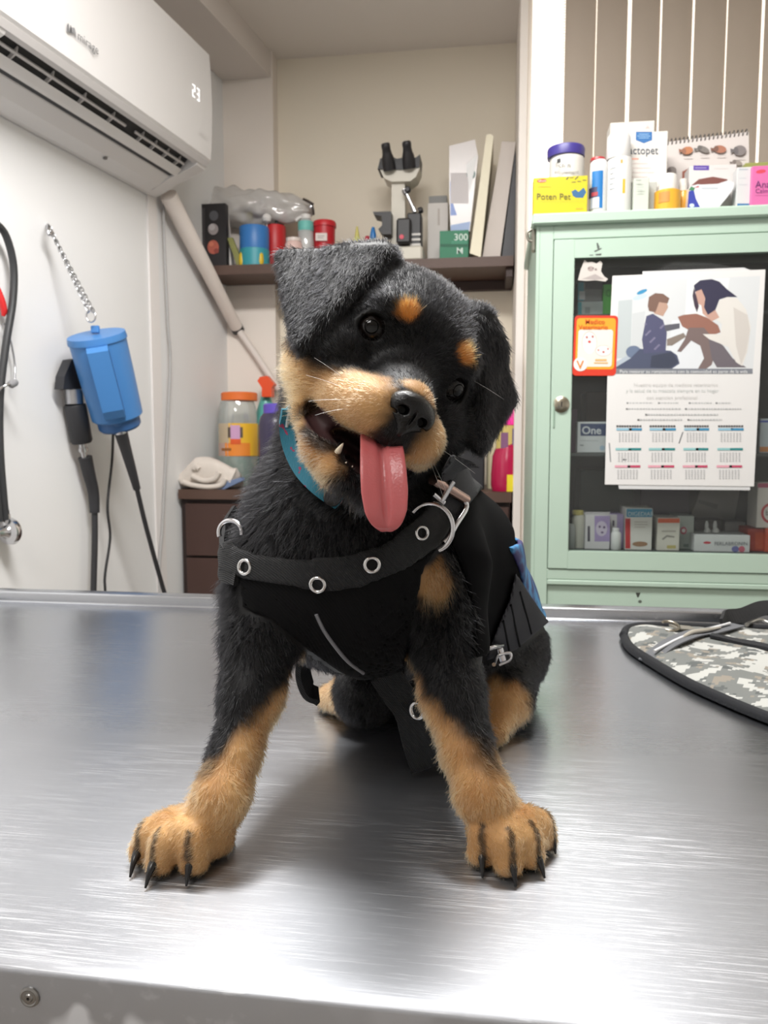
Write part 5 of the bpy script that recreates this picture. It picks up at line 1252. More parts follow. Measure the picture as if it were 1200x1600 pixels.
def nets(D, org, h):
    """surface nets: quads on the zero level"""
    s = D < 0
    c = np.zeros(np.array(D.shape)-1, dtype=np.int8)
    for dx in (0, 1):
        for dy in (0, 1):
            for dz in (0, 1): c += s[dx:dx+c.shape[0], dy:dy+c.shape[1], dz:dz+c.shape[2]]
    act = (c > 0) & (c < 8); I = np.argwhere(act); idx = np.full(act.shape, -1, dtype=np.int64); idx[act] = np.arange(len(I))
    acc = np.zeros((len(I), 3)); cnt = np.zeros(len(I))
    cs = [(a, b, d) for a in (0, 1) for b in (0, 1) for d in (0, 1)]
    val = {q: D[I[:, 0]+q[0], I[:, 1]+q[1], I[:, 2]+q[2]] for q in cs}
    for q in cs:
        for k in range(3):
            if q[k] == 0:
                r = list(q); r[k] = 1; r = tuple(r)
                va, vb = val[q], val[r]; m = (va < 0) != (vb < 0)
                t = va[m]/(va[m]-vb[m]); p = np.tile(np.array(q, float), (m.sum(), 1)); p[:, k] += t
                acc[m] += p; cnt[m] += 1
    V = org+h*(I+acc/cnt[:, None])
    F_ = []
    for k in range(3):
        o1, o2 = (k+1) % 3, (k+2) % 3
        lo = [slice(1, -1)]*3; lo[k] = slice(0, -1); hi = list(lo); hi[k] = slice(1, None)
        sa, sb = s[tuple(lo)], s[tuple(hi)]
        E = np.argwhere(sa != sb); fl = sa[tuple(E.T)]
        E = E.copy()
        for kk in range(3):
            if kk != k: E[:, kk] += 1
        def cell(d1, d2):
            e = E.copy(); e[:, o1] -= d1; e[:, o2] -= d2; return idx[e[:, 0], e[:, 1], e[:, 2]]
        q = np.stack([cell(1, 1), cell(0, 1), cell(0, 0), cell(1, 0)], 1)
        q[~fl] = q[~fl][:, ::-1]
        F_.append(q)
    F_ = np.concatenate(F_); F_ = F_[(F_ >= 0).all(1)]
    return V, F_
def np_mesh(name, V, F_, mats, parent, smooth=True, midx=None):
    org = np.array(ORG[parent.name])
    me = bpy.data.meshes.new(name); me.vertices.add(len(V)); me.vertices.foreach_set('co', (V-org).astype(np.float32).ravel())
    me.loops.add(F_.size); me.loops.foreach_set('vertex_index', F_.ravel().astype(np.int32))
    me.polygons.add(len(F_)); me.polygons.foreach_set('loop_start', np.arange(0, F_.size, F_.shape[1], dtype=np.int32))
    for m in mats: me.materials.append(m)
    me.update(calc_edges=True)
    if smooth: me.polygons.foreach_set('use_smooth', np.ones(len(F_), dtype=bool))
    if midx is not None: me.polygons.foreach_set('material_index', midx.astype(np.int32))
    me.validate()
    o = bpy.data.objects.new(name, me); COL.objects.link(o); o.parent = parent; ORG[o.name] = ORG[parent.name]
    return o

pup = thing('puppy', 'black and tan puppy in a black harness sitting with head tilted and tongue out', 'puppy', (rump.x*0.4, 0.6, ZT))
BV, BF = nets(DF, GO, VX)
# light relaxation
for _ in range(1):
    acc = np.zeros_like(BV); cn_ = np.zeros(len(BV))
    for a, b in ((0, 1), (1, 2), (2, 3), (3, 0)):
        np.add.at(acc, BF[:, a], BV[BF[:, b]]); np.add.at(acc, BF[:, b], BV[BF[:, a]])
        np.add.at(cn_, BF[:, a], 1); np.add.at(cn_, BF[:, b], 1)
    BV = BV*0.5+0.5*acc/np.maximum(cn_, 1)[:, None]

# ------------------------------------------------------------------ coat pattern
def smooth01(x, a, b): t = np.clip((x-a)/(b-a), 0, 1); return t*t*(3-2*t)
def headloc(P):
    d = (np.asarray(P)-np.array(HO))*100
    return np.stack([d@np.array(HX), d@np.array(HY), d@np.array(HZ)], 1)
def eblob(q, c, r, soft=0.25):
    e = np.sqrt((((q-np.array(c))/np.array(r))**2).sum(1)); return 1-smooth01(e, 1-soft, 1+soft)
CLAWB = np.array([A3(b) for b, c, r in TOES]); CLAWT = np.array([A3(c) for b, c, r in TOES])
zL0, zL1 = at(345, 1192, 0.48).z, at(440, 1082, 0.49).z; xL0, xL1 = at(345, 1175, 0.48).x, at(440, 1050, 0.49).x
zR0, zR1 = at(650, 1072, 0.49).z, at(765, 1180, 0.48).z; xR0, xR1 = at(650, 1045, 0.49).x, at(765, 1165, 0.48).x
CH = surf(676, 912); HF = onZ(780, 1130, ZT+0.02); HF2 = onZ(515, 1090, ZT+0.02)
XMID = at(555, 1100, 0.48).x
LAT = np.random.default_rng(11).uniform(-1, 1, (32, 32, 32))
def wob(P, f, ph):
    """smooth value noise in -1..1"""
    q = P*(f/2.6)+ph*7.31+50; i = np.floor(q).astype(int); t = q-i; t = t*t*(3-2*t); o = 0
    for dx in (0, 1):
        for dy in (0, 1):
            for dz in (0, 1):
                o = o+(t[:, 0] if dx else 1-t[:, 0])*(t[:, 1] if dy else 1-t[:, 1])*(t[:, 2] if dz else 1-t[:, 2])*LAT[(i[:, 0]+dx) % 32, (i[:, 1]+dy) % 32, (i[:, 2]+dz) % 32]
    return o
def coat(P):
    """(tan weight, dark lip weight) at world points"""
    P = np.asarray(P, float); q = headloc(P); jit = 0.22*wob(P, 420, 0.3)+0.2*wob(P, 900, 1.2)
    q = q+jit[:, None]*0.5
    t = np.zeros(len(P))
    head = (q[:, 1] > -8.5) & (q[:, 2] < 3.2)
    for s_ in (-1, 1):
        for c, r in (((s_*2.3, 3.0, -4.4), (1.75, 2.6, 2.0)), ((s_*2.6, 1.0, -5.0), (2.3, 2.4, 1.75)), ((s_*4.4, -1.8, -5.7), (2.6, 2.8, 2.3)), ((s_*5.2, -3.8, -5.4), (2.2, 2.6, 2.6)), ((s_*2.1, 0.5, 1.75), (0.68, 1.6, 0.62)), ((s_*2.0, 0.9, -8.0), (2.0, 2.6, 1.0))):
            t = np.maximum(t, eblob(q, c, r)*head)
    t = np.maximum(t, eblob(q, (0, 0.2, -8.5), (2.4, 2.2, 1.2))*head)
    brd = np.maximum(eblob(q, (0.15, 1.0, -1.7), (1.75, 2.7, 1.7)), eblob(q, (0.1, 3.0, -2.2), (1.0, 1.3, 0.8)))
    t = t*(1-0.95*brd)
    t = np.maximum(t, 0.85*eblob(q, (0, 4.35, -2.05), (1.35, 0.55, 0.55))*head)
    # lips and the muzzle underside stay dark
    lip = np.maximum(eblob(q, (0, 4.6, -5.2), (1.2, 1.6, 0.8)), eblob(q, (0, 2.6, -7.2), (1.6, 1.6, 0.55)))
    for s_ in (-1, 1): lip = np.maximum(lip, np.maximum(eblob(q, (s_*2.4, 0.9, -7.0), (1.1, 2.1, 0.9)), eblob(q, (s_*3.3, -0.7, -5.9), (0.8, 1.1, 0.9))))
    t = t*(1-0.9*lip)
    t = t*(1-head*smooth01(q[:, 0], 0.4, 1.2)*smooth01(-q[:, 2], 6.6, 7.2))
    t = t*(1-head*smooth01(q[:, 0], 0.4, 1.2)*smooth01(-q[:, 1], -1.4, -0.4)*smooth01(-q[:, 2], 1.0, 2.0))
    # legs
    body = q[:, 1] < 40
    low = P[:, 2] < ZT+0.125
    left = (P[:, 0] < XMID) & (P[:, 1] < 0.56); right = (P[:, 0] >= XMID) & (P[:, 1] < 0.56)
    zb_l = zL0+np.clip((P[:, 0]-xL0)/(xL1-xL0), -0.15, 1.3)*(zL1-zL0); zb_r = zR0+np.clip((P[:, 0]-xR0)/(xR1-xR0), -0.3, 1.1)*(zR1-zR0)
    def dleg(leg):
        d = np.full(len(P), 9.0)
        for a, b in zip(leg[1:-1], leg[2:]):
            a_, b_ = A3(at(*a[:3])), A3(at(*b[:3])); u = b_-a_; s = np.clip(((P-a_)@u)/(u@u), -0.3, 1.0); d = np.minimum(d, np.linalg.norm(P-a_-s[:, None]*u, axis=1))
        return d
    onleg = (P[:, 2] < ZT+0.05) & (P[:, 1] < 0.50)
    left = left & (onleg | (dleg(LL) < 0.031)); right = right & (onleg | (dleg(RL) < 0.031))
    wj = 0.006*wob(P, 260, 0.7)
    tl = 1-smooth01(P[:, 2]-zb_l+wj, -0.006, 0.012); tr_ = 1-smooth01(P[:, 2]-zb_r+wj, -0.006, 0.012)
    t = np.maximum(t, low*left*tl); t = np.maximum(t, low*right*tr_)
    for c, r in ((CH, 0.0145), (HF, 0.036), (HF2, 0.022)):
        d = np.linalg.norm(P-A3(c), axis=1)+0.005*wob(P, 300, 0.2); t = np.maximum(t, (1-smooth01(d, r*0.75, r*1.2))*(0.7 if r < 0.02 else 1.0))
    # dark streaks up each toe from the claw
    for b, c in zip(CLAWB, CLAWT):
        u = (b-c)[:2]; Lu = np.linalg.norm(u); u = u/Lu; w2 = P[:, :2]-c[:2]; s = w2@u; d = np.abs(w2[:, 0]*u[1]-w2[:, 1]*u[0])
        d = d+0.0012*wob(P, 900, 0.4); near = (s > -0.004)*(1-smooth01(s, Lu*1.0+0.004, Lu*1.0+0.012))*(P[:, 2] < ZT+0.03)
        wdt = 0.0024*(1-0.8*np.clip(s/(Lu+0.010), 0, 1)); t = t*(1-0.85*near*(1-smooth01(d, wdt*0.6, wdt*1.5)))
    # pads at the table
    t = t*smooth01(P[:, 2], ZT+0.0015, ZT+0.006)
    return np.clip(t, 0, 1), lip
def coat_rgb(P, n=None, rnd=None):
    t, lip = coat(P); q = headloc(P)
    N_ = len(t); rnd = np.zeros(N_) if rnd is None else rnd
    tan_d, tan_l = np.array([0.30, 0.135, 0.045]), np.array([0.60, 0.37, 0.165])
    mixv = np.clip(0.48+0.35*wob(P, 160, 0.5)+0.45*rnd, 0, 1)[:, None]
    tanc = tan_d*(1-mixv)+tan_l*mixv
    brow = np.maximum(eblob(q, (-2.1, 0.5, 1.75), (1.2, 2, 1.1)), eblob(q, (2.1, 0.5, 1.75), (1.2, 2, 1.1)))[:, None]
    tanc = tanc*(1-brow)+brow*np.array([0.42, 0.155, 0.03])
    blk = np.array([0.0030, 0.0030, 0.0035])*(1+0.5*np.clip(rnd, -0.5, 1))[:, None]
    c = blk*(1-t[:, None])+tanc*t[:, None]
    return c, t
c_, t_ = coat_rgb(BV)
qv = headloc(BV)
# inside of the mouth: bare dark pink skin
mouth = np.zeros(len(BV))
for c, r in (((0, 1.6, -6.25), (2.1, 3.6, 0.85)), ((-2.6, 0.4, -6.1), (1.1, 1.8, 0.95)), ((2.6, 0.4, -6.1), (1.1, 1.8, 0.95)), ((0, 2.0, -6.6), (1.4, 2.6, 1.0))):
    mouth = np.maximum(mouth, eblob(qv, c, r, 0.1))
eyeskin = np.zeros(len(BV))
for c, dr in EYES: eyeskin = np.maximum(eyeskin, eblob(qv, tuple(c[i]+dr[i]*0.9 for i in range(3)), (1.02, 1.02, 0.98), 0.1))
c_ = c_*(1-mouth[:, None])+mouth[:, None]*np.array([0.075, 0.036, 0.036])
c_ = c_*(1-eyeskin[:, None])+eyeskin[:, None]*np.array([0.004, 0.004, 0.004])
bodym = bpy.data.materials.new('coat_skin'); bodym.use_nodes = True
nt = bodym.node_tree; at_ = nt.nodes.new('ShaderNodeAttribute'); at_.attribute_name = 'coat'; pbs = nt.nodes['Principled BSDF']
nt.links.new(at_.outputs['Color'], pbs.inputs['Base Color']); pbs.inputs['Roughness'].default_value = 0.5; pbs.inputs['Specular IOR Level'].default_value = 0.25
body = np_mesh('body', BV, BF, [bodym], pup)
ca = body.data.color_attributes.new('coat', 'FLOAT_COLOR', 'POINT')
ca.data.foreach_set('color', np.concatenate([c_, np.ones((len(c_), 1))], 1).astype(np.float32).ravel())

# ------------------------------------------------------------------ eyes, nose, teeth, tongue, claws
EYM = M((14, 9, 7), 0.03, spec=0.4); PUP = M((3, 3, 3), 0.04, spec=0.4)
for (c, dr) in EYES:
    w_ = (HX*dr[0]+HY*dr[1]+HZ*dr[2]).normalized(); cc = H(*c)
    R_ = 0.0104
    V, Fc = lathe_geo(cc, w_, [(-R_*math.cos(a), max(R_*math.sin(a), 1e-4)) for a in np.linspace(0.05, math.pi-0.02, 20)], 28)
    e = obj('eye', V, Fc, EYM, pup, smooth=True)
    V, Fc = lathe_geo(cc, w_, [(R_*1.004*math.cos(a), max(R_*1.004*math.sin(a), 1e-4)) for a in np.linspace(0.40, 0.01, 6)], 20)
    obj('pupil', V, [tuple(reversed(f)) for f in Fc], PUP, e, smooth=True)
# nose leather, from its own small field
NH = 0.0008; nn = np.array([44, 34, 38]); no = np.array([-1.76, 3.55, -5.0])   # cm
gx, gy, gz = np.meshgrid(*[no[k]+0.08*np.arange(nn[k]) for k in range(3)], indexing='ij')
def fe(c, r): 
    a = np.sqrt(((gx-c[0])/r[0])**2+((gy-c[1])/r[1])**2+((gz-c[2])/r[2])**2); b = np.sqrt(((gx-c[0])/r[0]**2)**2+((gy-c[1])/r[1]**2)**2+((gz-c[2])/r[2]**2)**2); return a*(a-1)/np.maximum(b, 1e-6)
def sm(a, b, k): h = np.maximum(k-np.abs(a-b), 0)/k; return np.minimum(a, b)-h*h*k/4
D = fe((0, 4.75, -3.15), (1.12, 0.75, 0.68))
D = sm(D, fe((0, 4.72, -3.75), (0.80, 0.72, 0.62)), 0.4)
for s_ in (-1, 1): D = sm(D, fe((s_*0.72, 4.65, -3.45), (0.52, 0.6, 0.52)), 0.3)
D = sm(D, fe((0, 4.75, -4.3), (0.28, 0.5, 0.45)), 0.3)
for s_ in (-1, 1):
    h_ = fe((s_*0.55, 5.30, -3.55), (0.27, 0.50, 0.22)); D = np.maximum(D, -h_)
    h_ = fe((s_*0.86, 5.1, -3.80), (0.20, 0.42, 0.08)); D = np.maximum(D, -h_)
D = np.maximum(D, -fe((0, 5.5, -3.9), (0.05, 0.25, 0.6)))
NV, NF = nets(D.astype(np.float32), no, 0.08)
NV = np.array([0, 4.75, -3.55])+(NV-np.array([0, 4.75, -3.55]))*1.12
NVw = np.array(HO)+0.01*(NV[:, :1]*np.array(HX)+NV[:, 1:2]*np.array(HY)+NV[:, 2:3]*np.array(HZ))
NOSE = M((9, 9, 10), 0.27, bump=0.22, scale=900, spec=0.4)
np_mesh('nose', NVw, NF[:, ::-1], [NOSE], pup)
TEETH = M((226, 214, 190), 0.25)
def tooth(a, b, r): lathe('tooth', H(*a), H(*b)-H(*a), [(0, r), ((H(*b)-H(*a)).length*0.5, r*0.75), ((H(*b)-H(*a)).length*0.9, r*0.3), ((H(*b)-H(*a)).length, 0.0001)], TEETH, pup, 12)
tooth((-1.55, 2.35, -7.45), (-1.65, 2.75, -6.55), 0.0022); tooth((1.55, 2.35, -7.45), (1.65, 2.75, -6.55), 0.0022)
for x in (-1.05, -0.65): tooth((x, 3.05, -7.7), (x, 3.2, -7.3), 0.0012)
TM = bpy.data.materials.new('tongue'); TM.use_nodes = True; b_ = TM.node_tree.nodes['Principled BSDF']
b_.inputs['Base Color'].default_value = (0.52, 0.125, 0.13, 1); b_.inputs['Roughness'].default_value = 0.32; b_.inputs['Subsurface Weight'].default_value = 0.25
b_.inputs['Subsurface Radius'].default_value = (0.01, 0.003, 0.003); b_.inputs['Subsurface Scale'].default_value = 0.4
n1 = TM.node_tree.nodes.new('ShaderNodeTexNoise'); n1.inputs['Scale'].default_value = 700; bp = TM.node_tree.nodes.new('ShaderNodeBump'); bp.inputs['Strength'].default_value = 0.35; bp.inputs['Distance'].default_value = 0.0006
tcn = TM.node_tree.nodes.new('ShaderNodeTexCoord'); TM.node_tree.links.new(tcn.outputs['Object'], n1.inputs['Vector'])
TM.node_tree.links.new(n1.outputs['Fac'], bp.inputs['Height']); TM.node_tree.links.new(bp.outputs[0], b_.inputs['Normal'])
tpath = [(590, 668, 0.428, 26), (594, 690, 0.412, 31), (597, 712, 0.402, 34), (599, 740, 0.396, 36), (601, 770, 0.393, 36.5), (603, 798, 0.392, 33), (604, 816, 0.393, 24), (604, 826, 0.3945, 12), (604, 829, 0.396, 3)]
cen = smooth_path([at(a, b, c) for a, b, c, d in tpath], 5); wd = np.interp(np.linspace(0, len(tpath)-1, len(cen)), range(len(tpath)), [d for *_, d in tpath])
V, Fc = [], []; nc = 44
for i, c in enumerate(cen):
    tdir = (cen[min(i+1, len(cen)-1)]-cen[max(i-1, 0)]).normalized(); side = (RT-tdir*RT.dot(tdir)).normalized(); fr_ = side.cross(tdir); fr_ = fr_ if fr_.dot(-FW) > 0 else -fr_
    hw_ = wd[i]*pxl(c); th_ = 0.0028*min(1, wd[i]/20)
    for k in range(nc):
        a = 2*math.pi*k/nc; x = math.cos(a); y = math.sin(a)
        lift = 0.0030*(x*x)*min(1, wd[i]/30)-0.0030*min(1, wd[i]/32)**3*math.exp(-(x/0.17)**2)*(1 if y > 0 else -0.2)
        V.append(c+side*(hw_*x)+fr_*(th_*math.copysign(abs(y)**0.8, y)+lift))
for i in range(len(cen)-1):
    for k in range(nc):
        l = (k+1) % nc; Fc.append((i*nc+k, (i+1)*nc+k, (i+1)*nc+l, i*nc+l))
Fc += [tuple(range(nc)), tuple(range(len(cen)*nc-1, (len(cen)-1)*nc-1, -1))]
to_ = obj('tongue', V, Fc, TM, pup, smooth=True)
CLM = M((24, 22, 22), 0.28)
def claw(b, c, r=0.0034):
    mid = Vector(b).lerp(Vector(c), 0.5)+Vector((0, 0, 0.0022))
    pts = smooth_path([b, mid, c], 5); tube('claw', pts, list(np.linspace(r, 0.0006, len(pts))), CLM, pup, 10)
for (b, c, r) in TOES:
    d = (c-b); d.z = 0; claw(b+d.normalized()*(r*0.55)+Vector((0, 0, 0.0025)), c)
claw(onZ(770, 1132, ZT+0.016), onZ(768, 1150, ZT+0.003), 0.0028); claw(onZ(762, 1125, ZT+0.016), onZ(760, 1142, ZT+0.003), 0.0028)

# ================================================================== HARNESS AND COLLAR, moulded over the body
def poly_sd(px, py, poly):
    """signed distance (pixels) to a polygon, negative inside"""
    d = np.full(px.shape, 1e18); s = np.ones(px.shape)
    n = len(poly)
    for i in range(n):
        (x0, y0), (x1, y1) = poly[i], poly[i-1]
        ex, ey = x1-x0, y1-y0; wx, wy = px-x0, py-y0
        t = np.clip((wx*ex+wy*ey)/(ex*ex+ey*ey), 0, 1)
        d = np.minimum(d, (wx-ex*t)**2+(wy-ey*t)**2)
        c1 = py >= y0; c2 = py < y1; c3 = ex*wy > ey*wx
        s = np.where((c1 & c2 & c3) | (~c1 & ~c2 & ~c3), -s, s)
    return s*np.sqrt(d)
gi = [GO[k]+VX*np.arange(GN[k]) for k in range(3)]
PX, PYv, PZ = np.meshgrid(*[g-CAM[k] for k, g in enumerate(gi)], indexing='ij', sparse=True)
DEP = (PX*FW.x+PYv*FW.y+PZ*FW.z).astype(np.float32)
UX = (600+FPX*(PX*RT.x+PYv*RT.y+PZ*RT.z)/DEP).astype(np.float32); UY = (800-FPX*(PX*UP.x+PYv*UP.y+PZ*UP.z)/DEP).astype(np.float32)
COVER = []
def shell(name, poly, t0, t1, mat, parent, dmax=None, cover=True, extra=None):
    """a piece of cloth: the layer between heights t0 and t1 over the body, cut out by an outline"""
    near = (DF > t0-0.004) & (DF < t1+0.004)
    x0, x1 = min(p[0] for p in poly)-25, max(p[0] for p in poly)+25; y0, y1 = min(p[1] for p in poly)-25, max(p[1] for p in poly)+25
    near &= (UX > x0) & (UX < x1) & (UY > y0) & (UY < y1)
    if dmax: near &= DEP < dmax
    # keep only the side facing the chest: first layer along the view of the chest
    idx = np.argwhere(near)
    if not len(idx): return None
    lo, hi = np.maximum(idx.min(0)-2, 0), np.minimum(idx.max(0)+3, GN)
    sl = tuple(slice(a, b) for a, b in zip(lo, hi))
    d = DF[sl]; ux, uy, dp = UX[sl], UY[sl], DEP[sl]
    reg = np.full(d.shape, 0.02, np.float32)
    m = (d > t0-0.008) & (d < t1+0.008)
    reg[m] = poly_sd(ux[m].astype(float), uy[m].astype(float), poly)*dp[m]/FPX
    S = np.maximum(np.maximum(t0-d, d-t1), reg)
    if dmax: S = np.maximum(S, dp-dmax)
    if extra: S = np.maximum(S, extra(gi[0][sl[0]][:, None, None], gi[1][sl[1]][None, :, None], gi[2][sl[2]][None, None, :]))
    V, F_ = nets(S.astype(np.float32), GO+VX*lo, VX)
    for _ in range(2):
        acc = np.zeros_like(V); cn_ = np.zeros(len(V))
        for a, b in ((0, 1), (1, 2), (2, 3), (3, 0)):
            np.add.at(acc, F_[:, a], V[F_[:, b]]); np.add.at(acc, F_[:, b], V[F_[:, a]]); np.add.at(cn_, F_[:, a], 1); np.add.at(cn_, F_[:, b], 1)
        V = V*0.5+0.5*acc/np.maximum(cn_, 1)[:, None]
    lab = np.arange(len(V))
    while True:
        l2 = lab.copy()
        for a, b in ((0, 1), (1, 2), (2, 3), (3, 0)):
            np.minimum.at(l2, F_[:, a], lab[F_[:, b]]); np.minimum.at(l2, F_[:, b], lab[F_[:, a]])
        l2 = l2[l2]
        if (l2 == lab).all(): break
        lab = l2
    u_, cnt_ = np.unique(lab, return_counts=True); big = lab == u_[cnt_.argmax()]
    F_ = F_[big[F_[:, 0]]]; rmp = np.cumsum(big)-1; V = V[big]; F_ = rmp[F_]
    if cover: COVER.append((poly, dmax or 9, t1))
    return np_mesh(name, V, F_, [mat], parent)
def webbing(rgb, rough=0.8, sc=900, st=0.5, spec=0.3):
    m = bpy.data.materials.new('webbing'); m.use_nodes = True; nt = m.node_tree; b = nt.nodes['Principled BSDF']
    b.inputs['Base Color'].default_value = lin(rgb); b.inputs['Roughness'].default_value = rough; b.inputs['Specular IOR Level'].default_value = spec
    tc = nt.nodes.new('ShaderNodeTexCoord'); wv = nt.nodes.new('ShaderNodeTexWave'); wv.inputs['Scale'].default_value = sc; wv.inputs['Distortion'].default_value = 0.6
    wv.bands_direction = 'DIAGONAL'
    nt.links.new(tc.outputs['Object'], wv.inputs['Vector'])
    bp = nt.nodes.new('ShaderNodeBump'); bp.inputs['Strength'].default_value = st; bp.inputs['Distance'].default_value = 0.0005
    nt.links.new(wv.outputs['Fac'], bp.inputs['Height']); nt.links.new(bp.outputs[0], b.inputs['Normal'])
    return m
WB = webbing((20, 20, 22), 0.65, 380, 0.9, 0.4); WBP = webbing((13, 13, 14), 0.9, 300, 0.4, 0.15); WBG = webbing((44, 44, 48), 0.75, 420); VEL = M((6, 6, 7), 0.95, spec=0.1)
hs = thing('dog_harness', 'black webbing harness with steel eyelets and buckles strapped round the puppy', 'harness', (ORG['puppy'].x, 0.56, ZT+0.1))
shell('chest_panel', [(372, 895), (440, 900), (560, 905), (640, 880), (690, 850), (662, 890), (652, 945), (640, 1000), (624, 1078), (585, 1074), (530, 1050), (478, 1014), (420, 965), (378, 950)], 0.0006, 0.0034, WBP, hs, 0.60)
shell('side_panel', [(700, 738), (765, 735), (800, 758), (806, 860), (826, 920), (856, 972), (800, 1012), (742, 1030), (742, 960), (722, 890), (706, 850), (690, 800)], 0.0006, 0.0042, VEL, hs, 0.86)
shell('chest_strap', [(338, 850), (342, 893), (380, 905), (440, 914), (500, 926), (560, 920), (640, 888), (690, 850), (725, 800), (748, 760), (700, 728), (684, 765), (655, 805), (600, 850), (540, 868), (460, 873), (400, 864), (372, 856), (362, 842)], 0.0034, 0.0066, WB, hs, 0.62)
shell('shoulder_strap', [(690, 735), (705, 708), (735, 720), (775, 742), (748, 770), (715, 812), (680, 790)], 0.0040, 0.0080, webbing((46, 47, 50), 0.65, 380, 1.0), hs, 0.66)
shell('padded_side', [(806, 895), (826, 925), (858, 972), (806, 1016), (758, 1034), (775, 985), (795, 940)], 0.0042, 0.0078, WBG, hs, 0.9)
# patterned cloth over the back, beyond the seam of the side panel
pa, pb2 = surf(797, 862, 0.004), surf(822, 950, 0.004)
ns_ = Vector(grad(np.array([tuple((pa+pb2)/2)]), 0.006)[0]); sn = (pb2-pa).cross(ns_).normalized()
if sn.y < 0: sn = -sn
def beyond(x, y, z):
    a = -((x-pa.x)*sn.x+(y-pa.y)*sn.y+(z-pa.z)*sn.z)
    return np.maximum(np.maximum(a, y-0.80), np.maximum(ZT+0.085-z, np.maximum(pa.y-0.012-y, z-pa.z-0.004)))
blue_ = bpy.data.materials.new('blue_pattern'); blue_.use_nodes = True; nt = blue_.node_tree; b_ = nt.nodes['Principled BSDF']; b_.inputs['Roughness'].default_value = 0.6
tc = nt.nodes.new('ShaderNodeTexCoord'); nz = nt.nodes.new('ShaderNodeTexNoise'); nz.inputs['Scale'].default_value = 55; nt.links.new(tc.outputs['Object'], nz.inputs['Vector'])
rp = nt.nodes.new('ShaderNodeValToRGB'); rp.color_ramp.elements[0].position = 0.40; rp.color_ramp.elements[0].color = lin((48, 44, 92)); rp.color_ramp.elements[1].position = 0.60; rp.color_ramp.elements[1].color = lin((64, 140, 190))
nt.links.new(nz.outputs['Fac'], rp.inputs[0]); nt.links.new(rp.outputs[0], b_.inputs['Base Color'])
shell('patterned_back', [(400, 600), (900, 600), (900, 1000), (400, 1000)], 0.0030, 0.0074, blue_, hs, 0.95, cover=False, extra=beyond)
def on_body(px, py, off): 
    p = surf(px, py, off)
    return p if p is not None else at(px, py, 0.6)
def nrm(p): 
    g = grad(np.array([tuple(p)]), 0.006)[0]; return Vector(g)
# pleats on the padded side
for q in ([(812, 925), (822, 960), (830, 990)], [(798, 945), (806, 985), (812, 1010)], [(786, 970), (792, 1000), (796, 1020)]):
    pts = [surf(x, y, 0.0078, d1=0.88) for x, y in q]
    if all(p is not None for p in pts): tube('pleat', smooth_path(pts, 5), 0.0011, WBP, hs, 6)
# reflective piping down the chest
pts = [surf(x, y, 0.0040) for x, y in [(494, 960), (506, 985), (525, 1012), (545, 1035), (568, 1052)]]
tube('reflective_piping', smooth_path([p for p in pts if p is not None], 6), 0.0012, M((120, 120, 124), 0.4), hs, 6)
# eyelets
RING = M((214, 214, 214), 0.2, 1.0); HOLE = M((5, 5, 5), 0.9)
def eyelet(px, py, rpx, off):
    p = surf(px, py, off)
    if p is None: return
    n = nrm(p); n = (n*0.75-FW*0.35).normalized(); s = rpx*pxl(p)
    u, v = frame_of(n)
    prof_ = [(s*1.0, 0.0), (s*0.95, 0.0012), (s*0.8, 0.0018), (s*0.62, 0.0012), (s*0.56, 0.0)]
    V, Fc = [], []; m_ = 24
    for r, h_ in prof_:
        for k in range(m_): a = 2*math.pi*k/m_; V.append(p+u*(r*math.cos(a))+v*(r*math.sin(a))+n*(h_+0.0008))
    for i in range(len(prof_)-1):
        for k in range(m_): l = (k+1) % m_; Fc.append((i*m_+k, i*m_+l, (i+1)*m_+l, (i+1)*m_+k))
    e = obj('eyelet', V, Fc, RING, hs, smooth=True)
    lathe('eyelet_hole', p-n*0.0006, n, [(0, s*0.6), (0.0010, s*0.6)], HOLE, e, 18)
for a in ((384, 886, 14), (497, 913, 14.5), (581, 882, 14.5)): eyelet(*a, 0.0066)
eyelet(658, 833, 12.5, 0.0066)
# rings, buckles
def dring(px, py, rx, ry, off, rad, rot=0.0, a0=0, a1=360, name='d_ring', closed=True):
    p = surf(px, py, off)
    if p is None: p = at(px, py, 0.52)
    p = p-FW*0.004; s = pxl(p)
    pts = []
    for k in range(28 if closed else 22):
        a = math.radians(a0+(a1-a0)*k/(28 if closed else 21)); x, y = rx*math.cos(a), ry*math.sin(a)
        pts.append(p+RT*((x*math.cos(rot)-y*math.sin(rot))*s)+UP*((x*math.sin(rot)+y*math.cos(rot))*s)-FW*(0.004*math.cos(a)))
    return tube(name, pts, rad, CHROME, hs, 10, closed=closed)
dring(362, 832, 20, 19, 0.006, 0.0016, 0, -10, 200, 'd_ring', False)
dring(672, 824, 34, 38, 0.009, 0.0015, 0.2, -80, 130, 'd_ring', False)
D_BUCKLE = depth(surf(722, 800, 0.008)); D_BELLY = depth(surf(790, 1000, 0.008))
def bodyp(px, py, up=0.008):
    p = surf(px, py, 0.008); d = D_BUCKLE if py < 900 else D_BELLY
    dp_ = depth(p) if p is not None else d
    return at(px, py, min(max(dp_, d-0.028), d+0.006))-FW*up
a_, b_ = bodyp(676, 750, 0.004), bodyp(727, 781, 0.004)
tube('buckle_bar', [a_, b_], 0.0034, M((178, 150, 138), 0.25, 1.0), hs, 14)
tube('buckle_prong', [bodyp(705, 753, 0.009), bodyp(688, 783, 0.006)], 0.0022, CHROME, hs, 10)
tube('buckle_frame', smooth_path([bodyp(720, 777, 0.004), bodyp(727, 792, 0.005), bodyp(712, 818, 0.004), bodyp(700, 840, 0.003), bodyp(692, 848, 0.002)], 5), 0.0021, CHROME, hs, 10)
tube('buckle_prong', [bodyp(676, 772, 0.004), bodyp(692, 786, 0.006)], 0.0018, CHROME, hs, 8)
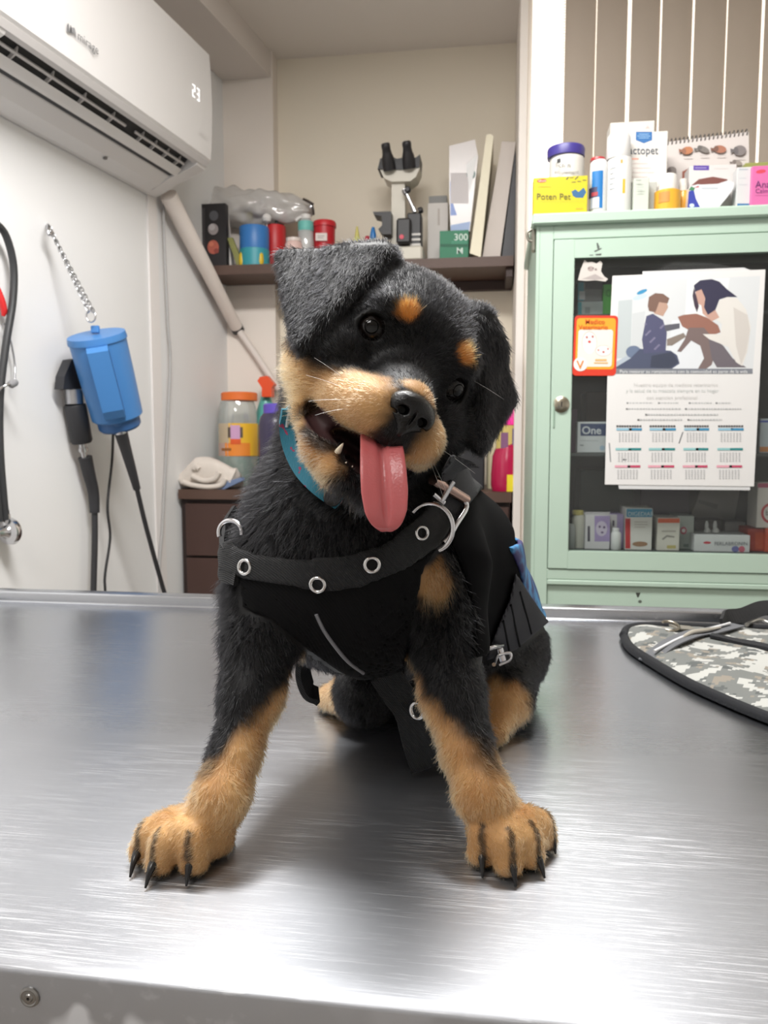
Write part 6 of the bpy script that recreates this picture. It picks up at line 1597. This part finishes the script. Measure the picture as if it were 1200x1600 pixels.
tube('belly_buckle_bar', smooth_path([bodyp(748, 1018, 0.003), bodyp(768, 1010, 0.004), bodyp(783, 1007, 0.004)], 5), 0.0020, CHROME, hs, 8)
q = bodyp(782, 1022, 0.006)
tube('belly_buckle_roller', [q+Vector((-0.002, 0, 0.006)), q+Vector((0.001, 0, -0.004))], 0.0032, CHROME, hs, 12)
tube('belly_buckle_frame', smooth_path([bodyp(770, 1036, 0.006), bodyp(776, 1022, 0.007), bodyp(794, 1018, 0.007), bodyp(794, 1028, 0.007), bodyp(778, 1036, 0.006)], 4), 0.0016, CHROME, hs, 8)
# belly strap hanging in a loop between the fore legs
def ribbon(name, pts, wvec, hw_, th_, mat, parent):
    P = smooth_path(pts, 6); V, Fc = [], []
    for i, p in enumerate(P):
        t = (P[min(i+1, len(P)-1)]-P[max(i-1, 0)]).normalized(); wv_ = Vector(wvec); wv_ = (wv_-t*wv_.dot(t)).normalized(); n = t.cross(wv_)
        for a, b in ((-1, -1), (1, -1), (1, 1), (-1, 1)): V.append(p+wv_*(hw_*a)+n*(th_*b))
    for i in range(len(P)-1):
        for k in range(4): l = (k+1) % 4; Fc.append((i*4+k, i*4+l, (i+1)*4+l, (i+1)*4+k))
    Fc += [(3, 2, 1, 0), tuple(len(P)*4-4+k for k in range(4))]
    return obj(name, V, Fc, mat, parent, smooth=False)
lpz = [at(498, 1016, 0.575), at(478, 1028, 0.578), at(474, 1052, 0.58), at(482, 1078, 0.582), at(496, 1088, 0.585)]
ribbon('belly_strap', lpz, FW+RT*0.3, 0.010, 0.0022, WB, hs)
cup_ = at(486, 1052, 0.57)
bs = [at(600, 1052, 0.535), at(622, 1085, 0.54), at(640, 1112, 0.545), at(652, 1160, 0.555), at(664, 1200, 0.57)]
bs2 = [Vector((p.x, p.y, max(p.z, ZT+0.004))) for p in bs]
ribbon('hanging_strap', bs2, RT*0.9+UP*0.35, 0.011, 0.0016, WB, hs)
p = at(652, 1110, 0.537); n_ = (-FW*0.8-RT*0.6).normalized(); uu, vv = frame_of(n_)
tube('eyelet', [p+uu*(0.0055*math.cos(t))+vv*(0.0055*math.sin(t)) for t in np.linspace(0, 2*math.pi, 20, endpoint=False)], 0.0014, RING, hs, 8, closed=True)
# loop at the shoulder edge, image-side of the near leg
sl_ = [at(346, 856, 0.532), at(344, 880, 0.515), at(356, 895, 0.506), at(374, 900, 0.500)]
ribbon('shoulder_strap', [at(378, 806, 0.56), at(356, 842, 0.545), at(346, 868, 0.525), at(352, 884, 0.510), at(372, 890, 0.498)], UP*1.0+FW*0.2, 0.0105, 0.0016, WB, hs)

# collar
COLM = bpy.data.materials.new('collar_weave'); COLM.use_nodes = True; nt = COLM.node_tree; b_ = nt.nodes['Principled BSDF']; b_.inputs['Roughness'].default_value = 0.6
tc = nt.nodes.new('ShaderNodeTexCoord'); nz = nt.nodes.new('ShaderNodeTexNoise'); nz.inputs['Scale'].default_value = 160; nz.inputs['Detail'].default_value = 1
nt.links.new(tc.outputs['Object'], nz.inputs['Vector']); rp = nt.nodes.new('ShaderNodeValToRGB')
rp.color_ramp.interpolation = 'CONSTANT'; rp.color_ramp.elements[0].color = lin((52, 134, 160)); rp.color_ramp.elements[1].position = 0.66; rp.color_ramp.elements[1].color = lin((176, 70, 110))
nt.links.new(nz.outputs['Fac'], rp.inputs[0]); nt.links.new(rp.outputs[0], b_.inputs['Base Color'])
wv = nt.nodes.new('ShaderNodeTexWave'); wv.inputs['Scale'].default_value = 420; bp = nt.nodes.new('ShaderNodeBump'); bp.inputs['Strength'].default_value = 0.8; bp.inputs['Distance'].default_value = 0.0006
nt.links.new(tc.outputs['Object'], wv.inputs['Vector']); nt.links.new(wv.outputs['Fac'], bp.inputs['Height']); nt.links.new(bp.outputs[0], b_.inputs['Normal'])
col_ = thing('dog_collar', 'blue woven collar with pink flecks around the neck of the puppy', 'collar', (ORG['puppy'].x, 0.53, ZT+0.2))
cpts = [(452, 640), (449, 668), (455, 700), (470, 732), (492, 757), (520, 778), (560, 800), (610, 800)]
cp3 = []
for x, y in cpts:
    s_ = surf(x, y, 0.004 if x < 530 else -0.008, d0=0.47); cp3.append((s_ if s_ is not None else at(x, y, 0.53))-FW*0.002)
ctr = at(575, 690, 0.53)
back = [ctr+(ctr-p)*0.95 for p in (cp3[1], cp3[3], cp3[5])]
loop_ = smooth_path(cp3, 6)
cax = (cp3[1]-cp3[4]).cross(cp3[1]-back[1]).normalized(); cax = cax if cax.z > 0 else -cax
ribbon('band', cp3+[at(668, 770, 0.545), at(690, 720, 0.57), at(665, 640, 0.60), at(590, 590, 0.60), at(500, 590, 0.585), at(456, 618, 0.56), cp3[0]], (UP*0.75+RT*0.65), 0.0048, 0.0013, COLM, col_)
tube('edge_piping', smooth_path([p+(UP*0.75+RT*0.65).normalized()*0.0 -FW*0.001 for p in cp3[:2]], 3), 0.001, M((200, 214, 220), 0.4), col_, 6)
lathe('slider', cp3[5]-FW*0.003, -FW, [(0, 0.0055), (0.003, 0.005), (0.004, 0.003)], M((16, 16, 18), 0.35), col_, 14)

# ================================================================== FUR
BACKC = beyond
def covered(P):
    d = P-np.array(CAM); dp = d@np.array(FW); ux = 600+FPX*(d@np.array(RT))/dp; uy = 800-FPX*(d@np.array(UP))/dp
    cv = np.zeros(len(P), bool)
    for poly, dm, t1 in COVER: cv |= (poly_sd(ux, uy, poly) < 3) & (dp < dm)
    cv |= BACKC(P[:, 0], P[:, 1], P[:, 2]) < 0
    return cv
N_FUR = 300000
tris = np.concatenate([BF[:, [0, 1, 2]], BF[:, [0, 2, 3]]])
e1, e2 = BV[tris[:, 1]]-BV[tris[:, 0]], BV[tris[:, 2]]-BV[tris[:, 0]]
fn = np.cross(e1, e2); ar = np.linalg.norm(fn, axis=1)*0.5
cent = BV[tris].mean(1); ch_ = headloc(cent)
facew = 1-smooth01(np.linalg.norm(ch_-np.array([0, -1, -1]), axis=1), 7, 10)
dens = 0.55+1.1*facew+0.9*smooth01(-(cent[:, 2]-ZT), -0.12, -0.03)
dens *= np.where(cent[:, 1] > 0.62, 0.5, 1.0)
pr = ar*dens; pr /= pr.sum()
ti = rng.choice(len(tris), N_FUR, p=pr)
r1, r2 = rng.random(N_FUR), rng.random(N_FUR); sq = np.sqrt(r1)
bw = np.stack([1-sq, sq*(1-r2), sq*r2], 1)
P = (BV[tris[ti]]*bw[:, :, None]).sum(1)
Nn = grad(P, 0.003)
q = headloc(P)
keep = ~covered(P)
bare = np.zeros(len(P))
for c, r in (((0, 1.6, -6.25), (2.2, 3.7, 0.85)), ((-2.6, 0.4, -6.1), (1.15, 1.8, 0.98)), ((2.6, 0.4, -6.1), (1.15, 1.8, 0.98)), ((0, 2.2, -6.6), (1.45, 2.8, 1.05)), ((0, 4.75, -3.5), (1.15, 0.9, 0.95))):
    bare = np.maximum(bare, eblob(q, c, r, 0.08))
for c, dr in EYES: bare = np.maximum(bare, eblob(q, tuple(c[i]+dr[i]*0.9 for i in range(3)), (0.98, 0.98, 0.94), 0.06))
keep &= bare < 0.5; keep &= P[:, 2] > ZT+0.0025
P, Nn, q = P[keep], Nn[keep], q[keep]; n_ = len(P)
wh = 1-smooth01(np.linalg.norm(q-np.array([0, -2, -1]), axis=1), 8.0, 10.5)
# flow: back from the nose on the head, downwards elsewhere, along the toes on the paws
noseP = np.array(H(0, 5.5, -2.6))
fh = P-noseP; fh /= np.linalg.norm(fh, axis=1, keepdims=True)
fh = fh+0.25*np.array(-HY)
d_img = P-np.array(CAM); dpp = d_img@np.array(FW); ux = 600+FPX*(d_img@np.array(RT))/dpp; uy = 800-FPX*(d_img@np.array(UP))/dpp
earL = poly_sd(ux, uy, [(420, 380), (620, 380), (600, 420), (545, 470), (490, 540), (465, 560)]) < 0
earR = (poly_sd(ux, uy, [(745, 485), (790, 500), (815, 640), (750, 720), (738, 600)]) < 0)
fe_ = np.tile(np.array(-UP*0.9-RT*0.25), (n_, 1)); feR = np.tile(np.array(-UP*1.0+RT*0.05), (n_, 1))
fb = np.tile(np.array([0, 0.10, -1.0]), (n_, 1))
paw = smooth01(-(P[:, 2]-ZT), -0.05, -0.02)*(P[:, 1] < 0.56)
fp_ = np.where((P[:, 0] < XMID)[:, None], np.array([-0.45, -0.9, -0.25]), np.array([0.25, -0.95, -0.25]))
fb = fb*(1-paw[:, None])+fp_*paw[:, None]
flow = fh*wh[:, None]+fb*(1-wh[:, None])
isE = (earL | earR) & (q[:, 1] < 1)
flow[earL & isE] = fe_[earL & isE]; flow[earR & isE] = feR[earR & isE]
flow = flow-Nn*(flow*Nn).sum(1, keepdims=True); flow /= np.maximum(np.linalg.norm(flow, axis=1, keepdims=True), 1e-6)
muz = eblob(q, (0, 2.5, -3.8), (3.6, 4.0, 3.6), 0.3)
neckw = (1-wh)*smooth01(P[:, 2], ZT+0.09, ZT+0.16)
L_ = 0.0062*np.ones(n_)
L_ = L_*(1-wh)+0.0046*wh; L_ = L_*(1-muz)+0.0028*muz; L_ = L_+neckw*0.006
L_ = L_*(1-paw)+0.0036*paw
L_[isE] = 0.0056
L_ *= rng.uniform(0.65, 1.25, n_)
cheek = np.maximum(eblob(q, (-4.8, -4, -5), (2.5, 3.5, 4.5)), eblob(q, (4.8, -4, -5), (2.5, 3.5, 4.5)))
L_ *= 1+0.7*cheek
stick = 0.30+0.10*wh+0.25*neckw-0.08*muz; stick = stick*rng.uniform(0.5, 1.6, n_)
rv = rng.normal(size=(n_, 3))*0.16
# clumping: neighbouring hairs share a lean
cl = np.stack([wob(P, 900, 0.1)+0.6*wob(P, 1900, 0.4), wob(P, 840, 1.7)+0.6*wob(P, 2000, 1.4), wob(P, 960, 2.9)+0.6*wob(P, 1800, 2.4)], 1)*0.5
cl *= (1-0.55*wh)[:, None]; cl[isE] *= 0.5; stick[isE] *= 0.6
D0 = flow+Nn*stick[:, None]*1.6+rv+cl; D1 = flow+Nn*stick[:, None]*0.5+rv*1.6+cl*1.3+np.array([0, 0, -0.12])
D0 /= np.linalg.norm(D0, axis=1, keepdims=True); D1 /= np.linalg.norm(D1, axis=1, keepdims=True)
K = 5; pos = np.zeros((n_, K, 3)); root = P-Nn*0.0006
for k in range(K):
    t = k/(K-1); pos[:, k] = root+(D0*(t-0.5*t*t)+D1*(0.5*t*t))*L_[:, None]
pos[:, :, 2] = np.maximum(pos[:, :, 2], ZT+0.0006)
rnd = rng.normal(size=n_)*0.5
fc_, ft_ = coat_rgb(P, rnd=rnd)
# lip and chin hairs grizzled
griz = eblob(q, (-2.6, 1.2, -7.6), (1.2, 1.6, 0.9))*(rng.random(n_) < 0.35)
fc_ = fc_*(1-griz[:, None])+griz[:, None]*np.array([0.35, 0.32, 0.28])
# whiskers and a few long pale guard hairs
wk = []
for (x, y, z_, dx, dy, dz, ln_) in [(-2.9, 2.6, -4.0, -1, 0.1, -0.2, 2.6), (-3.0, 2.0, -3.6, -1, -0.2, 0.1, 2.4), (-2.9, 3.0, -4.6, -0.9, 0.3, -0.5, 2.2), (-2.6, 3.4, -4.9, -0.8, 0.3, -0.6, 2.0), (2.8, 2.6, -3.8, 1, 0.0, 0.05, 3.0), (2.9, 2.2, -4.3, 0.9, -0.2, -0.4, 3.0), (2.8, 3.0, -4.6, 0.9, 0.1, -0.6, 2.4), (3.5, -0.4, 1.0, 1, 0.4, 0.1, 2.4), (-3.2, 0.2, 1.0, -0.4, 0.8, 0.8, 1.6)]:
    a = np.array(H(x, y, z_)); d = np.array(HX*dx+HY*dy+HZ*dz); d /= np.linalg.norm(d)
    wk.append([a+d*(ln_*0.01*t)+np.array([0, 0, -0.002])*t*t for t in np.linspace(0, 1, K)])
wk = np.array(wk)
allp = np.concatenate([pos, wk]); allc = np.concatenate([fc_, np.tile([0.5, 0.48, 0.45], (len(wk), 1))]); nt_ = len(allp)
rad_ = np.tile(np.linspace(0.00014, 0.00003, K), (nt_, 1)); rad_[:n_] *= (1+0.25*(1-wh)[:, None]); rad_[n_:] = np.linspace(0.00016, 0.00005, K)
hc = bpy.data.hair_curves.new('fur'); hc.add_curves([K]*nt_)
hc.attributes['position'].data.foreach_set('vector', (allp-np.array(ORG['puppy'])).astype(np.float32).ravel())
ra = hc.attributes.get('radius') or hc.attributes.new('radius', 'FLOAT', 'POINT'); ra.data.foreach_set('value', rad_.astype(np.float32).ravel())
ca = hc.attributes.new('coat', 'FLOAT_COLOR', 'CURVE'); ca.data.foreach_set('color', np.concatenate([allc, np.ones((nt_, 1))], 1).astype(np.float32).ravel())
HM = bpy.data.materials.new('fur'); HM.use_nodes = True; nt = HM.node_tree; nt.nodes.remove(nt.nodes['Principled BSDF'])
hb = nt.nodes.new('ShaderNodeBsdfHairPrincipled'); hb.model = 'CHIANG'; hb.parametrization = 'COLOR'
an = nt.nodes.new('ShaderNodeAttribute'); an.attribute_name = 'coat'; nt.links.new(an.outputs['Color'], hb.inputs['Color'])
mr = nt.nodes.new('ShaderNodeMapRange'); mr.inputs['From Max'].default_value = 0.25; mr.inputs['To Min'].default_value = 0.22; mr.inputs['To Max'].default_value = 0.48
nt.links.new(an.outputs['Fac'], mr.inputs['Value']); nt.links.new(mr.outputs[0], hb.inputs['Roughness']); hb.inputs['Radial Roughness'].default_value = 0.45; hb.inputs['Random Roughness'].default_value = 0.3; hb.inputs['IOR'].default_value = 1.42
nt.links.new(hb.outputs[0], nt.nodes['Material Output'].inputs['Surface'])
hc.materials.append(HM)
fur = bpy.data.objects.new('fur', hc); COL.objects.link(fur); fur.parent = pup; fur['kind'] = 'stuff'

# ================================================================== CAMOUFLAGE VEST LYING ON THE TABLE
cv = thing('camouflage_vest', 'grey digital camouflage dog vest lying flat at the edge of the table', 'vest', onZ(1090, 1040, ZT))
out_px = [(974, 1000), (980, 991), (996, 986), (1030, 985), (1075, 986), (1120, 988), (1165, 989), (1210, 990), (1290, 993), (1330, 1000), (1330, 1150), (1290, 1165), (1230, 1143), (1180, 1124), (1120, 1098), (1070, 1074), (1020, 1044), (985, 1020)]
OUT = [onZ(x, y, ZT) for x, y in out_px]
OUTS = smooth_path(OUT+[OUT[0]], 4)[:-1]
poly2 = [(p.x, p.y) for p in OUTS]
x0, x1 = min(p[0] for p in poly2), max(p[0] for p in poly2); y0, y1 = min(p[1] for p in poly2), max(p[1] for p in poly2)
h_ = 0.0045; gx = np.arange(x0, x1+h_, h_); gy = np.arange(y0, y1+h_, h_)
GX, GY = np.meshgrid(gx, gy, indexing='ij'); SDv = poly_sd(GX, GY, poly2)
# pull boundary nodes onto the outline
ins = SDv < 0.0
H0 = 0.004+0.013*(1-np.exp(SDv/0.02))+0.003*np.sin(GX*55+1)*np.sin(GY*48)
sA, sB = onZ(1030, 1022, ZT), onZ(1150, 978, ZT); dS = Vector((sB.x-sA.x, sB.y-sA.y, 0)).normalized(); nS = Vector((-dS.y, dS.x, 0))
dist = (GX-sA.x)*nS.x+(GY-sA.y)*nS.y
H0 -= 0.004*np.exp(-(dist/0.012)**2); H0 = np.maximum(H0, 0.003)
I = np.full(GX.shape, -1); I[ins] = np.arange(ins.sum())
top = np.stack([GX[ins], GY[ins], ZT+H0[ins]], 1); V = [tuple(p) for p in top]; nb = len(V)
V += [(p[0], p[1], ZT+0.0012) for p in top]
Fc = []
nx_, ny_ = GX.shape
cellok = ins[:-1, :-1] & ins[1:, :-1] & ins[1:, 1:] & ins[:-1, 1:]
edges_ = {}
for i, j in np.argwhere(cellok):
    a, b, c, d = I[i, j], I[i+1, j], I[i+1, j+1], I[i, j+1]
    Fc.append((a, b, c, d)); Fc.append((d+nb, c+nb, b+nb, a+nb))
    for e in ((a, b), (b, c), (c, d), (d, a)): edges_[e] = 1
for (a, b) in list(edges_):
    if (b, a) not in edges_: Fc.append((b, a, a+nb, b+nb))
used = sorted({i for f in Fc for i in f}); rm = {u: k for k, u in enumerate(used)}
V = [Vector(V[u]) for u in used]; Fc = [tuple(rm[i] for i in f) for f in Fc]
CM = bpy.data.materials.new('digital_camouflage'); CM.use_nodes = True; nt = CM.node_tree; b_ = nt.nodes['Principled BSDF']; b_.inputs['Roughness'].default_value = 0.8
N = nt.nodes.new; L = nt.links.new
tc = N('ShaderNodeTexCoord'); mp = N('ShaderNodeMapping'); mp.inputs['Rotation'].default_value = (0, 0, 0.45); L(tc.outputs['Object'], mp.inputs['Vector'])
fl = N('ShaderNodeSeparateXYZ'); L(mp.outputs[0], fl.inputs[0]); cb_ = N('ShaderNodeCombineXYZ')
for k in range(2):
    m_ = N('ShaderNodeMath'); m_.operation = 'SNAP'; m_.inputs[1].default_value = 0.0032; L(fl.outputs[k], m_.inputs[0]); L(m_.outputs[0], cb_.inputs[k])
def nz_(scale, off):
    ad = N('ShaderNodeVectorMath'); ad.operation = 'ADD'; ad.inputs[1].default_value = (off, off*0.7, 0); L(cb_.outputs[0], ad.inputs[0])
    n = N('ShaderNodeTexNoise'); n.inputs['Scale'].default_value = scale; n.inputs['Detail'].default_value = 2.5; n.inputs['Roughness'].default_value = 0.6; L(ad.outputs[0], n.inputs['Vector']); return n.outputs['Fac']
def step(x, e):
    m_ = N('ShaderNodeMath'); m_.operation = 'GREATER_THAN'; m_.inputs[1].default_value = e; L(x, m_.inputs[0]); return m_.outputs[0]
def mix(f, a, c):
    m_ = N('ShaderNodeMix'); m_.data_type = 'RGBA'; L(f, m_.inputs['Factor'])
    for s_, v in (('A', a), ('B', c)):
        if isinstance(v, tuple): m_.inputs[s_].default_value = v
        else: L(v, m_.inputs[s_])
    return m_.outputs['Result']
o1 = mix(step(nz_(42, 3.1), 0.57), lin((104, 106, 103)), lin((128, 121, 110)))
o2 = mix(step(nz_(46, 9.7), 0.60), o1, lin((80, 83, 82)))
o3 = mix(step(nz_(40, 5.3), 0.53), o2, lin((168, 168, 163)))
L(o3, b_.inputs['Base Color'])
bp = N('ShaderNodeBump'); bp.inputs['Strength'].default_value = 0.4; bp.inputs['Distance'].default_value = 0.0005; wv = N('ShaderNodeTexWave'); wv.inputs['Scale'].default_value = 500; L(tc.outputs['Object'], wv.inputs['Vector']); L(wv.outputs['Fac'], bp.inputs['Height']); L(bp.outputs[0], b_.inputs['Normal'])
obj('cloth', V, Fc, CM, cv, smooth=True)
TRM = webbing((30, 31, 34), 0.7, 600, 0.5)
P_ = [Vector((p.x, p.y, ZT+0.0062)) for p in OUTS]
V, Fc = tube_geo(P_, 0.0056, 8, True); obj('edge_binding', V, Fc, TRM, cv, smooth=True)
def htop(px, py, up=0.0):
    """point on top of the vest seen at that pixel"""
    p = onZ(px, py, ZT+0.012)
    i = int(np.clip(round((p.x-x0)/h_), 0, nx_-1)); j = int(np.clip(round((p.y-y0)/h_), 0, ny_-1))
    return Vector((p.x, p.y, ZT+float(H0[i, j])+up))
GRW = webbing((96, 97, 100), 0.7, 500)
ribbon('grey_strap', [htop(1012, 1024, 0.0030), htop(1045, 1014, 0.0032), htop(1080, 1004, 0.0032), htop(1112, 995, 0.0032), htop(1150, 986, 0.0032)], (-0.3, 0.9, 0), 0.012, 0.0008, GRW, cv)
tube('piping', smooth_path([htop(1022, 1022, 0.005), htop(1065, 1009, 0.0055), htop(1105, 997, 0.0055), htop(1140, 988, 0.006)], 5), 0.0017, M((200, 200, 200), 0.5), cv, 8)
tube('zip_pull', smooth_path([htop(1062, 1010, 0.005), htop(1080, 1005, 0.006), htop(1098, 1002, 0.006), htop(1125, 993, 0.006)], 5), [0.0012+0.0018*math.sin(math.pi*k/15) for k in range(16)], M((190, 184, 172), 0.35, 0.6), cv, 8)
tube('d_ring', [htop(1046, 987, 0.004)+Vector((0.011*math.cos(t), 0.013*math.sin(t), 0.003*math.sin(t))) for t in np.linspace(-2.2, 2.2, 20)], 0.0017, M((160, 152, 138), 0.3, 1.0), cv, 8)
ribbon('ring_tab', [htop(1052, 987, 0.003), htop(1085, 985, 0.003)], (0, 1, 0), 0.010, 0.0012, M((112, 108, 98), 0.8), cv)
hd_ = [htop(1128, 990, 0.004), htop(1136, 978, 0.012), htop(1160, 972, 0.018), htop(1200, 966, 0.024), htop(1260, 968, 0.016), htop(1290, 985, 0.004)]
ribbon('handle', hd_, (0.15, 0.7, 0.7), 0.010, 0.0018, M((20, 20, 22), 0.7), cv)
tube('snap_hook', smooth_path([htop(1166, 985, 0.004), htop(1172, 976, 0.010), htop(1188, 972, 0.012), htop(1205, 974, 0.008)], 5), 0.0024, M((190, 188, 182), 0.3, 1.0), cv, 8)
ribbon('chest_strap', [htop(1110, 1004, 0.003), htop(1150, 1010, 0.003), htop(1200, 1026, 0.003), htop(1260, 1040, 0.003)], (0.3, 0.9, 0), 0.007, 0.0016, TRM, cv)
